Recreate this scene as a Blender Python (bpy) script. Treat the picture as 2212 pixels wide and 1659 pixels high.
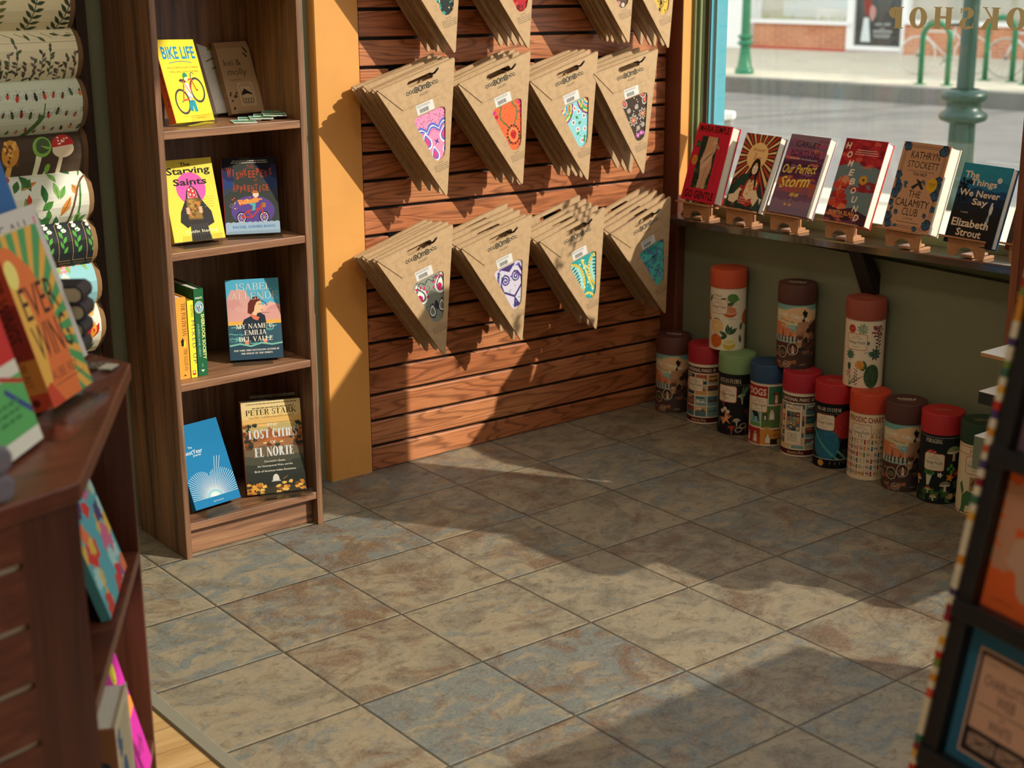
import bpy, bmesh, math, random
from mathutils import Vector, Matrix
R = math.radians
for o in list(bpy.data.objects):
    bpy.data.objects.remove(o)
SC = bpy.context.scene
COL = SC.collection

# ------------------------------------------------------------------ camera
CAM_P = (-2.3231, -3.4961, 1.4613)
yaw, pitch, roll, FPX = 0.6677, -0.2829, -0.0053, 3283.9
f = Vector((math.sin(yaw)*math.cos(pitch), math.cos(yaw)*math.cos(pitch), math.sin(pitch)))
r0 = Vector((math.cos(yaw), -math.sin(yaw), 0)); u0 = r0.cross(f)
rr = math.cos(roll)*r0 + math.sin(roll)*u0
uu = -math.sin(roll)*r0 + math.cos(roll)*u0
cam = bpy.data.cameras.new('camera')
cam.sensor_width = 36.0
cam.lens = FPX/2212*36.0
cam.clip_start = .05; cam.clip_end = 200
cam.dof.use_dof = True
cam.dof.focus_distance = 3.75
cam.dof.aperture_fstop = 4.5
camo = bpy.data.objects.new('camera', cam)
M = Matrix.Identity(4)
for i in range(3):
    M[i][0] = rr[i]; M[i][1] = uu[i]; M[i][2] = -f[i]; M[i][3] = CAM_P[i]
camo.matrix_world = M
COL.objects.link(camo)
SC.camera = camo

# ------------------------------------------------------------------ world, sun, exposure
SC.view_settings.view_transform = 'Standard'
SC.view_settings.look = 'None'
SC.view_settings.gamma = 1.0
SC.view_settings.use_curve_mapping = False
SC.view_settings.exposure = 0.12
W = bpy.data.worlds.new('sky'); SC.world = W
W.use_nodes = True
wn = W.node_tree.nodes; wl = W.node_tree.links
bg = wn['Background']
bg.inputs[0].default_value = (.86, .93, 1.0, 1)
bg.inputs[1].default_value = 1.9
SUN_D = Vector((-.67, 1.0, -.74)).normalized()
sl = bpy.data.lights.new('sun', 'SUN'); sl.energy = 4.9; sl.angle = R(.53); sl.color = (1, .92, .80)
so = bpy.data.objects.new('sun', sl); so.rotation_euler = SUN_D.to_track_quat('-Z', 'Y').to_euler()
so.location = (6, -10, 8); COL.objects.link(so)

# ------------------------------------------------------------------ materials
def lin(h):
    h = h.lstrip('#'); o = []
    for i in (0, 2, 4):
        c = int(h[i:i+2], 16)/255
        o.append(c/12.92 if c <= .04045 else ((c+.055)/1.055)**2.4)
    return tuple(o)+(1,)
MATS = {}
def mat(h, rough=.55, metal=0, spec=.5, coat=0):
    k = (h, rough, metal, spec, coat)
    if k in MATS: return MATS[k]
    m = bpy.data.materials.new('paint_'+h.lstrip('#')); m.use_nodes = True
    b = m.node_tree.nodes['Principled BSDF']
    b.inputs['Base Color'].default_value = lin(h); b.inputs['Roughness'].default_value = rough
    b.inputs['Metallic'].default_value = metal; b.inputs['Specular IOR Level'].default_value = spec
    b.inputs['Coat Weight'].default_value = coat
    MATS[k] = m; return m
def P(h): return mat(h, .65, 0, .22) if isinstance(h, str) else h

class NT:
    def __init__(s, name):
        s.m = bpy.data.materials.new(name); s.m.use_nodes = True
        s.n = s.m.node_tree.nodes; s.l = s.m.node_tree.links; s.b = s.n['Principled BSDF']
    def node(s, t, **kw):
        n = s.n.new(t)
        for k, v in kw.items():
            if k == 'ins':
                for kk, vv in v.items():
                    if hasattr(vv, 'is_linked') or isinstance(vv, bpy.types.NodeSocket): s.l.new(vv, n.inputs[kk])
                    else: n.inputs[kk].default_value = vv
            else: setattr(n, k, v)
        return n
    def math(s, op, a, b=0, c=0):
        return s.node('ShaderNodeMath', operation=op, ins={0: a, 1: b, 2: c}).outputs[0]
    def mix(s, f, a, b, t='MIX'):
        n = s.node('ShaderNodeMix', data_type='RGBA', blend_type=t)
        for k, v in ((0, f), (6, a), (7, b)):
            if isinstance(v, bpy.types.NodeSocket): s.l.new(v, n.inputs[k])
            else: n.inputs[k].default_value = v
        return n.outputs[2]
    def ramp(s, v, stops):
        n = s.node('ShaderNodeValToRGB', ins={0: v}); e = n.color_ramp.elements
        while len(e) < len(stops): e.new(.5)
        for i, (p, c) in enumerate(stops):
            e[i].position = p; e[i].color = c if len(c) == 4 else tuple(c)+(1,)
        return n.outputs[0]
    def obj(s): return s.node('ShaderNodeTexCoord').outputs['Object']
    def scale(s, v, sc, loc=(0, 0, 0)):
        return s.node('ShaderNodeMapping', ins={0: v, 1: loc, 3: sc}).outputs[0]
    def noise(s, v, sc, det=4, rough=.55, dist=0, w=None):
        n = s.node('ShaderNodeTexNoise', ins={'Vector': v, 'Scale': sc, 'Detail': det, 'Roughness': rough, 'Distortion': dist})
        if w is not None:
            n.noise_dimensions = '4D'; s.l.new(w, n.inputs['W'])
        return n.outputs[0]
    def bump(s, h, st=.2, d=.002):
        n = s.node('ShaderNodeBump', ins={'Height': h, 'Strength': st, 'Distance': d})
        s.l.new(n.outputs[0], s.b.inputs['Normal'])
    def fin(s, col, rough=.5, spec=.5):
        if isinstance(col, bpy.types.NodeSocket): s.l.new(col, s.b.inputs['Base Color'])
        else: s.b.inputs['Base Color'].default_value = col
        if isinstance(rough, bpy.types.NodeSocket): s.l.new(rough, s.b.inputs['Roughness'])
        else: s.b.inputs['Roughness'].default_value = rough
        s.b.inputs['Specular IOR Level'].default_value = spec
        return s.m

def wood(name, dark, mid, light, axis='z', fine=1.0, rough=.45):
    t = NT(name); o = t.obj()
    sc = {'z': (60, 60, 2.2), 'x': (2.2, 60, 60), 'y': (60, 2.2, 60)}[axis]
    sc2 = {'z': (14, 14, .9), 'x': (.9, 14, 14), 'y': (14, .9, 14)}[axis]
    a = t.noise(t.scale(o, sc), fine*1.6, 5, .62, .4)
    b = t.noise(t.scale(o, sc2), 1.0, 3, .5, 1.4)
    v = t.math('ADD', t.math('MULTIPLY', a, .62), t.math('MULTIPLY', b, .38))
    c = t.ramp(v, [(.34, lin(dark)), (.5, lin(mid)), (.66, lin(light))])
    t.bump(a, .12, .001)
    return t.fin(c, rough)
WAL_Z = wood('walnut_upright', '#48301f', '#7e593f', '#9a7152', 'z')
WAL_X = wood('walnut_level', '#4f3524', '#8a6146', '#a67a58', 'x')
CHERRY_Z = wood('cherry_upright', '#391a11', '#50281b', '#603423', 'z', 1, .4)
CHERRY_X = wood('cherry_level', '#482217', '#643423', '#774430', 'x', 1, .36)
DARKW = wood('dark_board', '#1c120d', '#33221a', '#4a3226', 'z')
SILLW = wood('dark_sill', '#221a14', '#3a2d22', '#4d3d2e', 'y', 1, .13)
SILLW.node_tree.nodes['Principled BSDF'].inputs['Specular IOR Level'].default_value = 1.0
SILLW.node_tree.nodes['Principled BSDF'].inputs['Coat Weight'].default_value = .6
BEECH = wood('beech_ply', '#a9734a', '#b98257', '#c89468', 'y', 1, .5)

def slatmat():
    t = NT('red_oak_slats'); o = t.obj()
    sx = t.node('ShaderNodeSeparateXYZ', ins={0: o})
    zz = t.math('ADD', sx.outputs[2], t.math('MULTIPLY', sx.outputs[0], .0173))
    idx = t.math('FLOOR', t.math('DIVIDE', t.math('ADD', zz, .0044), .0762))
    w = t.math('MULTIPLY', idx, 3.71)
    big = t.noise(t.scale(o, (1.6, 1, 11)), 1.0, 2, .45, .3, w)
    rings = t.math('FRACT', t.math('MULTIPLY', t.math('ADD', big, t.math('MULTIPLY', t.noise(t.scale(o, (8, 1, 60)), 1, 2, .5, 0, w), .03)), 17))
    fine = t.noise(t.scale(o, (9, 9, 260)), 1.0, 3, .6, 0, w)
    ring2 = t.ramp(rings, [(0, (1, 1, 1)), (.55, (.92, .92, .92)), (.84, (.38, .33, .3)), (1, (.9, .9, .9))])
    tone = t.noise(t.scale(o, (2.2, 1, 4)), 1.0, 2, .5, 0, w)
    base = t.ramp(tone, [(.3, lin('#a85f38')), (.5, lin('#c0764a')), (.7, lin('#d08a5a'))])
    grain = t.mix(.85, base, t.mix(1.0, base, ring2, 'MULTIPLY'))
    c = t.mix(t.math('MULTIPLY', t.ramp(fine, [(.45, (0, 0, 0)), (.62, (1, 1, 1))]), .35), grain, lin('#5f2c15'))
    t.bump(fine, .15, .001)
    return t.fin(c, .42)
SLAT = slatmat()

TX0, TY0, TSX, TSY = -1.1751, -.8552, .3052, .3021
def tilemat():
    t = NT('slate_tile'); o = t.obj()
    s = t.node('ShaderNodeSeparateXYZ', ins={0: o})
    gx = t.math('DIVIDE', t.math('SUBTRACT', s.outputs[0], TX0), TSX)
    gy = t.math('DIVIDE', t.math('SUBTRACT', s.outputs[1], TY0), TSY)
    ix, iy = t.math('FLOOR', gx), t.math('FLOOR', gy)
    fx, fy = t.math('FRACT', gx), t.math('FRACT', gy)
    ex = t.math('MINIMUM', fx, t.math('SUBTRACT', 1, fx)); ey = t.math('MINIMUM', fy, t.math('SUBTRACT', 1, fy))
    e = t.math('MINIMUM', ex, ey)
    cell = t.node('ShaderNodeCombineXYZ', ins={0: ix, 1: iy, 2: 0}).outputs[0]
    wn_ = t.node('ShaderNodeTexWhiteNoise', noise_dimensions='3D', ins={0: cell})
    rnd, rcol = wn_.outputs['Value'], wn_.outputs['Color']
    off = t.node('ShaderNodeVectorMath', operation='SCALE', ins={0: rcol, 3: 40.0}).outputs[0]
    v = t.node('ShaderNodeVectorMath', operation='ADD', ins={0: o, 1: off}).outputs[0]
    n1 = t.noise(v, 8.5, 7, .68, .8)
    n2 = t.noise(t.scale(v, (1, 1.4, 1), (7, 3, 0)), 9.5, 8, .7, 1.2)
    n3 = t.noise(t.scale(v, (1.0, 1.5, 1), (1, 9, 4)), 26, 7, .72, .8)
    n4 = t.noise(v, 170, 4, .75)
    c = t.ramp(n1, [(.3, lin('#5c5346')), (.42, lin('#756b5a')), (.5, lin('#8b7f6a')), (.58, lin('#94856b')), (.68, lin('#7f725d')), (.8, lin('#665d4e'))])
    # blue-grey patches, more on some tiles than on others
    bl = t.math('ADD', n2, t.math('MULTIPLY', t.math('SUBTRACT', rnd, .5), .22))
    c = t.mix(t.ramp(bl, [(.5, (0, 0, 0)), (.6, (.85, .85, .85))]), c, lin('#636d6e'))
    r2 = t.node('ShaderNodeSeparateXYZ', ins={0: rcol}).outputs[1]
    ru = t.math('ADD', t.noise(t.scale(v, (1, 1, 1), (3, 5, 8)), 6.5, 7, .68, 1.2), t.math('MULTIPLY', t.math('SUBTRACT', r2, .5), .16))
    c = t.mix(t.ramp(ru, [(.51, (0, 0, 0)), (.65, (.8, .8, .8))]), c, lin('#64432f'))
    c = t.mix(t.ramp(n3, [(.53, (0, 0, 0)), (.65, (.6, .6, .6))]), c, lin('#443c31'))
    c = t.mix(t.math('MULTIPLY', t.ramp(n4, [(.42, (0, 0, 0)), (.62, (1, 1, 1))]), .34), c, lin('#a39677'))
    grout = t.ramp(e, [(.0035, (1, 1, 1)), (.0065, (0, 0, 0))])
    c = t.mix(grout, c, lin('#453d32'))
    hgt = t.math('ADD', t.math('MULTIPLY', n3, .6), t.math('ADD', t.math('MULTIPLY', n2, .5), t.math('MULTIPLY', n4, .12)))
    hgt = t.math('ADD', hgt, t.math('MULTIPLY', t.ramp(e, [(.004, (0, 0, 0)), (.016, (1, 1, 1))]), 1.3))
    t.bump(hgt, .55, .004)
    return t.fin(c, t.ramp(n3, [(.3, (.42, .42, .42)), (.7, (.62, .62, .62))]), .45)
TILE = tilemat()

def plain(name, col, var=.12, sc=6, rough=.6, bump=0, bs=120):
    t = NT(name); o = t.obj(); n = t.noise(o, sc, 4, .6)
    a = lin(col); d = tuple(x*(1-var*2) for x in a[:3])+(1,); l = tuple(min(1, x*(1+var)) for x in a[:3])+(1,)
    c = t.ramp(n, [(.3, d), (.5, a), (.7, l)])
    if bump: t.bump(t.noise(o, bs, 3, .6), bump, .001)
    return t.fin(c, rough)
OLIVE = plain('olive_wall_paint', '#81846a', .05, 3, .7, .15, 300)
ORANGE = plain('orange_trim_paint', '#da9a4c', .04, 5, .55, .12, 90)
ORANGE_SHADED = plain('shaded_orange_trim', '#6a3a27', .05, 5, .5, .1, 90)  # corner post's unlit faces: shade of the orange trim put into the colour
OFRAME = plain('olive_frame_paint', '#7d8a60', .05, 5, .5)
CREAMW = plain('cream_wall_paint', '#e2d8c2', .04, 2, .8)
CEIL = plain('ceiling_paint', '#e0dacb', .03, 2, .85)
KRAFT = plain('kraft_card', '#bb9a72', .07, 60, .75, .1, 400)
KRAFTD = plain('kraft_inside', '#a37a4e', .07, 60, .8)
PLASTIC_BLACK = mat('#141414', .4)
METAL_BLACK = mat('#1b1b1b', .35, .6)
ALU = mat('#8f8a78', .45, .1)
PAGES = plain('page_block', '#e6dfcb', .06, 180, .8)
def glassy(name, tint=(1, 1, 1, 1), gl=.08, rough=.02):
    m = bpy.data.materials.new(name); m.use_nodes = True
    n = m.node_tree.nodes; l = m.node_tree.links; n.remove(n['Principled BSDF'])
    out = n['Material Output']
    tr = n.new('ShaderNodeBsdfTransparent'); tr.inputs[0].default_value = tint
    g = n.new('ShaderNodeBsdfGlossy'); g.inputs['Roughness'].default_value = rough
    lw = n.new('ShaderNodeLayerWeight'); lw.inputs[0].default_value = .5
    pw = n.new('ShaderNodeMath'); pw.operation = 'POWER'; pw.inputs[1].default_value = 5; l.new(lw.outputs['Facing'], pw.inputs[0])
    fr = n.new('ShaderNodeMath'); fr.operation = 'MULTIPLY_ADD'; fr.inputs[1].default_value = .9; fr.inputs[2].default_value = gl/2; l.new(pw.outputs[0], fr.inputs[0])
    mx = n.new('ShaderNodeMixShader')
    l.new(fr.outputs[0], mx.inputs[0]); l.new(tr.outputs[0], mx.inputs[1]); l.new(g.outputs[0], mx.inputs[2])
    l.new(mx.outputs[0], out.inputs[0])
    return m
GLASS = glassy('window_glass', (.97, .98, .97, 1))
ACRYL = glassy('clear_acrylic', (.9, .92, .9, 1))

# ------------------------------------------------------------------ mesh builder
class MB:
    def __init__(s): s.v = []; s.f = []; s.mi = []; s.sm = []; s.ms = []
    def mx(s, m):
        m = P(m)
        if m not in s.ms: s.ms.append(m)
        return s.ms.index(m)
    def add(s, vs, fs, m, sm=False, T=None):
        b = len(s.v); k = s.mx(m)
        s.v += [tuple(T @ Vector(v)) if T is not None else tuple(v) for v in vs]
        for q in fs: s.f.append(tuple(i+b for i in q)); s.mi.append(k); s.sm.append(sm)
        return s
    def box(s, x0, x1, y0, y1, z0, z1, m, T=None):
        v = [(x, y, z) for z in (z0, z1) for y in (y0, y1) for x in (x0, x1)]
        return s.add(v, [(0, 2, 3, 1), (4, 5, 7, 6), (0, 1, 5, 4), (2, 6, 7, 3), (0, 4, 6, 2), (1, 3, 7, 5)], m, False, T)
    def prism(s, poly, h0, h1, m, plane='xy', T=None, caps=True):
        n = len(poly)
        def p3(a, b, h): return {'xy': (a, b, h), 'xz': (a, h, b), 'yz': (h, a, b)}[plane]
        v = [p3(a, b, h0) for a, b in poly]+[p3(a, b, h1) for a, b in poly]
        fs = [(i, (i+1) % n, n+(i+1) % n, n+i) for i in range(n)]
        if caps: fs += [tuple(range(n-1, -1, -1)), tuple(range(n, 2*n))]
        return s.add(v, fs, m, False, T)
    def lathe(s, prof, m, n=28, T=None, sm=True, cx=0, cy=0):
        v = []; fs = []
        for r_, z in prof:
            for i in range(n):
                a = 2*math.pi*i/n; v.append((cx+r_*math.cos(a), cy+r_*math.sin(a), z))
        for j in range(len(prof)-1):
            for i in range(n):
                fs.append((j*n+i, j*n+(i+1) % n, (j+1)*n+(i+1) % n, (j+1)*n+i))
        return s.add(v, fs, m, sm, T)
    def disc(s, r_, z, m, n=28, T=None, up=True):
        return s.add([(r_*math.cos(2*math.pi*i/n), r_*math.sin(2*math.pi*i/n), z) for i in range(n)], [tuple(range(n)) if up else tuple(range(n-1, -1, -1))], m, False, T)
    def tube(s, pts, r_, m, n=8, closed=False, T=None):
        pts = [Vector(p) for p in pts]; N = len(pts); v = []; fs = []
        prev = None
        for i, p in enumerate(pts):
            if closed: d = pts[(i+1) % N]-pts[i-1]
            else: d = pts[min(i+1, N-1)]-pts[max(i-1, 0)]
            d.normalize()
            if prev is None:
                a = Vector((0, 0, 1)) if abs(d.z) < .9 else Vector((1, 0, 0))
            else: a = prev
            x = (a-d*a.dot(d)); x.normalize(); prev = x; y = d.cross(x)
            rad = r_[i] if isinstance(r_, (list, tuple)) else r_
            for k in range(n):
                t = 2*math.pi*k/n; v.append(p+x*rad*math.cos(t)+y*rad*math.sin(t))
        L = N if closed else N-1
        for i in range(L):
            j = (i+1) % N
            for k in range(n): fs.append((i*n+k, i*n+(k+1) % n, j*n+(k+1) % n, j*n+k))
        if not closed: fs += [tuple(range(n-1, -1, -1)), tuple((N-1)*n+k for k in range(n))]
        return s.add(v, fs, m, True, T)
    def build(s, name, parent=None, loc=(0, 0, 0), rot=(0, 0, 0), bevel=0, fix=True):
        me = bpy.data.meshes.new(name); me.from_pydata(s.v, [], s.f)
        for m in s.ms: me.materials.append(m)
        me.polygons.foreach_set('material_index', s.mi); me.polygons.foreach_set('use_smooth', s.sm)
        me.update()
        if fix:
            bm = bmesh.new(); bm.from_mesh(me); bmesh.ops.recalc_face_normals(bm, faces=bm.faces); bm.to_mesh(me); bm.free()
        o = bpy.data.objects.new(name, me); COL.objects.link(o)
        o.location = loc; o.rotation_euler = rot
        if parent: o.parent = parent
        if bevel:
            b = o.modifiers.new('bevel', 'BEVEL'); b.width = bevel; b.segments = 2; b.limit_method = 'ANGLE'
        return o
def tag(o, label, cat, group=None, kind=None):
    o['label'] = label; o['category'] = cat
    if group: o['group'] = group
    if kind: o['kind'] = kind
    return o
def empty(name, loc, label, cat, group=None, rot=(0, 0, 0)):
    o = bpy.data.objects.new(name, None); COL.objects.link(o); o.location = loc; o.rotation_euler = rot
    o.empty_display_size = .05
    return tag(o, label, cat, group)
def struct(o): o['kind'] = 'structure'; return o
def copy_tree(o, parent=None):
    c = o.copy(); COL.objects.link(c)
    if parent: c.parent = parent
    for ch in o.children: copy_tree(ch, c)
    return c

# ------------------------------------------------------------------ flat printing: shapes and lettering on a surface
TXT = {}
def text_mesh(s, bold=0, shear=0, sp=1):
    bold = min(bold, .024); k = (s, bold, shear, sp)
    if k in TXT: return TXT[k]
    c = bpy.data.curves.new('t', 'FONT'); c.body = s; c.offset = bold; c.shear = shear; c.space_character = sp; c.resolution_u = 2
    o = bpy.data.objects.new('t', c); me = o.to_mesh()
    v = [(p.co.x, p.co.y) for p in me.vertices]; fs = [tuple(p.vertices) for p in me.polygons]
    o.to_mesh_clear(); bpy.data.objects.remove(o); bpy.data.curves.remove(c)
    TXT[k] = (v, fs); return TXT[k]
def arcp(cx, cy, rx, ry, a0, a1, wx, wy, n=14):
    o = [(cx+rx*math.cos(R(a0+(a1-a0)*i/n)), cy+ry*math.sin(R(a0+(a1-a0)*i/n))) for i in range(n+1)]
    q = [(cx+(rx-wx)*math.cos(R(a0+(a1-a0)*i/n)), cy+(ry-wy)*math.sin(R(a0+(a1-a0)*i/n))) for i in range(n+1)]
    return [[o[i], o[i+1], q[i+1], q[i]] for i in range(n)]
def glyph(ch, T=.16, t=.055):
    def rc(x0, x1, y0, y1): return [[(x0, y0), (x1, y0), (x1, y1), (x0, y1)]]
    def sf(x, w, y): return rc(x-.07, x+w+.07, y, y+.045) if y < .5 else rc(x-.07, x+w+.07, y-.045, y)
    def st(x, w=T): return rc(x, x+w, 0, 1)+sf(x, w, 0)+sf(x, w, 1)
    def dg(x0, y0, x1, y1, w): return [[(x0, y0), (x0+w, y0), (x1+w, y1), (x1, y1)]]
    b = .08
    if ch == 'I': return .32, st(b)
    if ch == 'H': return .86, st(b)+st(.62)+rc(b, .7, .48, .48+t)
    if ch == 'E': return .68, st(b)+rc(b, .62, 0, t)+rc(b, .6, 1-t, 1)+rc(b, .5, .49, .49+t)+rc(.57, .62, 0, .24)+rc(.55, .6, .78, 1)+rc(.46, .5, .4, .64)
    if ch == 'F': return .64, st(b)+rc(b, .6, 1-t, 1)+rc(b, .5, .49, .49+t)+rc(.55, .6, .76, 1)+rc(.46, .5, .4, .64)
    if ch == 'L': return .64, st(b)+rc(b, .6, 0, t)+rc(.555, .6, 0, .26)
    if ch == 'T': return .7, rc(.27, .27+T, 0, 1)+sf(.27, T, 0)+rc(.02, .68, 1-t, 1)+rc(.02, .065, .74, 1)+rc(.635, .68, .74, 1)
    if ch == 'P': return .68, st(b)+rc(b, .36, 1-t, 1)+rc(b, .36, .46, .46+t)+arcp(.34, .73, .29, .27, -90, 90, T, t)
    if ch == 'R': return .76, st(b)+rc(b, .36, 1-t, 1)+rc(b, .36, .48, .48+t)+arcp(.34, .74, .28, .26, -90, 90, T, t)+dg(.58, 0, .3, .5, T*.9)+sf(.58, T*.9, 0)
    if ch == 'B': return .7, st(b)+rc(b, .36, 1-t, 1)+rc(b, .36, .5, .5+t)+rc(b, .36, 0, t)+arcp(.34, .765, .26, .235, -90, 90, T, t)+arcp(.34, .265, .3, .265, -90, 90, T, t)
    if ch == 'D': return .8, st(b)+rc(b, .36, 1-t, 1)+rc(b, .36, 0, t)+arcp(.34, .5, .4, .5, -90, 90, T, t)
    if ch == 'O': return .86, arcp(.43, .5, .4, .52, 0, 360, T, t, 28)
    if ch == 'Q': return .86, arcp(.43, .5, .4, .52, 0, 360, T, t, 28)+dg(.7, -.2, .42, .1, .12)
    if ch == 'C': return .76, arcp(.42, .5, .38, .52, 45, 315, T, t, 22)+rc(.67, .72, .68, .95)
    if ch == 'G': return .82, arcp(.42, .5, .38, .52, 45, 320, T, t, 22)+rc(.67, .71, .7, .95)+rc(.58, .58+T, .02, .42)+rc(.5, .82, .42, .46)
    if ch == 'S': return .6, arcp(.3, .75, .24, .27, 30, 270, T*.8, t, 14)+arcp(.3, .255, .26, .275, -150, 90, T*.85, t, 14)+rc(.05, .09, .02, .3)+rc(.5, .54, .72, .98)
    if ch == 'U': return .84, rc(.1, .1+T, .3, 1)+sf(.1, T, 1)+rc(.66, .66+t, .3, 1)+sf(.66, t, 1)+arcp(.41, .3, .31, .32, 180, 360, T, t)
    if ch == 'J': return .46, rc(.2, .2+T, .1, 1)+sf(.2, T, 1)+arcp(.14, .1, .22, .24, 200, 360, T, t)
    if ch == 'V': return .8, dg(.34, 0, .06, 1, T)+dg(.38, 0, .66, 1, t)+sf(.06, T, 1)+sf(.66, t, 1)
    if ch == 'W': return 1.12, dg(.26, 0, .04, 1, T*.9)+dg(.3, 0, .5, 1, t)+dg(.68, 0, .46, 1, T*.9)+dg(.74, 0, .98, 1, t)+sf(.04, T, 1)+sf(.98, t, 1)+sf(.48, t, 1)
    if ch == 'A': return .82, dg(.08, 0, .36, 1, t)+dg(.58, 0, .32, 1, T)+rc(.18, .62, .3, .3+t)+sf(.08, t, 0)+sf(.58, T, 0)
    if ch == 'M': return 1.0, rc(.1, .1+t, 0, 1)+sf(.1, t, 0)+dg(.44, 0, .08, 1, T)+dg(.46, 0, .76, 1, t)+st(.74)
    if ch == 'N': return .86, rc(.12, .12+t, 0, 1)+sf(.12, t, 0)+dg(.6, 0, .06, 1, T)+rc(.7, .7+t, 0, 1)+sf(.7, t, 1)
    if ch == 'K': return .84, st(b)+dg(.24, .38, .66, 1, t)+dg(.6, 0, .3, .5, T)+sf(.6, T, 0)+sf(.64, t, 1)
    if ch == 'Y': return .8, rc(.33, .33+T, 0, .5)+sf(.33, T, 0)+dg(.33, .45, .06, 1, T)+dg(.42, .45, .66, 1, t)+sf(.06, T, 1)+sf(.66, t, 1)
    if ch == 'Z': return .7, rc(.06, .64, 1-t, 1)+rc(.06, .64, 0, t)+dg(.06, 0, .46, 1, T)+rc(.06, .1, .76, 1)+rc(.6, .64, 0, .24)
    if ch == 'X': return .8, dg(.56, 0, .1, 1, T)+dg(.08, 0, .62, 1, t)+sf(.56, T, 0)+sf(.08, t, 0)+sf(.1, T, 1)+sf(.62, t, 1)
    return .3, []
def serif_mesh(s, T=.16, t=.055):
    x = 0; v = []; fs = []
    for ch in s:
        w, ps = glyph(ch, T, t)
        for p in ps:
            b = len(v); v += [(x+a, c) for a, c in p]; fs.append(tuple(range(b, b+len(p))))
        x += w+.03
    return v, fs
LZ = 2.5e-5
class Art:
    """shapes in a flat u,v frame, later laid on a surface by a map"""
    def __init__(s): s.ops = []; s.k = 0
    def raw(s, v, fs, c, same=False):
        if not same: s.k += 1
        s.ops.append((v, fs, c, s.k)); return s
    def poly(s, pts, c, same=False): return s.raw(list(pts), [tuple(range(len(pts)))], c, same)
    def rect(s, x0, y0, x1, y1, c, same=False): return s.poly([(x0, y0), (x1, y0), (x1, y1), (x0, y1)], c, same)
    def rrect(s, x0, y0, x1, y1, r_, c, same=False):
        p = []
        for cx, cy, a in ((x1-r_, y1-r_, 0), (x0+r_, y1-r_, 90), (x0+r_, y0+r_, 180), (x1-r_, y0+r_, 270)):
            p += [(cx+r_*math.cos(R(a+30*i)), cy+r_*math.sin(R(a+30*i))) for i in range(4)]
        return s.poly(p, c, same)
    def ell(s, cx, cy, rx, ry, c, rot=0, n=20, a0=0, a1=360, same=False):
        cr, sr = math.cos(R(rot)), math.sin(R(rot)); p = []
        full = a1-a0 >= 360
        for i in range(n if full else n+1):
            a = R(a0+(a1-a0)*i/n); x, y = rx*math.cos(a), ry*math.sin(a); p.append((cx+x*cr-y*sr, cy+x*sr+y*cr))
        return s.poly(p, c, same)
    def ring(s, cx, cy, rx, ry, w, c, a0=0, a1=360, rot=0, n=24, same=False):
        if not same: s.k += 1
        cr, sr = math.cos(R(rot)), math.sin(R(rot))
        for q in arcp(0, 0, rx, ry, a0, a1, w, w, n):
            s.raw([(cx+x*cr-y*sr, cy+x*sr+y*cr) for x, y in q], [(0, 1, 2, 3)], c, True)
        return s
    def line(s, pts, w, c, same=False, taper=None):
        if not same: s.k += 1
        n = len(pts)
        L = []; Rr = []
        for i, (x, y) in enumerate(pts):
            x0, y0 = pts[max(i-1, 0)]; x1, y1 = pts[min(i+1, n-1)]
            d = math.hypot(x1-x0, y1-y0) or 1; nx, ny = -(y1-y0)/d, (x1-x0)/d
            ww = w/2*(1 if taper is None else (1+(taper-1)*i/(n-1)))
            L.append((x+nx*ww, y+ny*ww)); Rr.append((x-nx*ww, y-ny*ww))
        for i in range(n-1): s.raw([L[i], L[i+1], Rr[i+1], Rr[i]], [(0, 1, 2, 3)], c, True)
        return s
    def blob(s, cx, cy, rx, ry, c, seed=0, amp=.25, n=16, same=False):
        g = random.Random(seed); p = []
        for i in range(n):
            a = 2*math.pi*i/n; k = 1+amp*(g.random()*2-1); p.append((cx+rx*k*math.cos(a), cy+ry*k*math.sin(a)))
        return s.poly(p, c, same)
    def leaf(s, x, y, L, w, a, c, vein=None, same=False):
        d = (math.cos(R(a)), math.sin(R(a))); nn = (-d[1], d[0]); p = []
        for t, k in ((0, 0), (.2, .62), (.45, 1), (.7, .75), (.9, .25), (1, 0)): p.append((x+d[0]*L*t+nn[0]*w/2*k, y+d[1]*L*t+nn[1]*w/2*k))
        for t, k in ((.9, .25), (.7, .75), (.45, 1), (.2, .62)): p.append((x+d[0]*L*t-nn[0]*w/2*k, y+d[1]*L*t-nn[1]*w/2*k))
        s.poly(p, c, same)
        if vein: s.line([(x, y), (x+d[0]*L*.9, y+d[1]*L*.9)], w*.08, vein)
        return s
    def star(s, cx, cy, r1, r2, n, c, rot=0, same=False):
        return s.poly([(cx+(r1 if i % 2 == 0 else r2)*math.cos(R(rot+180*i/n)), cy+(r1 if i % 2 == 0 else r2)*math.sin(R(rot+180*i/n))) for i in range(2*n)], c, same)
    def text(s, t, x, y, c, w=None, h=None, al='c', bold=0, shear=0, rot=0, serif=False, sp=1, T=.16, th=.055):
        v, fs = serif_mesh(t, T, th) if serif else text_mesh(t, bold, shear, sp)
        if not v: return s
        x0, x1 = min(p[0] for p in v), max(p[0] for p in v); y0, y1 = min(p[1] for p in v), max(p[1] for p in v)
        if w is None and h is None: h = .01
        kx = w/(x1-x0) if w else None; ky = h/(y1-y0) if h else None
        kx = kx or ky; ky = ky or kx
        ox = {'c': -(x0+x1)/2, 'l': -x0, 'r': -x1}[al]
        cr, sr = math.cos(R(rot)), math.sin(R(rot)); o = []
        for a, b in v:
            a = (a+ox)*kx; b = (b-y0)*ky; o.append((x+a*cr-b*sr, y+a*sr+b*cr))
        return s.raw(o, fs, c)
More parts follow.
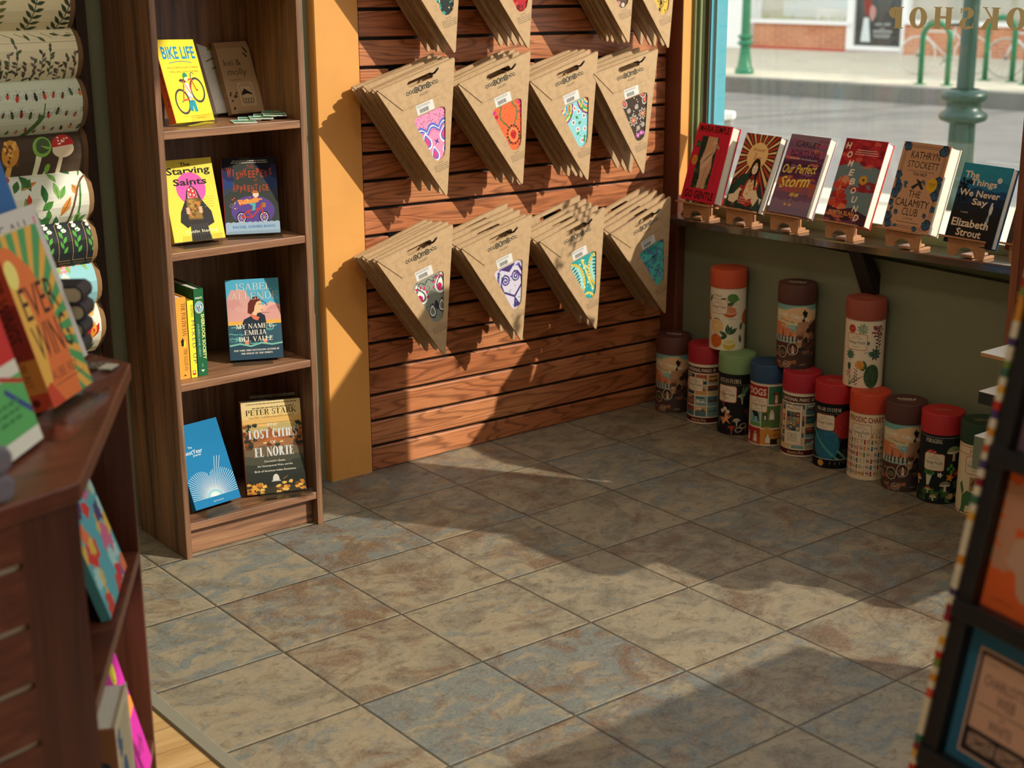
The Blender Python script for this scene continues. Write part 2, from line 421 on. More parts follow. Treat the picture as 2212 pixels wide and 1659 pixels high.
    def lines(s, x0, x1, ys, w, c, seed=1, al='c'):
        """unreadably small print: rows of short dashes"""
        g = random.Random(seed); s.k += 1
        for y in ys:
            x = x0; e = x1
            if al == 'c': k = g.random()*.12*(x1-x0); x += k; e -= k
            while x < e:
                l = w*(1.5+3*g.random())
                s.raw([(x, y), (min(x+l, e), y), (min(x+l, e), y+w), (x, y+w)], [(0, 1, 2, 3)], c, True); x += l+w*.7
        return s
    def clip(s, x0, y0, x1, y1):
        def cut(p, ax, lim, sg):
            o = []
            for i in range(len(p)):
                a, b = p[i-1], p[i]; ia, ib = sg*(a[ax]-lim) >= 0, sg*(b[ax]-lim) >= 0
                if ia != ib:
                    t = (lim-a[ax])/(b[ax]-a[ax]); o.append((a[0]+(b[0]-a[0])*t, a[1]+(b[1]-a[1])*t))
                if ib: o.append(b)
            return o
        new = []
        for v, fs, c, k in s.ops:
            if min(a for a, b in v) >= x0 and max(a for a, b in v) <= x1 and min(b for a, b in v) >= y0 and max(b for a, b in v) <= y1:
                new.append((v, fs, c, k)); continue
            nv, nf = [], []
            for q in fs:
                p = [v[i] for i in q]
                for ax, lim, sg in ((0, x0, 1), (0, x1, -1), (1, y0, 1), (1, y1, -1)):
                    p = cut(p, ax, lim, sg)
                    if len(p) < 3: break
                if len(p) >= 3: nf.append(tuple(range(len(nv), len(nv)+len(p)))); nv += p
            if nf: new.append((nv, nf, c, k))
        s.ops = new; return s
    def half(s, ax, ay, bx, by):
        """keep what lies on the left of the line a-b"""
        new = []
        for v, fs, c, k in s.ops:
            d = [(bx-ax)*(y-ay)-(by-ay)*(x-ax) for x, y in v]
            if min(d) >= 0: new.append((v, fs, c, k)); continue
            nv, nf = [], []
            for q in fs:
                o = []
                for i in range(len(q)):
                    i0, i1 = q[i-1], q[i]
                    if (d[i0] >= 0) != (d[i1] >= 0):
                        t = d[i0]/(d[i0]-d[i1]); o.append((v[i0][0]+(v[i1][0]-v[i0][0])*t, v[i0][1]+(v[i1][1]-v[i0][1])*t))
                    if d[i1] >= 0: o.append(v[i1])
                if len(o) >= 3: nf.append(tuple(range(len(nv), len(nv)+len(o)))); nv += o
            if nf: new.append((nv, nf, c, k))
        s.ops = new; return s
    def settle(s):
        """lay every shape only as high as what it overlaps needs"""
        box = {}
        for v, fs, c, k in s.ops:
            x = [a for a, b in v]; y = [b for a, b in v]; q = box.get(k)
            n = (min(x), min(y), max(x), max(y)); box[k] = n if not q else (min(n[0], q[0]), min(n[1], q[1]), max(n[2], q[2]), max(n[3], q[3]))
        lev = {}; done = []
        for k in sorted(box):
            b = box[k]; l = 0
            for q, m in done:
                if m > l and b[0] < q[2] and q[0] < b[2] and b[1] < q[3] and q[1] < b[3]: l = m
            lev[k] = l+1; done.append((b, l+1))
        s.ops = [(v, fs, c, lev[k]) for v, fs, c, k in s.ops]
    def into(s, mb, fn, du=None, dv=None, base=0):
        s.settle()
        if du is None and dv is None:
            for v, fs, c, k in s.ops: mb.add([fn(a, b, base+k*LZ) for a, b in v], fs, c)
            return mb
        for v, fs, c, k in s.ops:
            us = [a for a, b in v]; vs = [b for a, b in v]
            need = (du and max(us)-min(us) > du*.6) or (dv and max(vs)-min(vs) > dv*.6)
            if not need:
                mb.add([fn(a, b, base+k*LZ) for a, b in v], fs, c); continue
            bm = bmesh.new(); bv = [bm.verts.new((a, b, 0)) for a, b in v]
            for q in fs:
                try: bm.faces.new([bv[i] for i in q])
                except ValueError: pass
            bmesh.ops.triangulate(bm, faces=bm.faces[:])
            for st, lo, hi, no in ((du, min(us), max(us), (1, 0, 0)), (dv, min(vs), max(vs), (0, 1, 0))):
                if not st: continue
                q = math.ceil(lo/st)*st
                while q < hi:
                    if q > lo:
                        bmesh.ops.bisect_plane(bm, geom=bm.verts[:]+bm.edges[:]+bm.faces[:], plane_co=tuple(q*c_ for c_ in no), plane_no=no)
                    q += st
            bm.verts.index_update()
            mb.add([fn(p.co.x, p.co.y, base+k*LZ) for p in bm.verts], [tuple(p.index for p in fc.verts) for fc in bm.faces], c)
            bm.free()
        return mb
def flat(T=None, dx=0, dz=0, y=0):
    """front faces -y; u right, v up"""
    return lambda a, b, h: (a+dx, y-h, b+dz)

# ================================================================== the setting
b = MB(); b.box(-1.17, 1.095, -6.4, .03, -.06, 0, TILE); struct(b.build('floor'))
def plankmat():
    t = NT('wood_floor'); o = t.obj(); s = t.node('ShaderNodeSeparateXYZ', ins={0: o})
    gy = t.math('DIVIDE', s.outputs[1], .083); iy = t.math('FLOOR', gy); fy = t.math('FRACT', gy)
    e = t.math('MINIMUM', fy, t.math('SUBTRACT', 1, fy))
    w = t.math('MULTIPLY', iy, 5.3)
    a = t.noise(t.scale(o, (3, 40, 1)), 1.0, 4, .6, .3, w)
    c = t.ramp(a, [(.3, lin('#a9824f')), (.5, lin('#c19a64')), (.7, lin('#d1ac78'))])
    c = t.mix(t.ramp(e, [(.008, (1, 1, 1)), (.02, (0, 0, 0))]), c, lin('#7d5d38'))
    return t.fin(c, .35)
b = MB(); b.box(-3.7, -1.2, -6.4, .03, -.06, -.002, plankmat()); struct(b.build('floor_wood'))
b = MB(); b.prism([(-1.203, -.01), (-1.197, .004), (-1.172, .006), (-1.166, .0), (-1.166, -.02), (-1.203, -.02)], -6.4, .02, ALU, 'xz'); struct(b.build('trim_1', bevel=0))
b = MB(); b.box(-3.7, 1.25, .022, .14, -.06, 3.95, OLIVE); struct(b.build('wall_back'))
b = MB(); b.box(-3.8, -3.7, -6.4, .14, -.06, 3.95, CREAMW); struct(b.build('wall_left'))
b = MB(); b.box(-3.8, 1.25, -6.5, -6.4, -.06, 3.95, CREAMW); struct(b.build('wall_front'))
b = MB(); b.box(-3.8, 1.25, -6.5, .14, 3.95, 4.05, CEIL); struct(b.build('ceiling'))
b = MB(); b.box(1.092, 1.25, -6.4, .022, -.2, .60, OLIVE); b.box(1.092, 1.25, -6.4, .022, 3.4, 3.95, OLIVE); b.box(1.092, 1.25, -6.4, -6.2, .6, 3.4, OLIVE)
struct(b.build('wall_right'))
# orange pilaster left of the slatted panel
b = MB(); b.prism([(-.219, -.002), (-.216, -.006), (-.084, -.006), (-.082, -.002), (-.082, .022), (-.219, .022)], 0, 3.95, ORANGE); struct(b.build('trim_2'))
# slatted panel: boards with dark grooves between, hung very slightly out of level with the floor
def slat_z(n, x): return -.0044+.0762*n-.0173*x
b = MB(); xl, xr = -.078, 1.052
G = .0047
for n in range(0, 51):
    z0 = lambda x: (slat_z(n, x)+G) if n else 0.002
    z1 = lambda x: slat_z(n+1, x)-G
    v = []
    for x in (xl, xr):
        a, c = max(.002, z0(x)), z1(x)
        v += [(x, .012, a), (x, .0015, a), (x, 0, a+.002), (x, 0, c-.002), (x, .0015, c), (x, .012, c)]
    b.add(v, [(i, (i+1) % 6, 6+(i+1) % 6, 6+i) for i in range(6)]+[(0, 1, 2, 3, 4, 5), (11, 10, 9, 8, 7, 6)], SLAT)
sw = b.build('slatwall_panel')
tag(sw, 'red oak slatted wall panel with dark grooves, behind the hanging packets', 'wall panel')
b = MB(); b.box(xl, xr, .0121, .0215, 0, 3.9, mat('#15110e', .7)); b.box(xl-.0035, xl-.0005, .004, .0215, 0, 3.9, mat('#15110e', .7)); b.build('groove_backing', sw)
# corner post and window frame, stepping outward
b = MB(); b.prism([(1.055, .022), (1.055, -.063), (1.057, -.065), (1.065, -.067), (1.0685, -.065), (1.097, -.065), (1.097, .022)], 0, 3.9, ORANGE_SHADED); b.prism([(1.0585, -.0671), (1.0572, -.0665), (1.0572, -.060), (1.0975, -.060), (1.0975, -.0671)], .69, 3.9, ORANGE); struct(b.build('trim_3'))
z0, z1 = .6, 3.4
b = MB()
b.prism([(1.0972, -.03), (1.0972, -.0765), (1.0985, -.078), (1.109, -.078), (1.109, -.03)], z0, z1, OFRAME)
b.prism([(1.109, -.03), (1.109, -.0885), (1.111, -.0895), (1.1195, -.0895), (1.1195, -.03)], z0, z1, OFRAME)
b.prism([(1.1195, -.03), (1.1195, -.093), (1.129, -.093), (1.129, -.03)], z0, z1, OFRAME)
b.prism([(1.129, -.03), (1.129, -.1065), (1.134, -.1065), (1.134, -.03)], z0, z1, mat('#3d3527', .8))
w1 = struct(b.build('window_1'))
b = MB(); q = random.Random(3)
for i in range(420):   # pale flecks of the brush seal
    z = .62+i*.0045
    for k in (0, 1): b.box(1.1284, 1.129, -.098-.005*k, -.0965-.005*k, z+.002*k, z+.002+.002*k, '#9a8a66')
b.build('brush_seal', w1)
b = MB(); b.prism([(1.139, -.02), (1.139, -.1065), (1.1535, -.1065), (1.1535, -.116), (1.2, -.116), (1.2, -.02)], z0, z1, mat('#3d8d9b', .5)); b.build('outer_frame', w1)
b = MB(); b.box(1.1345, 1.1385, -6.2, -.05, .60, 3.42, GLASS); b.build('pane', w1)
b = MB(); b.box(1.126, 1.1342, -6.2, -.107, .60, .69, OFRAME); b.box(1.139, 1.2, -6.2, -.116, .60, .63, mat('#3d8d9b', .5)); b.build('bottom_rail', w1)
# display shelf below the window (rises slightly away from the corner)
def sh_z(y): return .627+.034*(-y-.08)
b = MB(); v = []
for y in (-.0665, -1.62):
    z = sh_z(y); v += [(1.0, y, z-.0215), (1.125, y, z-.0215), (1.125, y, z), (1.003, y, z), (1.0, y, z-.003)]
b.add(v, [(i, (i+1) % 5, 5+(i+1) % 5, 5+i) for i in range(5)]+[(4, 3, 2, 1, 0), (5, 6, 7, 8, 9)], SILLW)
shf = tag(b.build('window_shelf'), 'long dark wooden display shelf fixed below the shop window, holding the row of books', 'shelf')
b = MB(); zz = sh_z(-.82)-.022
b.prism([(1.003, zz), (1.04, zz), (1.0915, zz-.075), (1.0915, zz-.135), (1.075, zz-.135)], -.845, -.795, mat('#1d1814', .6), 'xz'); b.build('bracket', shf)

# window lettering, read from the street
def vinyl(name, col):
    t = NT(name); tr = t.node('ShaderNodeBsdfTranslucent', ins={0: lin(col)}); mx = t.node('ShaderNodeMixShader', ins={0: .45})
    t.b.inputs['Base Color'].default_value = lin(col); t.l.new(t.b.outputs[0], mx.inputs[1]); t.l.new(tr.outputs[0], mx.inputs[2]); t.l.new(mx.outputs[0], t.n['Material Output'].inputs[0]); return t.m
b = MB(); TAN = vinyl('tan_vinyl', '#8c7750')
def let(ch, yc, zb, w, h, m, x, grow=0):
    v, fs = serif_mesh(ch, .27, .1)
    x0, x1 = min(p[0] for p in v), max(p[0] for p in v); y0, y1 = min(p[1] for p in v), max(p[1] for p in v)
    N = 70   # one clean layer: join the overlapping strokes row by row
    def spans(y):
        iv = []
        for q in fs:
            xs = []
            for i in range(len(q)):
                (xa, ya), (xb, yb) = v[q[i-1]], v[q[i]]
                if (ya <= y) != (yb <= y): xs.append(xa+(xb-xa)*(y-ya)/(yb-ya))
            xs.sort(); iv += [(xs[j], xs[j+1]) for j in range(0, len(xs)-1, 2)]
        iv.sort(); o = []
        for s_ in iv:
            if o and s_[0] <= o[-1][1]+1e-6: o[-1] = (o[-1][0], max(o[-1][1], s_[1]))
            else: o.append(s_)
        return o
    for k_ in range(N):
        ya, yb = y0+(y1-y0)*k_/N, y0+(y1-y0)*(k_+1)/N
        for xa, xb in spans((ya+yb)/2):
            b.add([(x, yc+((a-x0)/(x1-x0)-.5)*w, zb+(c-y0)/(y1-y0)*h) for a, c in ((xa, ya), (xb, ya), (xb, yb), (xa, yb))], [(0, 1, 2, 3)], m)
LT = [('P', -.809, .050), ('O', -.882, .058), ('H', -.962, .062), ('S', -1.036, .044), ('K', -1.105, .062), ('O', -1.185, .060), ('O', -1.262, .060), ('B', -1.335, .05)]
for ch, y, w in LT:
    let(ch, y, 1.2305-(y+.81)*.024, w, .0565, TAN, 1.1336)
tag(b.build('window_lettering', fix=False), 'tan serif lettering on the window glass, seen reversed from inside', 'sign')

# ================================================================== the street
SV = Vector((-.22, .9755, 0)); NV = Vector((.9755, .22, 0)); SO = Vector((1.2, 0, 0))
ST = Matrix.Identity(4)
for i in range(3): ST[i][0] = SV[i]; ST[i][1] = NV[i]; ST[i][3] = SO[i]
SROT = (0, 0, math.atan2(SV.y, SV.x))
def sp(u, v, z=0): return tuple(SO+SV*u+NV*v+Vector((0, 0, z)))
# local frame of the street: x runs along it, y crosses it... (right handed: x = along, -y = towards the far side)
ROADM = plain('asphalt', '#73706a', .08, 2.5, .9, .3, 200)
WALKM = plain('concrete_walk', '#c4baa4', .06, 3, .9, .2, 150)
CURBM = plain('curb_concrete', '#77766c', .08, 6, .9, .2, 150)
def strip(name, v0, v1, za, zb, m, u0=-30, u1=60):
    k = MB(); k.add([sp(u, v, z) for z in (za, zb) for v in (v0, v1) for u in (u0, u1)], [(0, 2, 3, 1), (4, 5, 7, 6), (0, 1, 5, 4), (2, 6, 7, 3), (0, 4, 6, 2), (1, 3, 7, 5)], m)
    return struct(k.build(name))
k = MB(); k.prism([(1.251, -30), (1.251, 17), sp(17, 5.4)[:2], sp(-30, 5.4)[:2]], -.5, -.2, WALKM); struct(k.build('sidewalk_near'))
strip('kerb_near', 5.38, 5.6, -.5, -.205, CURBM)
strip('road', 5.5, 13.0, -.6, -.38, ROADM)
strip('kerb_far', 12.75, 13.0, -.5, -.195, CURBM)
strip('sidewalk_far', 12.98, 18.2, -.5, -.2, WALKM)
k = MB()
for (ua, va), (ub, vb) in (((6.3, 9.3), (4.9, 12.6)), ((9, 8.6), (6.3, 9.3))):
    d = Vector((ub-ua, vb-va)).normalized(); nx, ny = -d.y*.02, d.x*.02
    k.add([sp(ua+nx, va+ny, -.3785), sp(ub+nx, vb+ny, -.3785), sp(ub-nx, vb-ny, -.3785), sp(ua-nx, va-ny, -.3785)], [(0, 1, 2, 3)], mat('#45423a', .9))
kk = k.build('road_seam'); struct(kk)

# --- shop across the street
def brickm():
    t = NT('red_brick'); o = t.obj()
    br = t.node('ShaderNodeTexBrick', ins={'Vector': t.node('ShaderNodeMapping', ins={0: o, 2: (R(90), 0, 0)}).outputs[0], 'Color1': lin('#c07048'), 'Color2': lin('#ad5c3a'), 'Mortar': lin('#c9a88a'), 'Scale': 1.0, 'Mortar Size': .006, 'Brick Width': .2, 'Row Height': .055})
    n = t.noise(o, 2.2, 3, .5)
    c = t.mix(t.math('MULTIPLY', t.ramp(n, [(.4, (0, 0, 0)), (.65, (1, 1, 1))]), .45), br.outputs[0], lin('#d9a07a'))
    return t.fin(c, .85)
BRICK = brickm(); WHT = mat('#f0ede6', .5); STOREG = mat('#3a3f3c', .12)
sf = empty('shop_building', sp(8.5, 17.8, -.2), 'white fronted shop with low brick wall across the street', 'building', None, SROT)
def L(u, v): return (u-8.5, -(v-17.8))   # local coordinates of the building
k = MB(); k.box(10.15-8.5, 8.42-8.5, -.3, 0, 0, .40, BRICK); k.build('brick_base', sf)
k = MB(); k.box(7.5-8.5, 3-8.5, -.3, .1, 0, .45, BRICK); k.build('brick_base', sf)
k = MB(); k.box(1.75, -.06, -.3, .06, .40, .45, WHT); k.box(-1.0, -5.5, -.3, .14, .45, .5, WHT); k.build('window_sill', sf)
k = MB(); k.box(10.31-8.5, 10.75-8.5, -.5, .12, 0, 4.2, WHT); k.build('pillar', sf)
k = MB(); k.box(10.75-8.5, 16, -.4, 0, 0, 4.2, plain('buff_stone', '#d8c08c', .12, 4, .9)); k.build('side_wall', sf)
k = MB(); k.box(-5.5, 16, -6, 0, 3.6, 6.5, plain('upper_wall', '#d9cdb6', .05, 2, .9)); k.box(-5.5, 16, -6, -5.9, 0, 3.6, plain('inner_wall', '#b9b2a2', .05, 2, .9)); k.box(-40, -5.5, -6, 0, 0, 6.5, plain('next_wall', '#cdbd9d', .05, 2, .9)); k.build('upper_wall', sf)
k = MB(); k.box(.0, 1.7, -.14, -.12, .45, 3.6, GLASS); k.build('shop_window', sf)
k = MB(); k.box(-5.5, -1.1, -.1, -.08, .5, 3.6, GLASS); k.build('shop_window', sf)
k = MB(); g = random.Random(5)   # goods and plants inside the shop window
k.box(.02, 1.68, -1.1, -1.0, .45, 3.6, mat('#dfe3df', .6)); k.box(.1, .8, -.9, -.5, .45, .62, WHT)
for i in range(16):
    x = .15+1.5*g.random(); z = .78+.5*g.random(); k.lathe([(0, z-.05), (.05, z-.03), (.06, z), (.04, z+.05), (0, z+.06)], g.choice(['#c8743a', '#e0b23c', '#a9341f', '#6b3b2a', '#f0f0ea']), 8, Matrix.Translation((x, -.85, 0)))
for i in range(40):
    x = .05+1.6*g.random(); a = g.random()*6; k.add([(x, -.3, .45), (x+.03*math.cos(a), -.3+.02*math.sin(a), .5+.06*g.random()), (x+.02, -.31, .46)], [(0, 1, 2)], '#9fb63a')
k.build('window_goods', sf)
k = MB(); k.box(-5.4, -1.1, -1.3, -1.2, .5, 3.6, mat('#c4bda9', .7))
for i in range(26):
    x = -5.2+4*g.random(); z = .5+1.1*g.random(); w = .05+.12*g.random(); k.box(x, x+w, -.9, -.8, z, z+w*1.3, g.choice(['#c9b23e', '#7e8b88', '#d9d4c6', '#b5683a', '#5e7a72', '#efefe8']))
k.build('window_goods', sf)
dr = MB(); dr.box(-1.0, -.0, -.12, .02, 0, .1, WHT); dr.box(-.12, 0, -.12, .02, .1, 3.2, WHT); dr.box(-1.0, -.9, -.12, .02, .1, 3.2, WHT); dr = dr.build('shop_door', sf)
k = MB(); k.box(-.9, -.12, -.06, -.04, .1, 3.2, STOREG)
a = Art(); a.text('open daily', .46, .30, '#d8dcd4', w=.26, shear=.3); a.text('10-6', .46, .25, '#d8dcd4', h=.03); a.text('welcome', .46, .2, '#d8dcd4', w=.3, shear=.3)
a.lines(.3, .6, [.16, .13], .012, '#c9cfc8', 4); a.blob(.2, .62, .06, .2, '#8f3a34', 4, .2); a.blob(.28, .5, .05, .12, '#b88a80', 6, .2); a.poly([(.1, .06), (.26, .06), (.22, .42), (.14, .42)], '#d5dad6')
a.into(k, lambda x, z, h: (-.12-x, -.035+h*8, .1+z)); k.build('door_glass', dr)
k = MB(); k.box(-1.2, 1.8, .0, .02, 0, .035, mat('#b8402c', .7)); k.build('red_kerb_line', sf)

# --- green street lamps
GRN = plain('lamp_green', '#1f7a50', .06, 6, .35); GRN2 = plain('lamp_dark_green', '#113527', .06, 6, .35)
def lamp(loc, sc, m, label, tall=0):
    t = empty('street_lamp', loc, label, 'street lamp', None)
    k = MB(); pr_ = [(.2, 0), (.2, .1), (.17, .12), (.155, .14), (.105, .5), (.1, .58)] if not tall else [(.2, -.1), (.2, .05), (.16, .07), (.115, .14), (.105, .2), (.092, .22), (.086, .58)]
    if tall:
        n_ = 40; k.add([((r_-(.007 if i % 4 == 0 and r_ < .1 else 0))*math.cos(2*math.pi*i/n_), (r_-(.007 if i % 4 == 0 and r_ < .1 else 0))*math.sin(2*math.pi*i/n_), z) for r_, z in pr_ for i in range(n_)], [(j*n_+i, j*n_+(i+1) % n_, (j+1)*n_+(i+1) % n_, (j+1)*n_+i) for j in range(len(pr_)-1) for i in range(n_)], m)
    else: k.lathe(pr_, m, 12)
    k.disc(.1, .58, m, 12); k.build('base', t)
    k = MB(); k.lathe([(.1, .58), (.155, .6), (.165, .625), (.155, .65), (.12, .67), (.115, .72), (.15, .74), (.16, .765), (.15, .79), (.1, .81)], m, 20); k.build('collar', t)
    k = MB()
    for i in range(10):
        pass
    kf = .62 if tall else 1
    prof = [(.095*kf, .81), (.088*kf, 1.5), (.082*kf, 1.55), (.1*kf, 1.57), (.1*kf, 1.61), (.08*kf, 1.63), (.07*kf, 3.6), (.1, 3.65), (.12, 3.75), (.06, 3.8)]
    k.lathe(prof, m, 12, sm=False); k.build('post', t)
    k = MB(); k.lathe([(.06, 3.8), (.17, 3.95), (.2, 4.15), (.16, 4.35), (.08, 4.45), (.03, 4.55), (0, 4.6)], mat('#e8e4d8', .4), 16); k.build('lamp_globe', t)
    t.scale = (sc, sc, sc); return t
lamp(sp(7.68, 13.35, -.2), .62, GRN, 'bright green street lamp post on the far sidewalk, in front of the brick wall')
lamp(sp(1.28, 5.2, -.2), .93, GRN2, 'dark green street lamp post on the near sidewalk, behind the reversed lettering', 1)

# --- bicycle stands and bicycles on the far sidewalk
def hoop(u, v, w, h, m, label, r_=.035, grp=None, turn=0):
    t = empty('bike_rack', sp(u, v, -.2), label, 'bike rack', grp, (0, 0, SROT[2]+turn)); k = MB()
    pts = [(-w/2, 0, 0), (-w/2, 0, h-w/2)]+[(-w/2*math.cos(R(a)), 0, h-w/2+w/2*math.sin(R(a))) for a in range(15, 180, 15)]+[(w/2, 0, h-w/2), (w/2, 0, 0)]
    k.tube(pts, r_, m, 8); k.build('hoop', t); k = MB()
    for x in (-w/2, w/2): k.lathe([(r_*2.2, 0), (r_*2.2, .012), (r_, .014)], m, 10, Matrix.Translation((x, 0, 0)))
    k.build('foot_plate', t); return t
hoop(5.03, 13.25, .34, .72, GRN, 'green bike rack hoop nearest the kerb, left of the near lamp post')
hoop(4.62, 14.2, .34, .76, GRN, 'green bike rack hoop behind the first one, beside the near lamp post', grp=None)
hoop(4.0, 13.9, .34, .74, GRN, 'green bike rack hoop right of the near lamp post, by the white bicycle')
def bike(u, v, label, frame, tyre, turn=0, lean=8, sc=1.0):
    t = empty('bicycle', sp(u, v, -.2), label, 'bicycle', None, (R(lean), 0, SROT[2]+turn)); r_ = .34
    for x in (-.52, .52):
        k = MB(); k.tube([(x+r_*math.cos(R(a)), 0, r_+.02+r_*math.sin(R(a))) for a in range(0, 360, 12)], .019, tyre, 6, True); w = k.build('wheel', t)
        k = MB()
        for a in range(0, 180, 20): k.tube([(x+r_*math.cos(R(a)), 0, r_+.02+r_*math.sin(R(a))), (x-r_*math.cos(R(a)), 0, r_+.02-r_*math.sin(R(a)))], .003, '#b8b8b0', 4)
        k.tube([(x, -.04, r_+.02), (x, .04, r_+.02)], .025, '#6e6e6a', 8); k.build('spokes', w)
    z = r_+.02; k = MB()
    for p, q2 in (((-.52, z), (-.18, .78)), ((-.52, z), (-.06, .3)), ((-.06, .3), (-.2, .9)), ((-.18, .78), (.36, .8)), ((-.06, .3), (.38, .72)), ((.33, .92), (.4, .66)), ((.4, .66), (.52, z))):
        k.tube([(p[0], 0, p[1]), (q2[0], 0, q2[1])], .017, frame, 8)
    k.build('frame', t)
    k = MB(); k.tube([(.3, -.26, .98), (.36, -.1, .96), (.34, 0, .94), (.36, .1, .96), (.3, .26, .98)], .013, '#2a2a28', 6); k.build('handlebar', t)
    k = MB(); k.prism([(-.32, -.07), (-.3, -.08), (-.06, -.02), (-.06, .02), (-.3, .08), (-.32, .07)], .9, .94, '#2b2624'); k.build('saddle', t)
    k = MB(); k.tube([(-.06+.09*math.cos(R(a)), -.02, .3+.09*math.sin(R(a))) for a in range(0, 360, 30)], .006, '#555550', 5, True); k.tube([(-.06, -.08, .3), (.06, -.08, .19), (.06, -.13, .19)], .008, '#55554f', 5); k.build('crank', t)
    t.scale = (sc, sc, sc); return t
bike(5.55, 14.75, 'pale bicycle leaning by the green racks, left of the near lamp post', '#d8d5cb', '#cfc9ba', R(40), 8, .68)
bike(4.35, 14.7, 'white bicycle right of the near lamp post, half out of frame', '#e6e2da', '#bdb6a6', R(15), -6, .7)

# --- grey concrete planter and a green hoop just outside the window
t = empty('planter_box', sp(2.74, 4.5, -.2), 'grey concrete block with white top edge outside the window corner', 'planter', None, SROT)
k = MB(); k.box(-.05, 1.3, -.25, .25, 0, .51, plain('grey_concrete', '#85847c', .1, 8, .9), Matrix.Identity(4)); k.build('body', t, bevel=.02)
k = MB(); k.box(-.06, 1.31, -.26, .26, .51, .565, mat('#e4e2da', .6)); k.build('top_edge', t, bevel=.015)
hoop(3.25, 5.0, .62, .80, GRN, 'dark green hoop rising behind the grey block outside the window', .03)

# --- street tree, bare, casting branch shade on the far sidewalk
def tree(loc, label, seed, h=5.5):
    t = empty('street_tree', loc, label, 'tree'); g = random.Random(seed); k = MB()
    k.tube([(0, 0, 0), (.03, .02, h*.25), (-.02, .05, h*.45), (0, 0, h*.6)], [.12, .1, .09, .07], '#5a4a3a', 8); k.build('trunk', t); k = MB()
    def br(p, d, L_, r_, n):
        q = p+d*L_; m_ = p+d*L_*.5+Vector((g.uniform(-.1, .1), g.uniform(-.1, .1), g.uniform(-.05, .1)))*L_*.4
        k.tube([p, m_, q], [r_, r_*.8, r_*.55], '#55463a', 5)
        if n:
            for i in range(3):
                e = (d+Vector((g.uniform(-1, 1), g.uniform(-1, 1), g.uniform(-.2, .8)))*.8).normalized(); br(q if i < 2 else m_, e, L_*.66, r_*.55, n-1)
    for i in range(6): br(Vector((0, 0, h*(.4+.035*i))), Vector((math.cos(i*1.1), math.sin(i*1.1), .75)).normalized(), h*.25, .045, 3)
    k.build('branches', t); return t
tree(sp(6.4, 10.9-3.4, -.2), 'bare street tree on the near kerb beyond the window frame', 4, 5.2)
tree(sp(.6, 16.0, -.2), 'bare street tree on the far sidewalk beyond the window, close to the white shop', 9, 6.4)
tree(sp(-1.6, 15.2, -.2), 'bare street tree on the far sidewalk farthest along the street', 12, 6.0)

# ================================================================== hanging kraft packets
def paisley(a, x, y, s_, rot, c1, c2, c3, dots=None):
    """teardrop with rings inside"""
    for k, c in ((1, c1), (.78, c2), (.52, c3)):
        p = []
        for i in range(18):
            t = 2*math.pi*i/18; r_ = s_*k*(1+.0*i)
            px = r_*math.cos(t)*.72; py = r_*math.sin(t)
            if py > 0: px = px*(1-.55*py/s_)+.32*py*py/s_
            if py > 0: py *= 1.35
            cr, sr = math.cos(R(rot)), math.sin(R(rot)); p.append((x+px*cr-py*sr, y+px*sr+py*cr))
        a.poly(p, c)
    if dots:
        a.k += 1
        for i in range(14):
            t = 2*math.pi*i/14; a.ell(x+s_*1.18*.8*math.cos(t), y+s_*1.18*math.sin(t)+s_*.1, s_*.06, s_*.06, dots, 0, 7, same=True)
def dots(a, x0, x1, y0, y1, n, r_, c, seed, cond=None):
    g = random.Random(seed); a.k += 1
    for i in range(n):
        x, y = g.uniform(x0, x1), g.uniform(y0, y1)
        a.ell(x, y, r_, r_, c, 0, 7, same=True)
def flower(a, x, y, r_, n, c, cc, k=.42):
    a.k += 1
    for i in range(n):
        t = 2*math.pi*i/n; a.ell(x+r_*.6*math.cos(t), y+r_*.6*math.sin(t), r_*k, r_*k*.62, c, math.degrees(t), 9, same=True)
    a.ell(x, y, r_*.25, r_*.25, cc, 0, 9)
def wave(a, x0, x1, y, amp, n, w, c):
    a.line([(x0+(x1-x0)*i/40, y+amp*abs(math.sin(math.pi*n*i/40))) for i in range(41)], w, c)
def spiral(a, x, y, r_, turns, w, c, rot=0, flip=1):
    a.line([(x+flip*r_*(1-t/(turns*14+1))*math.cos(R(rot)+2*math.pi*t/14), y+r_*(1-t/(turns*14+1))*math.sin(R(rot)+2*math.pi*t/14)) for t in range(int(turns*14))], w, c)
WX0, WX1, WY0, WY1 = -.042, .065, -.245, -.11
def cl_pink(a):
    a.rect(WX0-.01, WY0-.01, WX1+.005, WY1+.008, '#e88fb4'); dots(a, -.04, .06, -.15, -.112, 46, .0014, '#3a2440', 1)
    for y, c, w in ((-.158, '#5b6fc4', .006), (-.164, '#f1ede8', .003), (-.168, '#5b6fc4', .005), (-.174, '#d76aa0', .003)): wave(a, -.05, .07, y, .016, 3, w, c)
    for x, y, s_, r_ in ((-.016, -.186, .016, 15), (.044, -.182, .018, -20), (.0, -.226, .014, 10), (.04, -.222, .015, -15)):
        paisley(a, x, y, s_*1.25, r_, '#f4f0ee', '#5b6fc4', '#d9477f'); dots(a, x-s_*.5, x+s_*.5, y-s_*.6, y+s_*.6, 7, .0016, '#8d3f86', int(x*999)+7)
    a.star(.014, -.193, .012, .003, 4, '#4a3a86', 45)
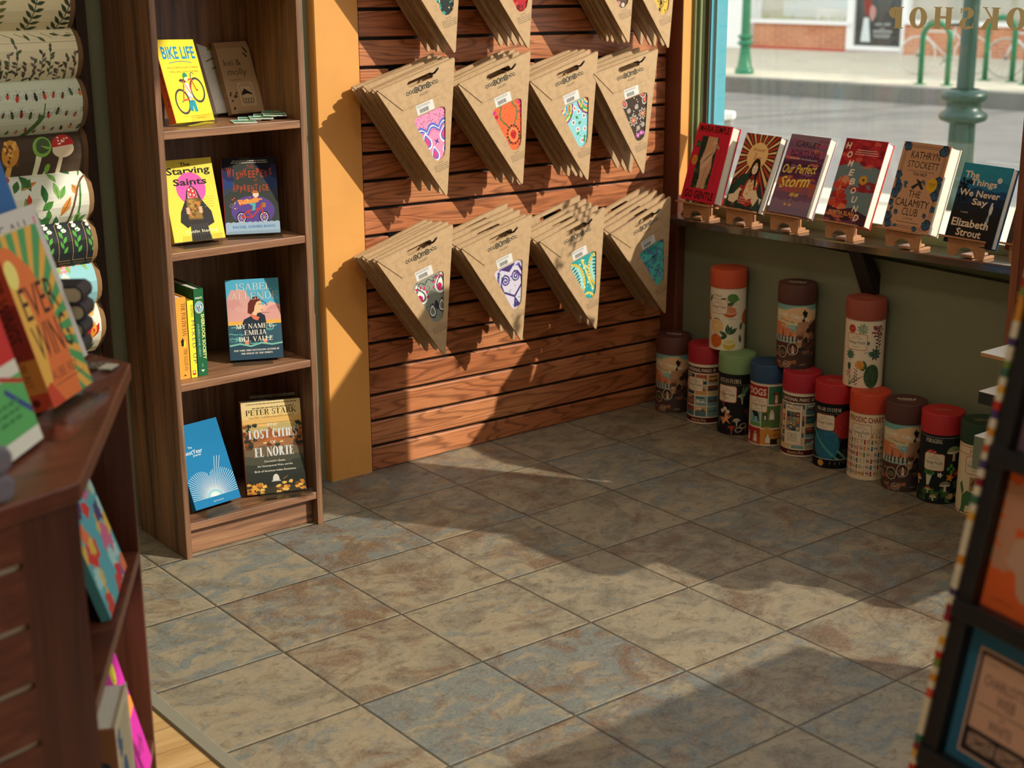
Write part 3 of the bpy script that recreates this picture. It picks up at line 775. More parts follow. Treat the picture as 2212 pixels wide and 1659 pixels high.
def cl_orange(a):
    a.rect(WX0-.01, WY0-.01, WX1+.005, WY1+.008, '#e2683a')
    for x in (-.034, .056):
        for i in range(7): a.ell(x+.004*math.sin(i*2), -.12-.013*i, .007, .0058, '#b5203a' if i % 2 else '#c43a78')
    for x, d in ((-.006, 1), (.03, -1)):
        a.line([(x-d*.012*math.sin(i*.42), -.112-.0068*i) for i in range(20)], .0032, '#2f6b3c')
        for i in range(8): a.leaf(x-d*.012*math.sin(i*1.0), -.116-.0155*i, .009, .005, 90+d*50, '#3f8248')
    for i in range(16): a.ell(.012+.021*math.cos(i*.3927), -.2+.026*math.sin(i*.3927), .0035, .0035, '#8a2230' if i % 2 else '#3a2a2a', same=i > 0)
    a.ell(.012, -.2, .016, .02, '#e8864a'); a.ell(.012, -.2, .011, .014, '#d6402c'); a.poly([(.012, -.214), (.002, -.198), (.006, -.19), (.012, -.195), (.018, -.19), (.022, -.198)], '#b01f28')
    dots(a, -.04, .06, -.24, -.112, 40, .0013, '#7a1f24', 3)
def cl_blue(a):
    a.rect(WX0-.01, WY0-.01, WX1+.005, WY1+.008, '#8ccad0')
    for x, fl in ((-.038, 1), (.064, -1)):
        for i, c in enumerate(('#8d2f7a', '#e2c440', '#3d9a4a', '#e87a3a', '#3a8fc4', '#e2c440', '#c43040')):
            a.ring(x, -.112, .043-.0055*i, .05-.0065*i, .005, c, 180, 360)
        dots(a, min(x, x+fl*.03), max(x, x+fl*.03), -.15, -.115, 14, .0015, '#f0ece0', 8)
    for x, y, c in ((.008, -.128, '#c4426c'), (-.006, -.166, '#4a2f5a'), (.036, -.16, '#4a2f5a'), (.004, -.19, '#c4426c'), (.03, -.197, '#c4426c'), (.02, -.142, '#8a2f6a'), (.012, -.226, '#c4426c')):
        flower(a, x, y, .0085, 9, '#f2eee6', c, .3); flower(a, x, y, .005, 9, c, '#e8c44a', .3)
    for x, y, r_ in ((-.014, -.15, 60), (.022, -.172, 200), (.04, -.142, 140), (-.004, -.205, 30), (.026, -.213, 250), (.006, -.15, 300), (.018, -.235, 80)): a.leaf(x, y, .014, .008, r_, '#3f8a3a', '#2a5a2a')
    dots(a, -.03, .05, -.24, -.12, 12, .0016, '#2a2a30', 5)
def cl_dark(a):
    a.rect(WX0-.01, WY0-.01, WX1+.005, WY1+.008, '#43332b')
    for x, y, r_ in ((-.03, -.12, 30), (.052, -.13, -30), (.046, -.112, 60)): paisley(a, x, y, .014, r_, '#d9cec0', '#43332b', '#d8625a')
    for x, y in ((-.004, -.178), (.036, -.168)):
        for i in range(8): a.leaf(x, y, .019, .009, i*45, '#cfc4b6'); a.leaf(x, y, .016, .006, i*45, '#3a2a26')
        flower(a, x, y, .009, 6, '#e07a50', '#d9cec0', .4)
    for i in range(16): a.ell(.012+.012*math.sin(i*.8), -.114-.0075*i, .0017, .0017, '#efe9de', 0, 7, same=i > 0)
    for x, y in ((-.016, -.145), (.03, -.2), (.016, -.142), (.01, -.205)): a.ring(x, y, .007, .007, .0016, '#d9cec0'); flower(a, x, y, .004, 6, '#d9cec0', '#43332b')
    for x, y in ((.004, -.226), (.018, -.222), (.03, -.226)): flower(a, x, y, .008, 6, '#c86ab0', '#e9d9e6', .42)
def cl_grey(a):
    a.rect(WX0-.01, WY0-.01, WX1+.005, WY1+.008, '#8d9080')
    for x, y, r_ in ((-.024, -.152, 25), (.046, -.144, -12)):
        paisley(a, x, y, .026, r_, '#e9e4dc', '#5a5f58', '#e9e4dc')
        for i in range(7): a.leaf(x+.018*math.cos(i*.6-.6), y+.02*math.sin(i*.6-.6), .012, .007, 57*(i*.6-.6)+40, '#c42a6c')
        a.ell(x-.004, y-.006, .008, .011, '#b3225e', r_)
    dots(a, -.04, .06, -.24, -.112, 60, .0016, '#20242c', 6)
    for x, y in ((.0, -.21), (.034, -.206)):
        paisley(a, x, y, .018, 0, '#2b2f38', '#e9e4dc', '#7b8070', '#2b2f38')
    a.leaf(.018, -.212, .032, .016, 90, '#3a3550'); wave(a, -.03, .05, -.128, .012, 3, .0022, '#2b2f38')
def cl_lilac(a):
    a.rect(WX0-.01, WY0-.01, WX1+.005, WY1+.008, '#cfc6d6'); pu = '#43346e'
    for d in (-1, 1):
        x = .012+d*.02
        a.line([(.012, -.208), (x+d*.014, -.182), (x+d*.018, -.16), (x+d*.008, -.14), (x-d*.004, -.135)], .006, pu)
        spiral(a, x, -.152, .016, 2.0, .0045, pu, 90 if d > 0 else 90, d)
        a.line([(.012+d*.03, -.245), (.012+d*.034, -.21), (.012+d*.046, -.18), (.012+d*.047, -.15), (.012+d*.036, -.118)], .008, pu)
    a.poly([(.0, -.24), (.012, -.206), (.026, -.24)], pu); a.poly([(-.02, -.112), (.04, -.112), (.012, -.132)], pu)
    dots(a, -.035, .06, -.235, -.115, 26, .0022, '#5f9a90', 12); dots(a, -.04, .06, -.16, -.112, 10, .0034, '#7a5fc0', 4)
def cl_teal(a):
    a.rect(WX0-.01, WY0-.01, WX1+.005, WY1+.008, '#2f9a98'); ye = '#ecc94a'
    for cx, s_ in ((-.036, 1), (.06, -1)):
        a.ring(cx, -.17, .04, .055, .007, ye, -90 if s_ > 0 else 90, 90 if s_ > 0 else 270); a.ell(cx, -.17, .032, .047, '#9ed4ca', 0, 24)
        for i in range(9): a.ell(cx+s_*.015*math.cos((i-4)*.3), -.17+.01*(i-4), .0075, .0035, '#1f6f78', 20*s_, 9)
        a.k += 1
        for i in range(16): t = R(-80+10*i*1.05); a.ell(cx+s_*.037*math.cos(t), -.17+.052*math.sin(t), .0018, .0018, '#20302c', 0, 6, same=True)
    a.line([(.006, -.115), (.012, -.15), (.018, -.19), (.024, -.215)], .006, ye); a.star(.024, -.216, .008, .003, 6, ye)
    dots(a, -.01, .035, -.24, -.112, 14, .0036, '#bfe0d6', 9); dots(a, -.02, .045, -.24, -.112, 30, .0012, '#e9f0e6', 10)
    a.ring(-.002, -.25, .025, .03, .006, ye, 0, 180); a.ring(.046, -.245, .02, .03, .006, ye, 0, 180)
def cl_turq(a):
    a.rect(WX0-.01, WY0-.01, WX1+.005, WY1+.008, '#56c4b8'); dk = '#23333f'
    for i in range(9):
        t = R(200+20*i*.9); a.line([(.012, -.145), (.012+.028*math.cos(t), -.145+.028*math.sin(t))], .0016, dk); a.leaf(.012, -.14, .03, .007, 30+15*i, '#3fa8a4', dk)
    for i in range(44):
        g = random.Random(i); x, y = g.uniform(-.042, .064), g.uniform(-.24, -.112); a.ell(x, y, .004, .003, '#7a78d0', g.uniform(0, 90), 8); a.ring(x, y, .0045, .0036, .0009, dk)
    for x, y, r_ in ((-.02, -.18, 20), (.046, -.18, -10), (.02, -.215, 0)): a.ring(x, y, .016, .024, .0016, dk, 0, 180, r_); a.ring(x, y, .011, .018, .0013, dk, 0, 180, r_); a.ell(x, y, .005, .009, '#8a78c8', r_)
    for y in (-.128, -.122): wave(a, -.045, .07, y, .008, 3, .0016, dk)
def cl_scatter(bg, cols, seed, pz):
    def fn(a):
        g = random.Random(seed); a.rect(WX0-.01, WY0-.01, WX1+.005, WY1+.008, bg)
        for i in range(9):
            x, y = g.uniform(-.035, .06), g.uniform(-.238, -.12)
            paisley(a, x, y, g.uniform(.009, .015), g.uniform(-60, 60), cols[i % 3], bg, cols[(i+1) % 3])
        for i in range(26):
            x, y = g.uniform(-.04, .062), g.uniform(-.242, -.114); a.ell(x, y, .0025, .0025, cols[i % len(cols)], 0, 8)
        for i in range(7): flower(a, g.uniform(-.035, .055), g.uniform(-.238, -.12), .007, 6, cols[i % len(cols)], bg)
    return fn
# packet outline (u along the top edge, v up); slot and window are real openings
PW, PL = .262, .345
SLOT = [(.007+.035*sx+.008*sx*abs(math.cos(R(a_)))*0+.008*math.cos(R(a_)), -.018+.008*math.sin(R(a_))) for sx, rng in ((1, range(-90, 91, 30)), (-1, range(90, 271, 30))) for a_ in rng]
WIN = [(-.038, -.112), (-.032, -.1085), (.05, -.1085), (.0615, -.113), (.063, -.122), (.033, -.222), (.024, -.236), (.010, -.243), (-.002, -.242), (-.009, -.234), (-.041, -.124), (-.042, -.117)]
def holed(outer, holes, y0, y1, m, mb):
    bm = bmesh.new(); ed = []
    for lp in [outer]+holes:
        vs = [bm.verts.new((a, 0, c)) for a, c in lp]
        for i in range(len(vs)): ed.append(bm.edges.new((vs[i], vs[(i+1) % len(vs)])))
    bmesh.ops.triangle_fill(bm, edges=ed, use_beauty=True, use_dissolve=False)
    bm.verts.index_update(); n = len(bm.verts)
    fs = [tuple(v.index for v in f_.verts) for f_ in bm.faces]; V_ = [tuple(v.co) for v in bm.verts]
    rim = [(e.verts[0].index, e.verts[1].index) for e in bm.edges if len(e.link_faces) == 1]; bm.free()
    vs = [(a, y0, c) for a, _, c in V_]+[(a, y1, c) for a, _, c in V_]
    mb.add(vs, fs+[tuple(i+n for i in reversed(q)) for q in fs]+[(a, b, b+n, a+n) for a, b in rim], m)
def packet_meshes():
    tri = [(-PW/2, -.003), (-PW/2+.006, 0), (PW/2-.003, 0), (PW/2, -.004), (.004, -PL+.004), (0, -PL), (-.004, -PL+.004)]
    fr = MB(); holed(tri, [SLOT, WIN], -.0012, .0, KRAFT, fr)
    bk = MB(); holed([(a*.99, c) for a, c in tri], [SLOT], .0042, .0052, KRAFTD, bk)
    for i in (0, 3):  # open-sided gussets along the two long edges
        pass
    bk.add([(-PW/2, 0, -.004), (-PW/2, .0045, -.004), (-.004, .0045, -PL+.004), (-.004, 0, -PL+.004)], [(0, 1, 2, 3)], KRAFTD)
    bk.add([(PW/2, 0, -.004), (PW/2, .0045, -.004), (.004, .0045, -PL+.004), (.004, 0, -PL+.004)], [(0, 1, 2, 3)], KRAFTD)
    fl = MB(); holed([(-PW/2+.003, .0005), (PW/2-.002, .0005), (.078, -.074), (.05, -.0755), (-.0685, -.0755)], [SLOT], -.0030, -.0021, KRAFT, fl)
    fl.box(-PW/2+.003, PW/2-.002, -.003, .005, .0, .0009, KRAFT)
    return fr, bk, fl
_f, _b, _l = packet_meshes()
PK = {}
def mesh_of(mb, name): o = mb.build(name); me = o.data; bpy.data.objects.remove(o); return me
PK['front'] = mesh_of(_f, 'front_panel'); PK['back'] = mesh_of(_b, 'back_panel'); PK['flap'] = mesh_of(_l, 'flap')
pr = MB(); a = Art(); g = random.Random(2)
INK = '#3f4038'
for i in range(11):
    x = -.042+.0099*i
    if 3 <= i <= 7: continue
    a.ring(x, -.0395+.0012*(i % 2), .0052, .005, .0022, INK, 0, 330, 40*i, 12)
a.k += 1
for x in (-.013, .0275): a.ell(x, -.0385, .0075, .0085, INK)
for x in (-.013, .0275): a.ring(x, -.0385, .0045, .005, .0012, '#bd9668')
a.ring(.0005, -.0385, .0068, .0085, .003, INK); a.text('m', .0145, -.0455, INK, w=.014, h=.0125, bold=.04)
a.text('GALLERY', .008, -.0585, INK, w=.032, h=.0058, shear=.15)
a.into(pr, lambda x, z, h: (x, -.0031-h, z)); PK['logo'] = mesh_of(pr, 'flap_print')
pr = MB(); a = Art(); a.text('CAUTION', .006, -.252, INK, w=.018, h=.003); a.lines(-.018, .031, [-.2575, -.2625, -.2675, -.2725], .0012, INK, 7)
a.into(pr, lambda x, z, h: (x, -.0013-h, z)); PK['caution'] = mesh_of(pr, 'small_print')
pr = MB(); pr.box(-.027, .031, -.0017, -.0013, -.1055, -.079, '#d9d6d0'); a = Art(); a.lines(-.024, .02, [-.083, -.0865], .0012, '#4a4a48', 3, 'l'); g = random.Random(8); x = -.018
while x < .012: w = g.choice([.0006, .001, .0014]); a.rect(x, -.1025, x+w, -.0915, '#2a2a2a', same=x > -.018); x += w+g.choice([.0006, .001])
a.into(pr, lambda x, z, h: (x, -.00175-h, z)); PK['sticker'] = mesh_of(pr, 'price_sticker')
def child(me, name, par, off=None):
    o = bpy.data.objects.new(name, me); COL.objects.link(o); o.parent = par
    if off: o.location = off
    return o
ORD = ['front', 'second', 'third', 'fourth', 'fifth', 'sixth', 'seventh', 'eighth']
def stack(x, z, rotd, n, cloth, words, where, seed, yf=-.15, yb=-.032, fan=0.0):
    g = random.Random(seed); grp = 'kraft packets with the %s cloth' % words
    for i in range(n):
        y = yf+(yb-yf)*(i/(n-1))+(g.uniform(-.002, .002) if 0 < i < n-1 else 0)
        jz = g.uniform(-.004, .004)+fan*i; rz = rotd+(g.uniform(-1.6, 1.6) if i else 0)
        lab = ('front kraft triangle packet showing %s cloth, %s' % (words, where)) if i == 0 else ('%s kraft packet from the front on the hook with %s cloth' % (ORD[i], words))
        t = empty('bandana_packet', (x+(g.uniform(-.003, .003) if i else 0), y, z+jz), lab, 'packet', grp, (R(g.uniform(0, 1.2)), -R(rz), R(g.uniform(-1.2, 1.2) if i else 0)))
        child(PK['front'], 'front_panel', t); child(PK['back'], 'back_panel', t); fo = child(PK['flap'], 'flap', t)
        if i == 0:
            child(PK['logo'], 'flap_print', fo); child(PK['caution'], 'small_print', t)
            if where.split()[0] != 'top': child(PK['sticker'], 'price_sticker', t)
        else: child(PK['caution'], 'small_print', t)
        if i == 0:
            k = MB(); a = Art(); cloth(a); a.clip(-.053, -.25, .07, -.102); a.half(.032, -.25, .086, -.1); a.half(-.06, -.1, -.02, -.25); k.add([(-.056, .0022, -.1), (.075, .0022, -.1), (.032, .0022, -.25), (-.016, .0022, -.25)], [(0, 1, 2, 3)], '#cfc8bb')
            a.into(k, lambda u, v, h: (u, .0018-h*.25, v)); k.build('folded_cloth', t, fix=False)
    # the hook
    ca, sa = math.cos(R(rotd)), math.sin(R(rotd)); hx, hz = x+.040*ca+.020*sa, z+.040*sa-.020*ca+.004
    n_ = round((hz+.0044+.0173*hx)/.0762); gz = slat_z(n_, hx)
    h = empty('display_hook', (hx, .004, gz), 'black hook carrying the packets with the %s cloth' % words, 'hook', 'packet hooks on the slats')
    k = MB(); k.box(-.03, .03, -.004, -.001, -.024, .006, METAL_BLACK); k.box(-.028, .028, -.001, .006, -.0035, .0035, METAL_BLACK); k.build('bracket', h)
    k = MB(); k.tube([(0, -.003, -.004), (0, -.05, hz-gz-.001), (0, -.165, hz-gz), (.003, -.172, hz-gz+.003), (.012, -.178, hz-gz+.016)], .0026, METAL_BLACK, 8); k.build('prong', h)
stack(-.001, 1.132, 16.3, 6, cl_pink, 'pink and blue', 'left end of middle row', 1)
stack(.260, 1.129, 17, 6, cl_orange, 'orange and red', 'second in the middle row', 2)
stack(.509, 1.125, 16, 5, cl_blue, 'pale blue flowered', 'third in the middle row', 3)
stack(.745, 1.127, 13.2, 4, cl_dark, 'dark brown paisley', 'right end of middle row', 4)
stack(-.016, .681, 16, 6, cl_grey, 'grey and magenta', 'left end of bottom row', 5)
stack(.264, .677, 15.5, 5, cl_lilac, 'lilac and purple swirl', 'second in the bottom row', 6, fan=.004)
stack(.543, .668, 16.5, 5, cl_teal, 'teal and yellow', 'third in the bottom row', 7, fan=.005)
stack(.816, .665, 20, 5, cl_turq, 'turquoise', 'right end of bottom row', 8, fan=.005)
for i, (cx_, cz_, n, cf, wd, wh) in enumerate(((.131, 1.178, 7, cl_scatter('#2a3432', ['#4ab0a4', '#c9b070', '#e6dcc0'], 31, 1), 'black and teal', 'top row at left'), (.381, 1.18, 5, cl_scatter('#b3242c', ['#231a1a', '#8a1a20', '#d84a48'], 32, 1), 'red and black', 'top row second'),
        (.755, 1.177, 7, cl_scatter('#5a4636', ['#e9dfc8', '#c9b27a', '#d88a92'], 33, 1), 'cream and brown', 'top row third'), (.92, 1.159, 5, cl_scatter('#e0b24a', ['#2a241c', '#e9cf80', '#3a2f20'], 34, 1), 'yellow and black', 'top row at right'))):
    rot_ = 16.3; stack(cx_-PL*math.sin(R(rot_)), cz_+PL*math.cos(R(rot_)), rot_, n, cf, wd, wh, 40+i)

# ================================================================== books
def book(name, label, loc, Wd, H, T, yawd, lean, art, cover, spine=None, hard=True, cat='book', group=None, spine_art=None, board=None, rolld=0, foot=True):
    la = R(lean); z = loc[2]+(T*math.sin(la) if foot else 0)
    t = empty(name, (loc[0], loc[1], z), label, cat, group, (0, 0, 0))
    t.matrix_world = Matrix.Translation((loc[0], loc[1], z)) @ Matrix.Rotation(R(yawd), 4, 'Z') @ Matrix.Rotation(-la, 4, 'X') @ Matrix.Rotation(R(rolld), 4, 'Y')
    ct = .0028 if hard else .0008; ov = .003 if hard else 0
    k = MB(); k.box(0, Wd, 0, ct, 0, H, cover)
    if art:
        a = Art(); a.rect(0, 0, Wd, H, cover); art(a, Wd, H); a.clip(0, 0, Wd, H); a.into(k, lambda u, v, h: (u, -h, v))
    k.build('front_cover', t, fix=False)
    k = MB(); k.box(.003, Wd-ov, ct, T-ct, ov, H-ov, PAGES); k.build('page_block', t)
    k = MB(); k.box(0, Wd, T-ct, T, 0, H, board or cover); k.build('back_cover', t)
    k = MB(); k.box(-.0012, .0028, .0, T, 0, H, spine or cover)
    if spine_art:
        a = Art(); spine_art(a, T, H); a.clip(0, 0, T, H); a.into(k, lambda u, v, h: (-.0012-h, T-u, v))
    k.build('spine', t, fix=False)
    return t
def acrylic(loc, Wd, yawd, lean, label, h=.02, back=.14):
    t = empty('acrylic_book_stand', loc, label, 'book stand', 'clear book stands', (0, 0, R(yawd)))
    la = R(lean); k = MB(); n = .0022
    k.box(0, Wd, -.016, .055, 0, n, ACRYL); k.build('base', t)
    k = MB(); k.box(0, Wd, -.018, -.016, 0, h, ACRYL); k.build('lip', t)
    k = MB(); s_, c_ = math.sin(la), math.cos(la)
    k.add([(x, .05+zz*s_+d*c_, .004+zz*c_-d*s_) for x in (0, Wd) for zz in (0, back) for d in (0, n)], [(0, 1, 3, 2), (4, 6, 7, 5), (0, 4, 5, 1), (2, 3, 7, 6), (0, 2, 6, 4), (1, 5, 7, 3)], ACRYL); k.build('back_plate', t)
    return t

# ================================================================== books on the window shelf
def sky_bands(a, W_, H, cols, seed=0, amp=.006):
    g = random.Random(seed); n = len(cols); a.rect(0, 0, W_, H, cols[0])
    for i in range(1, n):
        y = H*(1-i/n); pts = [(0, 0), (W_, 0)]+[(W_*(1-j/12), y+g.uniform(-amp, amp)) for j in range(13)]
        a.poly(pts, cols[i])
def cv_red(a, W_, H):
    a.rect(0, 0, W_, H, '#cf2240'); a.text('MARIA SEMPLE', W_*.5, H*.895, '#161210', w=W_*.86, h=H*.085, bold=.02)
    a.rect(W_*.2, H*.17, W_*.7, H*.84, '#20382f'); g = random.Random(1)
    for i in range(40): a.blob(W_*g.uniform(.22, .68), H*g.uniform(.18, .42), .006, .006, g.choice(['#3f5a34', '#2d4a35', '#51683a']), i, same=i > 0)
    skin, sh = '#d3ab8b', '#a97f63'
    a.poly([(W_*x, H*y) for x, y in ((.38, .84), (.66, .84), (.68, .72), (.62, .6), (.66, .45), (.6, .28), (.6, .17), (.36, .17), (.38, .3), (.33, .45), (.3, .52), (.36, .66))], skin)
    a.poly([(W_*x, H*y) for x, y in ((.3, .52), (.44, .62), (.62, .68), (.67, .74), (.62, .6), (.54, .5), (.4, .4), (.34, .43))], '#e2c6a8')
    for i in range(7): a.line([(W_*(.33+.02*i), H*(.46+.012*i)), (W_*(.46+.03*i), H*(.58+.012*i)), (W_*(.6+.01*i), H*(.64+.014*i))], .0012, sh)
    a.line([(W_*.47, H*.17), (W_*.49, H*.3), (W_*.52, H*.44)], .003, sh); a.line([(W_*.56, H*.2), (W_*.58, H*.4)], .002, sh)
    a.ell(W_*.62, H*.755, .01, .008, '#e2c6a8'); a.leaf(W_*.62, H*.755, .03, .012, -30, '#b98f70'); a.leaf(W_*.62, H*.755, .03, .012, -80, skin)
    a.ell(W_*.13, H*.73, .0105, .0115, '#1f5a46', 0, 24); a.text('READ WITH', W_*.13, H*.735, '#9fc4ae', w=.014); a.lines(W_*.08, W_*.18, [H*.715], .001, '#9fc4ae', 2)
    a.ell(W_*.13, H*.52, .0125, .0155, '#d99a45', 0, 24); a.text('SIGNED', W_*.13, H*.525, '#5a3a14', w=.016); a.text('COPY', W_*.13, H*.5, '#5a3a14', w=.012)
    a.text('author of Where a story begins', W_*.8, H*.75, '#161210', w=H*.5, h=.004, rot=-90, al='l'); a.text('a novel', W_*.08, H*.3, '#161210', w=.02, rot=-90)
    a.text('GO GENTLE', W_*.5, H*.035, '#161210', w=W_*.86, h=H*.1, bold=.03)
def cv_sun(a, W_, H):
    a.rect(0, 0, W_, H, '#3a2420'); cx, cy = W_*.5, H*.72
    for i in range(34):
        t0, t1 = R(i*360/34), R(i*360/34+6); r_ = .3
        a.poly([(cx+.03*math.cos(t0), cy+.03*math.sin(t0)), (cx+min(r_, 9)*math.cos(t0), cy+r_*math.sin(t0)), (cx+r_*math.cos(t1), cy+r_*math.sin(t1)), (cx+.03*math.cos(t1), cy+.03*math.sin(t1))], '#f0c98a' if i % 2 else '#c2442a', same=i > 0)
    # rays are clipped by margins of the jacket
    for q in ((-.4, -.4, 0, H+.4), (W_, -.4, W_+.4, H+.4), (-.4, H, W_+.4, H+.4), (-.4, -.4, W_+.4, 0)): pass
    a.ell(cx, cy, .041, .041, '#f3cf8e', 0, 32); a.text('Around', cx, cy+.014, '#b3322a', w=.05, shear=.25); a.text('the', cx-.008, cy+.004, '#b3322a', w=.011, shear=.25); a.text('Sun', cx+.002, cy-.013, '#b3322a', w=.03, shear=.25)
    a.poly([(0, H*.02), (W_, H*.02), (W_, H*.2), (W_*.8, H*.4), (W_*.45, H*.5), (W_*.2, H*.45), (0, H*.3)], '#1f3a36')
    a.blob(W_*.3, H*.34, .03, .03, '#24443a', 3); a.poly([(W_*.34, H*.1), (W_*.62, H*.06), (W_*.8, H*.12), (W_*.78, H*.4), (W_*.6, H*.5), (W_*.46, H*.46), (W_*.38, H*.3)], '#b8332a')
    a.poly([(W_*.42, H*.2), (W_*.56, H*.14), (W_*.72, H*.18), (W_*.74, H*.38), (W_*.6, H*.47), (W_*.46, H*.4)], '#efd9b8')
    for i in range(14):
        g = random.Random(i); a.blob(W_*g.uniform(.46, .7), H*g.uniform(.2, .4), .004, .003, '#e0a85a', i)
    a.ell(W_*.55, H*.545, .019, .034, '#1c1614'); a.poly([(W_*.47, H*.54), (W_*.63, H*.54), (W_*.72, H*.3), (W_*.68, H*.3), (W_*.6, H*.44), (W_*.52, H*.46), (W_*.44, H*.36)], '#1c1614'); a.ell(W_*.55, H*.545, .011, .016, '#f6e6cc')
    for d in (-1, 1): a.ell(W_*.55+d*.0045, H*.55, .0022, .001, '#1c1614')
    a.ell(W_*.55, H*.522, .002, .0012, '#b3322a'); a.ell(W_*.55, H*.61, .006, .005, '#e9b24a')
    a.poly([(W_*.5, H*.44), (W_*.55, H*.49), (W_*.6, H*.44), (W_*.57, H*.36)], '#8f2a2a')
    for x, fl in ((.18, 1), (.84, -1)):
        X = W_*x; a.poly([(X-fl*.018, H*.1), (X+fl*.006, H*.08), (X+fl*.02, H*.14), (X+fl*.018, H*.24), (X+fl*.026, H*.27), (X+fl*.012, H*.29), (X-fl*.004, H*.2), (X-fl*.022, H*.18)], '#efdcb8')
        a.blob(X+fl*.02, H*.3, .006, .006, '#c8322a', 4); a.line([(X, H*.09), (X, H*.045)], .0022, '#c9622a'); a.line([(X+fl*.008, H*.09), (X+fl*.01, H*.045)], .0022, '#c9622a')
    a.poly([(W_*.78, H*.03), (W_*.9, H*.2), (W_*.97, H*.1), (W_*.95, H*.02)], '#2c4a44')
    a.text('STORIES and', W_*.45, H*.15, '#f3e2c0', w=.04); a.text('SYMBOLS from ACROSS', W_*.45, H*.12, '#f3e2c0', w=.062); a.text('the WORLD', W_*.45, H*.09, '#f3e2c0', w=.03)
def cv_storm(a, W_, H):
    sky_bands(a, W_, H, ['#8a6f80', '#7c5a74', '#9a5076', '#5b3050', '#41234a', '#5f2c4c', '#b0563e', '#a35a4c', '#7a5670', '#8a7086', '#83708a'], 3)
    g = random.Random(4)
    for i in range(26): a.blob(W_*g.uniform(.05, .95), H*g.uniform(.3, .97), g.uniform(.01, .03), .005, g.choice(['#b04a72', '#6a3a62', '#8c5676', '#4a2a4c', '#c06a5a']), i, .4)
    a.text('CARLEY', W_*.5, H*.85, '#17121a', w=W_*.62, h=H*.07); a.text('FORTUNE', W_*.5, H*.735, '#17121a', w=W_*.74, h=H*.075); a.text('#1 New York Times bestselling author', W_*.5, H*.685, '#f0e6e0', w=W_*.7)
    a.text('Our Perfect', W_*.48, H*.52, '#f0d25a', w=W_*.86, h=H*.115, shear=.3, rot=4, bold=.012); a.text('Storm', W_*.46, H*.34, '#f0d25a', w=W_*.76, h=H*.15, shear=.3, rot=7, bold=.02)
    a.line([(0, H*.34), (W_*.3, H*.335), (W_*.34, H*.32)], .0016, '#2a1a24')
    for x in (.42, .54):
        a.leaf(W_*x, H*.22, .016, .006, 60, '#e9c24a'); a.leaf(W_*x+.008, H*.22, .016, .006, 65, '#e9c24a'); a.line([(W_*x, H*.22), (W_*x-.004, H*.15)], .0016, '#3a2a3c'); a.ell(W_*x-.006, H*.12, .0055, .004, '#d9a06a')
    a.text('a novel', W_*.78, H*.24, '#3a2a3c', w=.02, shear=.2)
def cv_home(a, W_, H):
    a.rect(0, 0, W_, H, '#6d8388'); g = random.Random(9)
    a.poly([(0, H), (W_, H), (W_, H*.76), (W_*.8, H*.72), (W_*.6, H*.7), (W_*.4, H*.74), (W_*.2, H*.7), (0, H*.66)], '#a9232b')
    for i in range(40): a.blob(W_*g.uniform(0, 1), H*g.uniform(.7, .98), .012, .007, g.choice(['#c43038', '#8a1c26', '#b52a34', '#d2564a']), i, .35)
    for i in range(36): a.blob(W_*g.uniform(0.02, .42), H*g.uniform(.16, .52), .012, .011, g.choice(['#cf4a34', '#b8302c', '#e0724a', '#d8906a', '#a02a2e']), i+50, .3)
    for i in range(16): a.blob(W_*g.uniform(.5, .95), H*g.uniform(.4, .5), .012, .005, g.choice(['#b02a34', '#8f2430']), i+90, .4)
    a.poly([(0, 0), (W_, 0), (W_, H*.12), (W_*.6, H*.2), (W_*.3, H*.16), (0, H*.2)], '#4a2438')
    for i in range(20): a.blob(W_*g.uniform(0, 1), H*g.uniform(.02, .14), .02, .004, g.choice(['#6a3450', '#8a4a5c', '#3a1c30', '#c0664e']), i+130, .3)
    for i, c in enumerate('HOMEBOUND'): a.text(c, W_*(.1+.083*i), H*(.875-.103*i), '#efe4cf', w=W_*.125, h=H*.078, shear=.12, bold=.03)
    a.lines(W_*.3, W_*.86, [H*.87, H*.845, H*.82], .0016, '#f0e6d6', 5); a.text('A NOVEL', W_*.66, H*.66, '#e8823a', w=W_*.28)
    a.ell(W_*.68, H*.53, .0135, .0135, '#d9a23a', 0, 26); a.ring(W_*.68, H*.53, .0115, .0115, .001, '#8a5a1a'); a.star(W_*.68, H*.532, .007, .003, 5, '#4a3418', 90)
    a.text('PORTIA ELAN', W_*.38, H*.1, '#efa23a', w=W_*.6, h=H*.05, bold=.015)
def rose(a, x, y, s_): 
    a.blob(x, y, s_, s_, '#23384f', int(x*9999) % 97, .18)
    for k in (.8, .55, .3): a.ring(x, y, s_*k, s_*k*.9, s_*.1, '#4f7fa6', 20*k*10, 300+20*k*10, 0, 14)
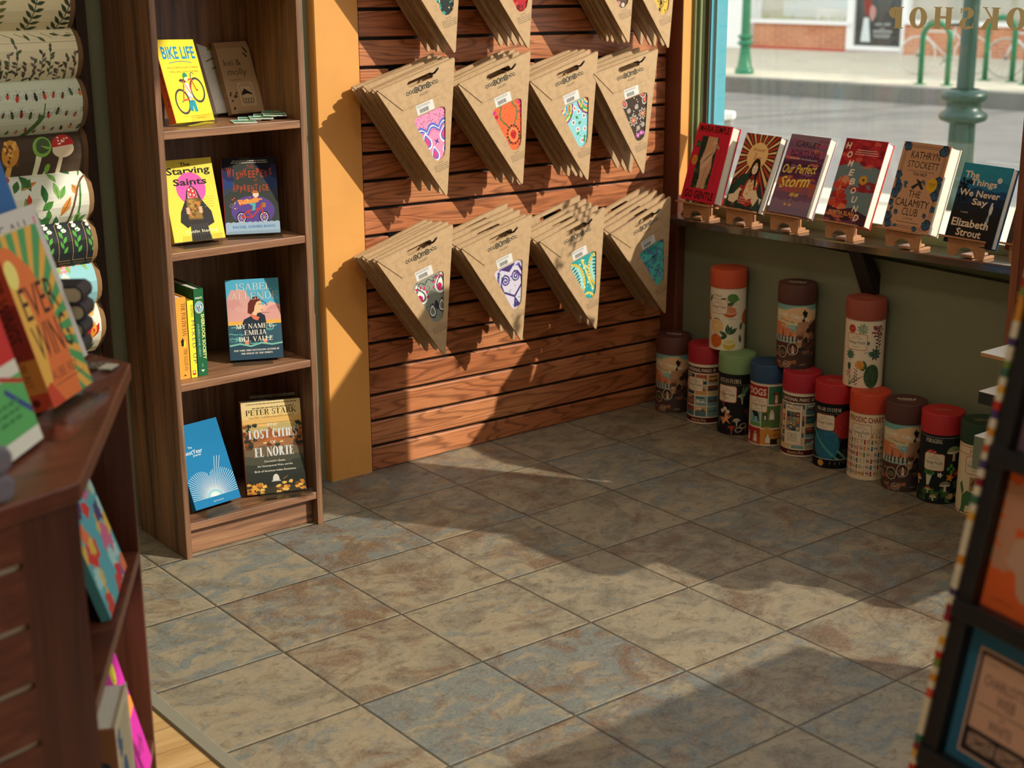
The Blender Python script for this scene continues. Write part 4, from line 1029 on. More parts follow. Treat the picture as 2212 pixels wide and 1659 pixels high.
def cv_brown(a, W_, H):
    a.rect(0, 0, W_, H, '#c79a78'); a.ring(W_*.5, H*.5, W_*5, H*5, 0, '#c79a78') if False else None
    for o in (.035, .055): 
        for p in (((W_*o*1.6, H*o), (W_*(1-o*1.6), H*o)), ((W_*(1-o*1.6), H*o), (W_*(1-o*1.6), H*(1-o))), ((W_*(1-o*1.6), H*(1-o)), (W_*o*1.6, H*(1-o))), ((W_*o*1.6, H*(1-o)), (W_*o*1.6, H*o))): a.line(p, .0012, '#4a3226')
    for x, y, s_ in ((.1, .95, .013), (.88, .93, .015), (.05, .62, .012), (.09, .53, .011), (.12, .47, .013), (.07, .41, .015), (.92, .6, .012), (.93, .44, .016), (.96, .53, .011), (.05, .14, .014), (.1, .06, .012), (.9, .1, .014), (.2, .2, .007), (.82, .2, .007), (.04, .3, .009), (.95, .28, .009), (.68, .04, .008)): rose(a, W_*x, H*y, s_)
    for x, y, r_ in ((.2, .545, -10), (.22, .53, -50), (.66, .53, 120), (.06, .2, 60), (.2, .04, 10)): a.leaf(W_*x, H*y, .018, .009, r_, '#2a4a63', '#7fa6c0')
    a.text('KATHRYN', W_*.52, H*.82, '#1d1512', w=W_*.62, h=H*.082); a.text('STOCKETT', W_*.52, H*.715, '#1d1512', w=W_*.66, h=H*.078)
    a.text('AUTHOR OF THE #1 BESTSELLER', W_*.5, H*.67, '#1d1512', w=W_*.58); a.text('THE HELP', W_*.5, H*.63, '#1d1512', w=W_*.3, bold=.02)
    a.poly([(W_*.38, H*.5), (W_*.5, H*.55), (W_*.45, H*.6), (W_*.56, H*.57), (W_*.62, H*.6), (W_*.58, H*.55), (W_*.66, H*.49), (W_*.6, H*.48), (W_*.53, H*.53), (W_*.43, H*.47)], '#2e2a2a')
    a.text('THE', W_*.5, H*.385, '#1d1512', w=W_*.26, h=H*.075); a.text('CALAMITY', W_*.5, H*.275, '#1d1512', w=W_*.72, h=H*.085); a.text('CLUB', W_*.5, H*.175, '#1d1512', w=W_*.34, h=H*.085)
    a.text('A NOVEL', W_*.5, H*.13, '#1d1512', w=W_*.2); a.lines(W_*.26, W_*.76, [H*.095], .0016, '#1d1512', 3)
    a.ell(W_*.81, H*.545, .0165, .0195, '#dcae2c', 0, 26); a.text('SIGNED', W_*.81, H*.548, '#3a2a10', w=.024); a.text('COPY', W_*.81, H*.525, '#3a2a10', w=.016)
def cv_blue(a, W_, H):
    sky_bands(a, W_, H, ['#2a95b4', '#2b8fb0', '#2478a0', '#1c4a78', '#183050', '#1a2430', '#1d1d22', '#1d1c20', '#1c1b1e', '#1c1b1e'], 2, .004)
    g = random.Random(3)
    for i in range(60): a.ell(W_*g.uniform(.02, .25), H*g.uniform(.5, .8), .003, .006, '#14303c', g.uniform(0, 90), 7, same=i > 0)
    cr = '#efdcc4'
    for t, x, y, w in (('The', .22, .82, .3), ('Things', .5, .71, .54), ('We Never', .47, .595, .84), ('Say', .52, .475, .32)): a.text(t, W_*x, H*y, cr, w=W_*w, h=H*(.085 if t in ('The',) else .105 if t != 'We Never' else .085), bold=.025)
    a.ell(W_*.8, H*.83, .0075, .0075, '#cfd6d8'); a.blob(W_*.78, H*.47, .005, .016, '#dfe6e6', 2, .15); a.ell(W_*.78, H*.54, .003, .0035, '#dfe6e6'); a.leaf(W_*.77, H*.44, .05, .008, -92, '#9fb6be')
    a.text('a novel', W_*.26, H*.385, '#efe9dc', w=.022, shear=.1); a.text('Elizabeth', W_*.44, H*.215, cr, w=W_*.76, h=H*.1, bold=.025); a.text('Strout', W_*.46, H*.1, cr, w=W_*.52, h=H*.095, bold=.025)
    a.lines(W_*.1, W_*.4, [H*.06, H*.04], .0018, '#d8d2c6', 2); a.lines(W_*.52, W_*.84, [H*.06, H*.04], .0018, '#d8d2c6', 4)
def cv_last(a, W_, H):
    a.rect(0, 0, W_, H, '#4a4038'); a.rect(0, H*.62, W_, H*.8, '#d9a83a'); a.rect(0, H*.8, W_, H, '#5a4a38'); g = random.Random(4)
    for i in range(30): a.blob(W_*g.random(), H*g.uniform(.2, .62), .014, .008, g.choice(['#3a322c', '#6a4a38', '#574636', '#7a5a44']), i, .4)
    a.text('L', W_*.25, H*.42, '#efe4d0', h=H*.13, shear=.2, bold=.04); a.text('S', W_*.2, H*.17, '#efe4d0', h=H*.2, shear=.2, bold=.03); a.text('Booker Prize', W_*.3, H*.08, '#d8482a', w=W_*.4, shear=.2); a.rect(0, 0, W_, H*.05, '#8a4a38')
def easel(yc, x, z, Wd, name_lab, legz):
    """slotted plywood stand: arched front plate, sloping ledge and prop leg"""
    t = empty('book_easel', (x, yc, z), name_lab, 'easel', 'wooden easels on the window shelf', (0, 0, R(-90)))
    w = Wd/2; h = .044; k = MB()
    arch = [(-w, 0), (-w+.026, 0)]+[(-.026*math.cos(R(a_)), .024*math.sin(R(a_))) for a_ in range(0, 181, 18)]+[(w-.026, 0), (w, 0), (w+.001, h), (-w-.001, h)]
    arch = [(-w+.003, 0), (-w+.024, 0)]+[((-.028)*math.cos(R(a_)), .003+.024*math.sin(R(a_))) for a_ in range(0, 181, 18)]+[(w-.024, 0), (w-.003, 0), (w, .004), (w+.002, h), (-w-.002, h), (-w, .004)]
    k.prism(arch, 0, .006, BEECH, 'xz'); k.build('front_plate', t)
    k = MB(); k.prism([(-w-.022, -.026), (w*.6, -.026), (w+.004, -.012), (w+.004, .03), (-w-.022, .03)], h, h+.005, BEECH, 'xy', Matrix.Rotation(R(-14), 4, 'X')); k.build('ledge', t)
    k = MB(); k.prism([(-.022, 0), (.022, 0), (.028, .09), (-.028, .09)], 0, .005, BEECH, 'xz', Matrix.Translation((0, .056, h)) @ Matrix.Rotation(R(-17), 4, 'X')); k.build('back_rest', t)
    k = MB(); k.box(-.018, .018, .006, .075, .0, .006, BEECH); k.box(-.012, .012, .056, .062, .006, h+.004, BEECH); k.box(w-.012, w-.004, .006, .055, 0, .006, BEECH); k.build('prop_leg', t)
    return t
WB = [ # base corner y, z, width, height, thick, yaw, lean, art, cover, label, easel label
 (-.113, .690, .152, .240, .036, -93.5, 17, cv_red, '#cf2240', 'red hardcover with draped statue on the cover, at the corner end of the shelf', 'plywood easel holding the red hardcover with the statue'),
 (-.299, .685, .142, .236, .030, -92, 22, cv_sun, '#6a4034', 'book with sun rays, robed woman and two roosters on the cover', 'plywood easel holding the sun ray book with roosters'),
 (-.477, .697, .146, .238, .034, -90, 23, cv_storm, '#6a4a66', 'purple dusk hardcover with yellow script title', 'plywood easel holding the purple dusk hardcover'),
 (-.686, .696, .138, .246, .036, -86, 23, cv_home, '#a33a34', 'hardcover with red clouds and a stepped diagonal title', 'plywood easel holding the red cloud hardcover'),
 (-.895, .708, .155, .240, .046, -92, 18, cv_brown, '#c79a78', 'tan hardcover with blue roses and round yellow sticker', 'plywood easel holding the tan hardcover with roses'),
 (-1.097, .699, .152, .212, .026, -93, 18, cv_blue, '#1f5f86', 'blue to black hardcover with large cream title, second from the right end', 'plywood easel holding the blue to black hardcover'),
 (-1.283, .705, .150, .235, .03, -91, 19, cv_last, '#4a4038', 'dark book with yellow band cut by the brown board at the right end', 'plywood easel beside the brown board at the shelf end')]
BN = ['hardcover_book']*7
for (y, z, w, h, T, yw, le, art, cov, lab, elab) in WB:
    bd = {cv_red: '#c8203c', cv_home: '#c8402e', cv_blue: '#1f4a7a', cv_brown: '#e9e2d2', cv_storm: '#b9a0b4'}.get(art, cov)
    book('hardcover_book', lab, (1.020, y, z-T*math.sin(R(le))*1.0), w, h, T, yw, le, art, cov, cov, True, 'book', 'books on the window shelf', board=bd)
    yc = y-w*.5+.002
    easel(yc, 1.014, sh_z(yc-.05)+.0006, w*.72, elab, 0)

# ================================================================== puzzle tubes
def cyl_fn(r_):
    return lambda u, v, h: ((r_+h)*math.sin(u/r_), -(r_+h)*math.cos(u/r_), v)
CR, CH, LID = .0545, .25, .058
def ptag(a, u, v, title, w=.056, h=.043, c='#7a3a2a'):
    a.rrect(u-w/2-.0015, v-h/2-.0015, u+w/2+.0015, v+h/2+.0015, .007, '#b5522e'); a.rrect(u-w/2, v-h/2, u+w/2, v+h/2, .006, '#ecdcc0')
    a.text('Vintage Puzzle', u, v-.008, '#3a2c22', w=w*.86, h=.0115); a.text(title, u, v+.0075, '#a84a34', w=w*.62, h=.0035); a.lines(u-.012, u+.012, [v+.014, v-.0145], .0011, '#6a5a48', 4); a.ell(u, v+.018, .0012, .0012, '#6a5a48')
def mushroom(a, x, y, s_, cap, stem, spots=None, ang=0):
    a.poly([(x-.22*s_, y-s_), (x+.22*s_, y-s_), (x+.14*s_, y+.1*s_), (x-.14*s_, y+.1*s_)], stem); a.ell(x, y, s_*.9, s_*.75, cap, ang, 18, 0, 180); a.ell(x, y, s_*.9, s_*.16, '#e0cfae', ang)
    if spots:
        for i in range(6): a.ell(x+s_*(-.6+.24*i), y+s_*(.2+.25*((i*7) % 3)/2), s_*.09, s_*.07, spots)
def hv(L_=.31): return -.105, .105
BH = CH-LID
def ct_canyon(a):
    a.rect(-.11, 0, .11, BH, '#7fb0a6'); a.rect(-.11, BH-.06, .11, BH-.016, '#d8cfa4'); g = random.Random(3)
    a.poly([(-.02, BH-.012), (.0, BH-.006), (.03, BH-.004), (.06, BH-.02), (.07, BH-.055), (-.03, BH-.05), (-.05, BH-.03)], '#e6bd8e')
    a.poly([(.01, BH-.05), (.07, BH-.046), (.11, BH-.04), (.11, 0), (-.01, 0)], '#b98a68')
    a.poly([(.045, BH-.06), (.07, BH-.05), (.11, BH-.05), (.11, .02), (.05, .02)], '#51342a')
    a.poly([(-.11, BH-.05), (-.03, BH-.055), (-.01, BH-.075), (.02, .1), (-.11, .1)], '#d6865a')
    for i in range(10): a.poly([(-.1+.012*i, .085), (-.094+.012*i, .105+.01*(i % 3)), (-.088+.012*i, .085)], '#a8543a' if i % 2 else '#e09a68', same=False)
    a.rect(-.11, .083, .02, .098, '#c9cbb8')
    for i in range(7): a.rect(-.06+.011*i, .083, -.056+.011*i, .1, '#2c2522', same=i > 0)
    a.line([(-.11, .088), (.018, .088)], .0014, '#2c2522'); a.line([(-.11, .095), (.018, .095)], .001, '#2c2522')
    a.rect(-.11, .064, .012, .079, '#5f3028'); a.rect(-.11, 0, .11, .062, '#4b3a36')
    for i in range(34): a.blob(g.uniform(-.1, .1), g.uniform(.004, .07), .012, .006, g.choice(['#5a3c30', '#3a4448', '#8a5c44', '#6a4436', '#2e3336', '#a56a48']), i, .4)
    for i in range(22): a.blob(g.uniform(.015, .1), g.uniform(.06, .12), .009, .008, g.choice(['#8a6048', '#a9785a', '#3a2a26', '#5d4338']), i+40, .4)
    for x, y, r_, in ((-.002, .062, .0165), (-.034, .05, .0155)):
        a.ell(x, y, r_, r_*1.15, '#e0d2b4', 0, 24); a.ell(x, y, r_*.9, r_*1.05, '#4a3028', 0, 24); a.ell(x, y-.002, r_*.7, r_*.5, '#8a5a40')
    a.poly([(-.005, .048), (.003, .048), (.0, .07), (-.003, .072)], '#efe6d4'); a.ell(-.034, .05, .009, .006, '#5a6a48')
    for i, c in enumerate('GRAND CANYON'): 
        if c != ' ': a.text(c, -.062+.0092*i, BH-.034-.00019*(i-2)**2*1.0, '#f2ead8', h=.0105, rot=-2.2*i+3, bold=.03)
    a.text('NATIONAL PARK', -.024, BH-.05, '#6a3a2c', w=.05, rot=-10, h=.005); a.text('PUZZLE', -.02, BH-.068, '#efe2c8', w=.042, h=.0065, rot=-6)
    a.poly([(.022, BH-.022), (.03, BH-.012), (.034, BH-.02), (.04, BH-.02), (.036, BH-.034), (.028, BH-.042), (.034, BH-.046), (.024, BH-.05), (.022, BH-.046), (.028, BH-.034)], '#1f1a1a')
    a.text('500', -.02, .012, '#e0d2b4', w=.011); a.ring(-.02, .014, .011, .01, .0012, '#e0d2b4'); a.line([(.02, .012), (.026, .015), (.03, .012), (.04, .015)], .001, '#e0d2b4')
def cells(a, x0, x1, y0, y1, nx, ny, pal, seed, gap=.0016, scene=True):
    g = random.Random(seed)
    for j in range(ny):
        for i in range(nx):
            w, h = (x1-x0)/nx, (y1-y0)/ny; X0, X1, Y0, Y1 = x0+w*i+gap, x0+w*(i+1)-gap, y0+h*j+gap, y0+h*(j+1)-gap
            c = g.choice(pal); a.rect(X0, Y0, X1, Y1, c)
            if scene:
                hz = Y0+(Y1-Y0)*g.uniform(.25, .5); a.rect(X0, Y0, X1, hz, g.choice(pal))
                a.poly([(X0, hz), (X0+w*.25, hz+h*g.uniform(.1, .35)), (X0+w*.45, hz+h*.1), (X0+w*.65, hz+h*g.uniform(.15, .4)), (X1, hz)], g.choice(['#3a4a50', '#5a6a60', '#8a7a68', '#e0d8c4', '#6a4a3c']))
                if g.random() < .75: a.rect(X0+w*.1, Y1-h*.22, X0+w*(.4+.4*g.random()), Y1-h*.12, g.choice(['#c8342c', '#efe2c4', '#2a3038', '#d88a3a']))
PARKS = ['#7fa4a0', '#c96a48', '#d9a05a', '#4a6a70', '#b8b08a', '#8a4a3c', '#5a7a86', '#e0c08a', '#31464e']
def ct_parks(a, back=False):
    a.rect(-.11, 0, .11, BH, '#ecdcc0'); a.rect(-.11, BH-.028, .11, BH-.008, '#55201c'); a.text('NATIONAL PARKS', -.012, BH-.0235, '#ecdcc0', w=.088, h=.0105, bold=.015); a.ring(.042, BH-.018, .005, .005, .002, '#ecdcc0'); a.text('NATIONAL', -.085, BH-.0235, '#ecdcc0', w=.04, h=.0105)
    cells(a, -.1, .1, .022, BH-.03, 5, 4, PARKS, 5 if not back else 8); a.rect(-.11, .004, .11, .02, '#55201c'); a.text('America First', -.006, .0075, '#ecc08a', w=.05, h=.009, shear=.3)
    a.text('YELLOWSTONE', .0, BH-.042, '#3a3a3a', w=.036, h=.007)
    if back:
        a.rect(-.045, .035, .012, BH-.035, '#b5522e'); a.rect(-.044, .036, .011, BH-.036, '#ecdcc0'); a.text('Vintage Puzzle', -.016, BH-.05, '#3a2c22', w=.042, h=.008); a.rect(-.038, .078, .005, BH-.056, '#2a2622'); cells(a, -.037, .004, .079, BH-.057, 4, 4, PARKS, 3, .0006); a.lines(-.036, .002, [.07-.004*i for i in range(7)], .0012, '#5a4a3a', 6)
    else: ptag(a, -.022, BH-.065, 'NATIONAL PARKS')
def coral(a, x, y, s_, c, seed):
    g = random.Random(seed); a.k += 1
    def br(x, y, t, L_, n):
        x2, y2 = x+L_*math.cos(t), y+L_*math.sin(t); a.line([(x, y), (x2, y2)], L_*.22, c, same=True)
        if n:
            for d in (-.5, .1, .6): br(x2, y2, t+d+g.uniform(-.2, .2), L_*.68, n-1)
    br(x, y, math.pi/2, s_*.45, 3)
def ct_flora(a):
    a.rect(-.11, 0, .11, BH, '#1c1d22'); a.text('OCEAN FLORA', -.012, BH-.027, '#e0d2b4', w=.074, h=.014, serif=True); a.line([(-.11, BH-.032), (.11, BH-.032)], .001, '#8a8070')
    for x, y, s_, c, sd in ((-.03, .09, .03, '#c8483c', 1), (.03, .1, .03, '#d9cfae', 2), (.05, .055, .026, '#8a3040', 3), (-.05, .02, .03, '#5a8a84', 4), (.0, .0, .028, '#c8483c', 5), (.062, .13, .03, '#9a7a5a', 6), (-.075, .06, .03, '#7a9a6a', 7), (.045, .004, .022, '#a04a3a', 8), (.015, .028, .024, '#efe0c4', 9), (-.034, .1, .034, '#d0604a', 10)): coral(a, x, y, s_, c, sd)
    a.star(-.02, .05, .023, .006, 5, '#d8895a', 100); a.star(-.02, .05, .015, .004, 5, '#f0b078', 100)
    for x, y in ((-.034, .074), (-.014, .074), (-.024, .082)): a.ell(x, y, .0065, .006, '#e6ceb4'); a.line([(x-.004, y-.002), (x+.004, y+.003)], .001, '#a87a5a')
    for x, y in ((.035, .03), (.022, .018), (.07, .09)): a.ring(x, y, .012, .008, .002, '#cfc2a2', 0, 360, 20)
    for i in range(14): g = random.Random(i); a.line([(.02+.02*g.random(), .11+.02*g.random()), (.03+.03*g.random(), .15+.01*g.random())], .0012, '#6a9a70')
    ptag(a, -.02, BH-.062, 'OCEAN FLORA', .062, .05)
def dog(a, x, y, s_, c1, c2):
    a.poly([(x-.5*s_, y-s_), (x+.5*s_, y-s_), (x+.42*s_, y), (x-.42*s_, y)], c1); a.ell(x, y+.3*s_, .42*s_, .48*s_, c1)
    for d in (-1, 1): a.poly([(x+d*.25*s_, y+.6*s_), (x+d*.5*s_, y+.8*s_), (x+d*.52*s_, y+.2*s_), (x+d*.36*s_, y+.3*s_)], c2); a.ell(x+d*.16*s_, y+.4*s_, .05*s_, .06*s_, '#1a1614')
    a.ell(x, y+.1*s_, .2*s_, .24*s_, '#efe4d2'); a.ell(x, y+.2*s_, .08*s_, .06*s_, '#1a1614'); a.ell(x, y-.5*s_, .22*s_, .4*s_, '#efe4d2')
def ct_dogs(a):
    a.rect(-.11, 0, .11, BH, '#ecdcc0'); a.rect(-.11, BH-.044, .008, BH-.006, '#a8262a'); a.text('DOGS', -.028, BH-.036, '#ecdcc0', w=.062, h=.022, bold=.05)
    a.rect(.01, BH-.062, .06, BH-.006, '#3f7a58'); dog(a, .034, BH-.04, .022, '#8a5230', '#5a341f'); a.rect(.062, BH-.08, .11, BH-.006, '#c9a25a')
    a.rect(-.055, .07, -.012, BH-.085, '#7fb8b4'); a.poly([(-.04, .075), (-.036, .09), (-.044, .1), (-.036, .112), (-.02, .1), (-.016, .075), (-.02, .075), (-.024, .09), (-.034, .088), (-.036, .075)], '#24201e'); a.rect(-.055, .058, -.012, .07, '#6a9a50')
    a.rect(-.01, .056, .05, BH-.066, '#5f7a44'); dog(a, .022, BH-.092, .017, '#e0cdb0', '#6a4a32'); dog(a, .002, BH-.1, .012, '#4a3226', '#2c1e18')
    a.rect(-.07, 0, -.012, .054, '#b02a2c'); a.rect(-.012, 0, .06, .052, '#d9913c'); a.rect(.02, 0, .1, .022, '#2a2622'); dog(a, -.028, .028, .02, '#b98a5a', '#5a3a26'); dog(a, -.06, .026, .016, '#efe4d2', '#2a2220'); dog(a, .012, .024, .014, '#efe6d8', '#3a2a24')
    for i, t_ in enumerate(('TRICKS', 'to', 'TEACH', 'your', 'DOG')): a.text(t_, .038, .046-.0075*i, '#3a2418', w=(.024, .006, .022, .01, .016)[i], h=(.005, .003, .005, .003, .006)[i], bold=.02)
    for i in range(8): g = random.Random(i+3); a.rect(.03+.06*g.random(), .004+.012*g.random(), .034+.06*g.random(), .009+.012*g.random(), g.choice(['#e0b24a', '#c8342c', '#7fb8b4']))
    a.rect(.0, .05, .018, .06, '#c99a5a'); ptag(a, -.022, BH-.064, 'DOGS', .056, .044); a.rect(-.11, 0, .11, .004, '#ecdcc0')
def ct_solar(a):
    a.rect(-.11, 0, .11, BH, '#15171c'); a.text('SOLAR SYSTEM', -.014, BH-.022, '#e0d6c0', w=.078, h=.011, serif=True); a.line([(-.11, BH-.028), (.11, BH-.028)], .001, '#8a8070')
    a.ell(.045, BH-.062, .042, .042, '#a8302c', 0, 36); a.ell(-.016, .072, .042, .05, '#2b6b86', 0, 36)
    a.line([(-.07, .13), (-.04, .085), (.0, .045), (.03, .022), (.05, .015)], .006, '#4fa39a'); a.line([(.05, .015), (.045, .03), (.02, .055)], .006, '#4fa39a'); a.line([(-.06, .13), (-.03, .085), (.01, .045)], .002, '#2c6f78')
    for i in range(50): g = random.Random(i); a.ell(g.uniform(-.1, .1), g.uniform(.03, BH-.03), .0007, .0007, '#e0d6c0', 0, 6, same=i > 0)
    a.lines(.03, .07, [.02+.005*i for i in range(8)], .001, '#8a8a80', 4); a.rect(-.11, .0, .11, .026, '#101216'); a.line([(-.11, .027), (.11, .027)], .0014, '#e0d6c0'); a.ell(-.028, .014, .0095, .0095, '#d9a045'); a.ring(-.028, .014, .006, .006, .0012, '#b5702c')
    for i in range(6): a.rect(.0+.014*i, .012, .001+.014*i, .02, '#b8b0a0', same=i > 0)
    ptag(a, -.022, BH-.055, 'SOLAR SYSTEM', .058, .044)
def ct_chart(a):
    a.rect(-.11, 0, .11, BH, '#ead4b0'); a.text('PERIODIC CHART', -.01, BH-.024, '#9a3028', w=.11, h=.0165, bold=.03)
    el = ['Mg', 'Al', 'Si', 'P', 'Ca', 'Sc', 'Ti', 'V', 'Cr', 'Fe', 'As', 'Se', 'Sr', 'Nb', 'Mo', 'Tc', 'Sn', 'Sb', 'Te', 'I', 'Ba', 'Pm', 'Sm', 'Eu', 'No', 'Np', 'Pu', 'Am']; cols = ['#2b6b86', '#b5302c', '#3f8a7a', '#d88a3a', '#6a7a48', '#d9b8a0']
    g = random.Random(6)
    for j in range(7):
        for i in range(8):
            x, y = -.084+.0205*i, .122-.0185*j; a.rect(x, y, x+.0195, y+.0172, g.choice(['#efdcc0', '#ecc9b8', '#ead4b0'])); a.rect(x+.0135, y+.001, x+.0185, y+.015, g.choice(cols)); a.text(el[(i+j*4) % 28], x+.0065, y+.0055, '#2a2422', h=.0072, bold=.03); a.lines(x+.001, x+.012, [y+.0022, y+.0145], .001, '#8a6a50', i+j, 'l')
    a.rect(.014, .128, .05, .15, '#3a2a22'); a.rect(.0148, .1288, .0492, .1492, '#ead4b0')
    for i in range(7): g = random.Random(i+9); a.line([(g.uniform(.017, .047), g.uniform(.13, .148)), (g.uniform(.017, .047), g.uniform(.13, .148))], .0006, '#3a2a22'); a.ell(g.uniform(.018, .046), g.uniform(.132, .147), .0012, .0012, '#9a3028')
    ptag(a, -.02, BH-.052, 'PERIODIC CHART', .058, .042)
def ct_forage(a):
    a.rect(-.11, 0, .11, BH, '#1f2628'); a.text('FORAGING', -.024, BH-.022, '#e0d6c0', w=.046, h=.012, serif=True); a.line([(-.11, BH-.006), (.11, BH-.006)], .001, '#b8b0a0'); g = random.Random(3)
    for i in range(40): a.leaf(g.uniform(-.09, .09), g.uniform(.0, .03), .02, .009, g.uniform(20, 160), g.choice(['#3f6a34', '#2f5230', '#55783a']))
    mushroom(a, .034, .145, .024, '#8a9a68', '#d9b88a'); mushroom(a, -.028, .138, .018, '#b3262a', '#efe0c8', '#f2e6d2'); mushroom(a, .014, .052, .017, '#8f8f82', '#d8d0bc'); mushroom(a, -.032, .038, .011, '#b8704a', '#e0c49a'); mushroom(a, -.016, .018, .01, '#c9a88a', '#efe0c8'); mushroom(a, .055, .02, .012, '#b8904a', '#e0c49a'); mushroom(a, -.07, .06, .016, '#c8783a', '#e0c49a')
    a.poly([(-.04, .085), (-.022, .082), (-.03, .05), (-.037, .05)], '#d9e0c4'); a.ell(-.031, .086, .015, .008, '#4f8a4a'); a.ell(-.031, .087, .01, .004, '#2f5a34')
    for x, y in ((.02, .1), (.028, .108), (.036, .098), (.03, .09), (.06, .1)): a.ell(x, y, .0055, .0055, '#4f8a44'); a.ell(x-.001, y+.001, .002, .002, '#7ab060')
    flower(a, .026, .075, .011, 5, '#e08a3a', '#f0d25a', .5); flower(a, .048, .084, .011, 6, '#c8483c', '#f0d25a', .5); flower(a, -.002, .082, .007, 5, '#efe6d6', '#d9a045', .5); a.blob(.055, .055, .018, .014, '#4a7a3c', 3); a.blob(.03, .02, .01, .008, '#c9ae82', 5)
    ptag(a, -.02, BH-.075, 'FORAGING', .054, .046)
def ct_dino(a):
    a.rect(-.11, 0, .11, BH, '#ecd9b4'); a.line([(-.11, BH-.006), (.11, BH-.006)], .0016, '#b5522e'); a.line([(-.11, BH-.026), (.11, BH-.026)], .0016, '#b5522e'); a.text('DINOSAURS', -.006, BH-.021, '#2a2622', w=.056, h=.01, serif=True)
    a.rect(-.03, .064, -.008, .106, '#d2bb88'); a.rect(-.028, .066, -.01, .104, '#a98f58'); a.leaf(-.019, .068, .034, .008, 90, '#5f4f2c'); a.leaf(-.019, .08, .012, .004, 45, '#5f4f2c'); a.leaf(-.019, .08, .012, .004, 135, '#5f4f2c'); a.leaf(.0, .1, .026, .005, 5, '#3a3a30')
    a.poly([(-.055, .0), (-.05, .02), (-.05, .05), (-.035, .066), (-.01, .06), (.005, .045), (.03, .03), (.005, .034), (-.014, .03), (-.014, .012), (-.022, .012), (-.024, .026), (-.036, .024), (-.04, .0)], '#4a7a4c'); a.poly([(-.05, .05), (-.06, .08), (-.052, .09), (-.044, .064)], '#4a7a4c')
    a.rect(-.004, .006, .02, .034, '#d2bb88'); a.blob(.008, .02, .009, .01, '#7a3a2c', 5); a.ring(.008, .02, .005, .006, .0012, '#3a201a'); a.rect(.0, .04, .05, .09, '#b9c4a0')
    for i in range(12): g = random.Random(i); a.leaf(g.uniform(.0, .045), .042, .03, .007, g.uniform(60, 120), g.choice(['#3f6a44', '#5a7a44']))
    a.rect(-.11, 0, .11, .004, '#ecd9b4'); a.line([(-.11, .005), (.11, .005)], .002, '#5a2a1e'); ptag(a, -.014, BH-.055, 'DINOSAURS', .058, .046)
def citrus(a, x, y, r_, rind, flesh):
    a.ell(x, y, r_, r_, rind, 0, 28); a.ell(x, y, r_*.9, r_*.9, '#f2e2bc', 0, 28)
    for i in range(9): t = i*40; a.poly([(x+.06*r_*math.cos(R(t+20)), y+.06*r_*math.sin(R(t+20))), (x+.82*r_*math.cos(R(t+3)), y+.82*r_*math.sin(R(t+3))), (x+.86*r_*math.cos(R(t+20)), y+.86*r_*math.sin(R(t+20))), (x+.82*r_*math.cos(R(t+37)), y+.82*r_*math.sin(R(t+37)))], flesh, same=i > 0)
def ct_citrus(a):
    a.rect(-.11, 0, .11, BH, '#ecdfc6'); a.text('CITRUS', -.024, BH-.026, '#5a4a36', w=.032, h=.008)
    for x, y, L_, r_ in ((-.06, .145, .03, 60), (-.03, .14, .026, 130), (-.02, .15, .03, 30), (.0, .138, .034, 20), (-.048, .09, .03, 150), (-.034, .1, .036, -30), (-.02, .092, .03, -70), (.012, .05, .034, 90), (.012, .045, .03, 150), (.012, .045, .028, 200), (.014, .05, .036, 35), (.016, .06, .02, 60), (.055, .06, .03, 80), (.058, .02, .03, 100), (-.08, .05, .03, 80)): a.leaf(x, y, L_, L_*.42, r_, '#33573a', '#7f9a6a')
    a.ell(.026, .164, .018, .014, '#5f8a48', -8, 24); a.leaf(.042, .16, .008, .006, -10, '#5f8a48')
    a.ell(.016, .122, .024, .018, '#c9663a', -12, 26); a.ell(.018, .127, .022, .013, '#f0c79a', -12, 24); a.ell(.018, .127, .019, .0105, '#d98a62', -12, 24)
    citrus(a, -.024, .076, .022, '#d99a3a', '#eab86a'); a.ell(-.026, .028, .021, .022, '#d2692c', 0, 28); a.ell(-.024, .046, .002, .002, '#5a4a2a')
    a.ell(.018, .018, .02, .016, '#d9b44a', 0, 26); a.poly([(.012, .004), (.024, .004), (.018, -.001)], '#d9b44a'); a.ell(.018, .027, .0205, .0095, '#f2e6b8', 0, 26); a.ell(.018, .027, .017, .007, '#d9cf8a', 0, 22)
    a.ell(-.075, .1, .02, .02, '#d9803a'); a.ell(.08, .1, .02, .024, '#c9663a'); a.lines(.012, .04, [.143, .098], .0012, '#8a7a66', 3); a.lines(-.035, -.01, [.051], .0012, '#8a7a66', 4); ptag(a, -.02, BH-.055, 'CITRUS', .058, .044)
def rosette(a, x, y, s_, c1, c2):
    for k, n in ((1, 9), (.7, 7), (.4, 5)):
        for i in range(n): a.leaf(x, y, s_*k, s_*k*.45, i*360/n+k*40, c1 if i % 2 else c2)
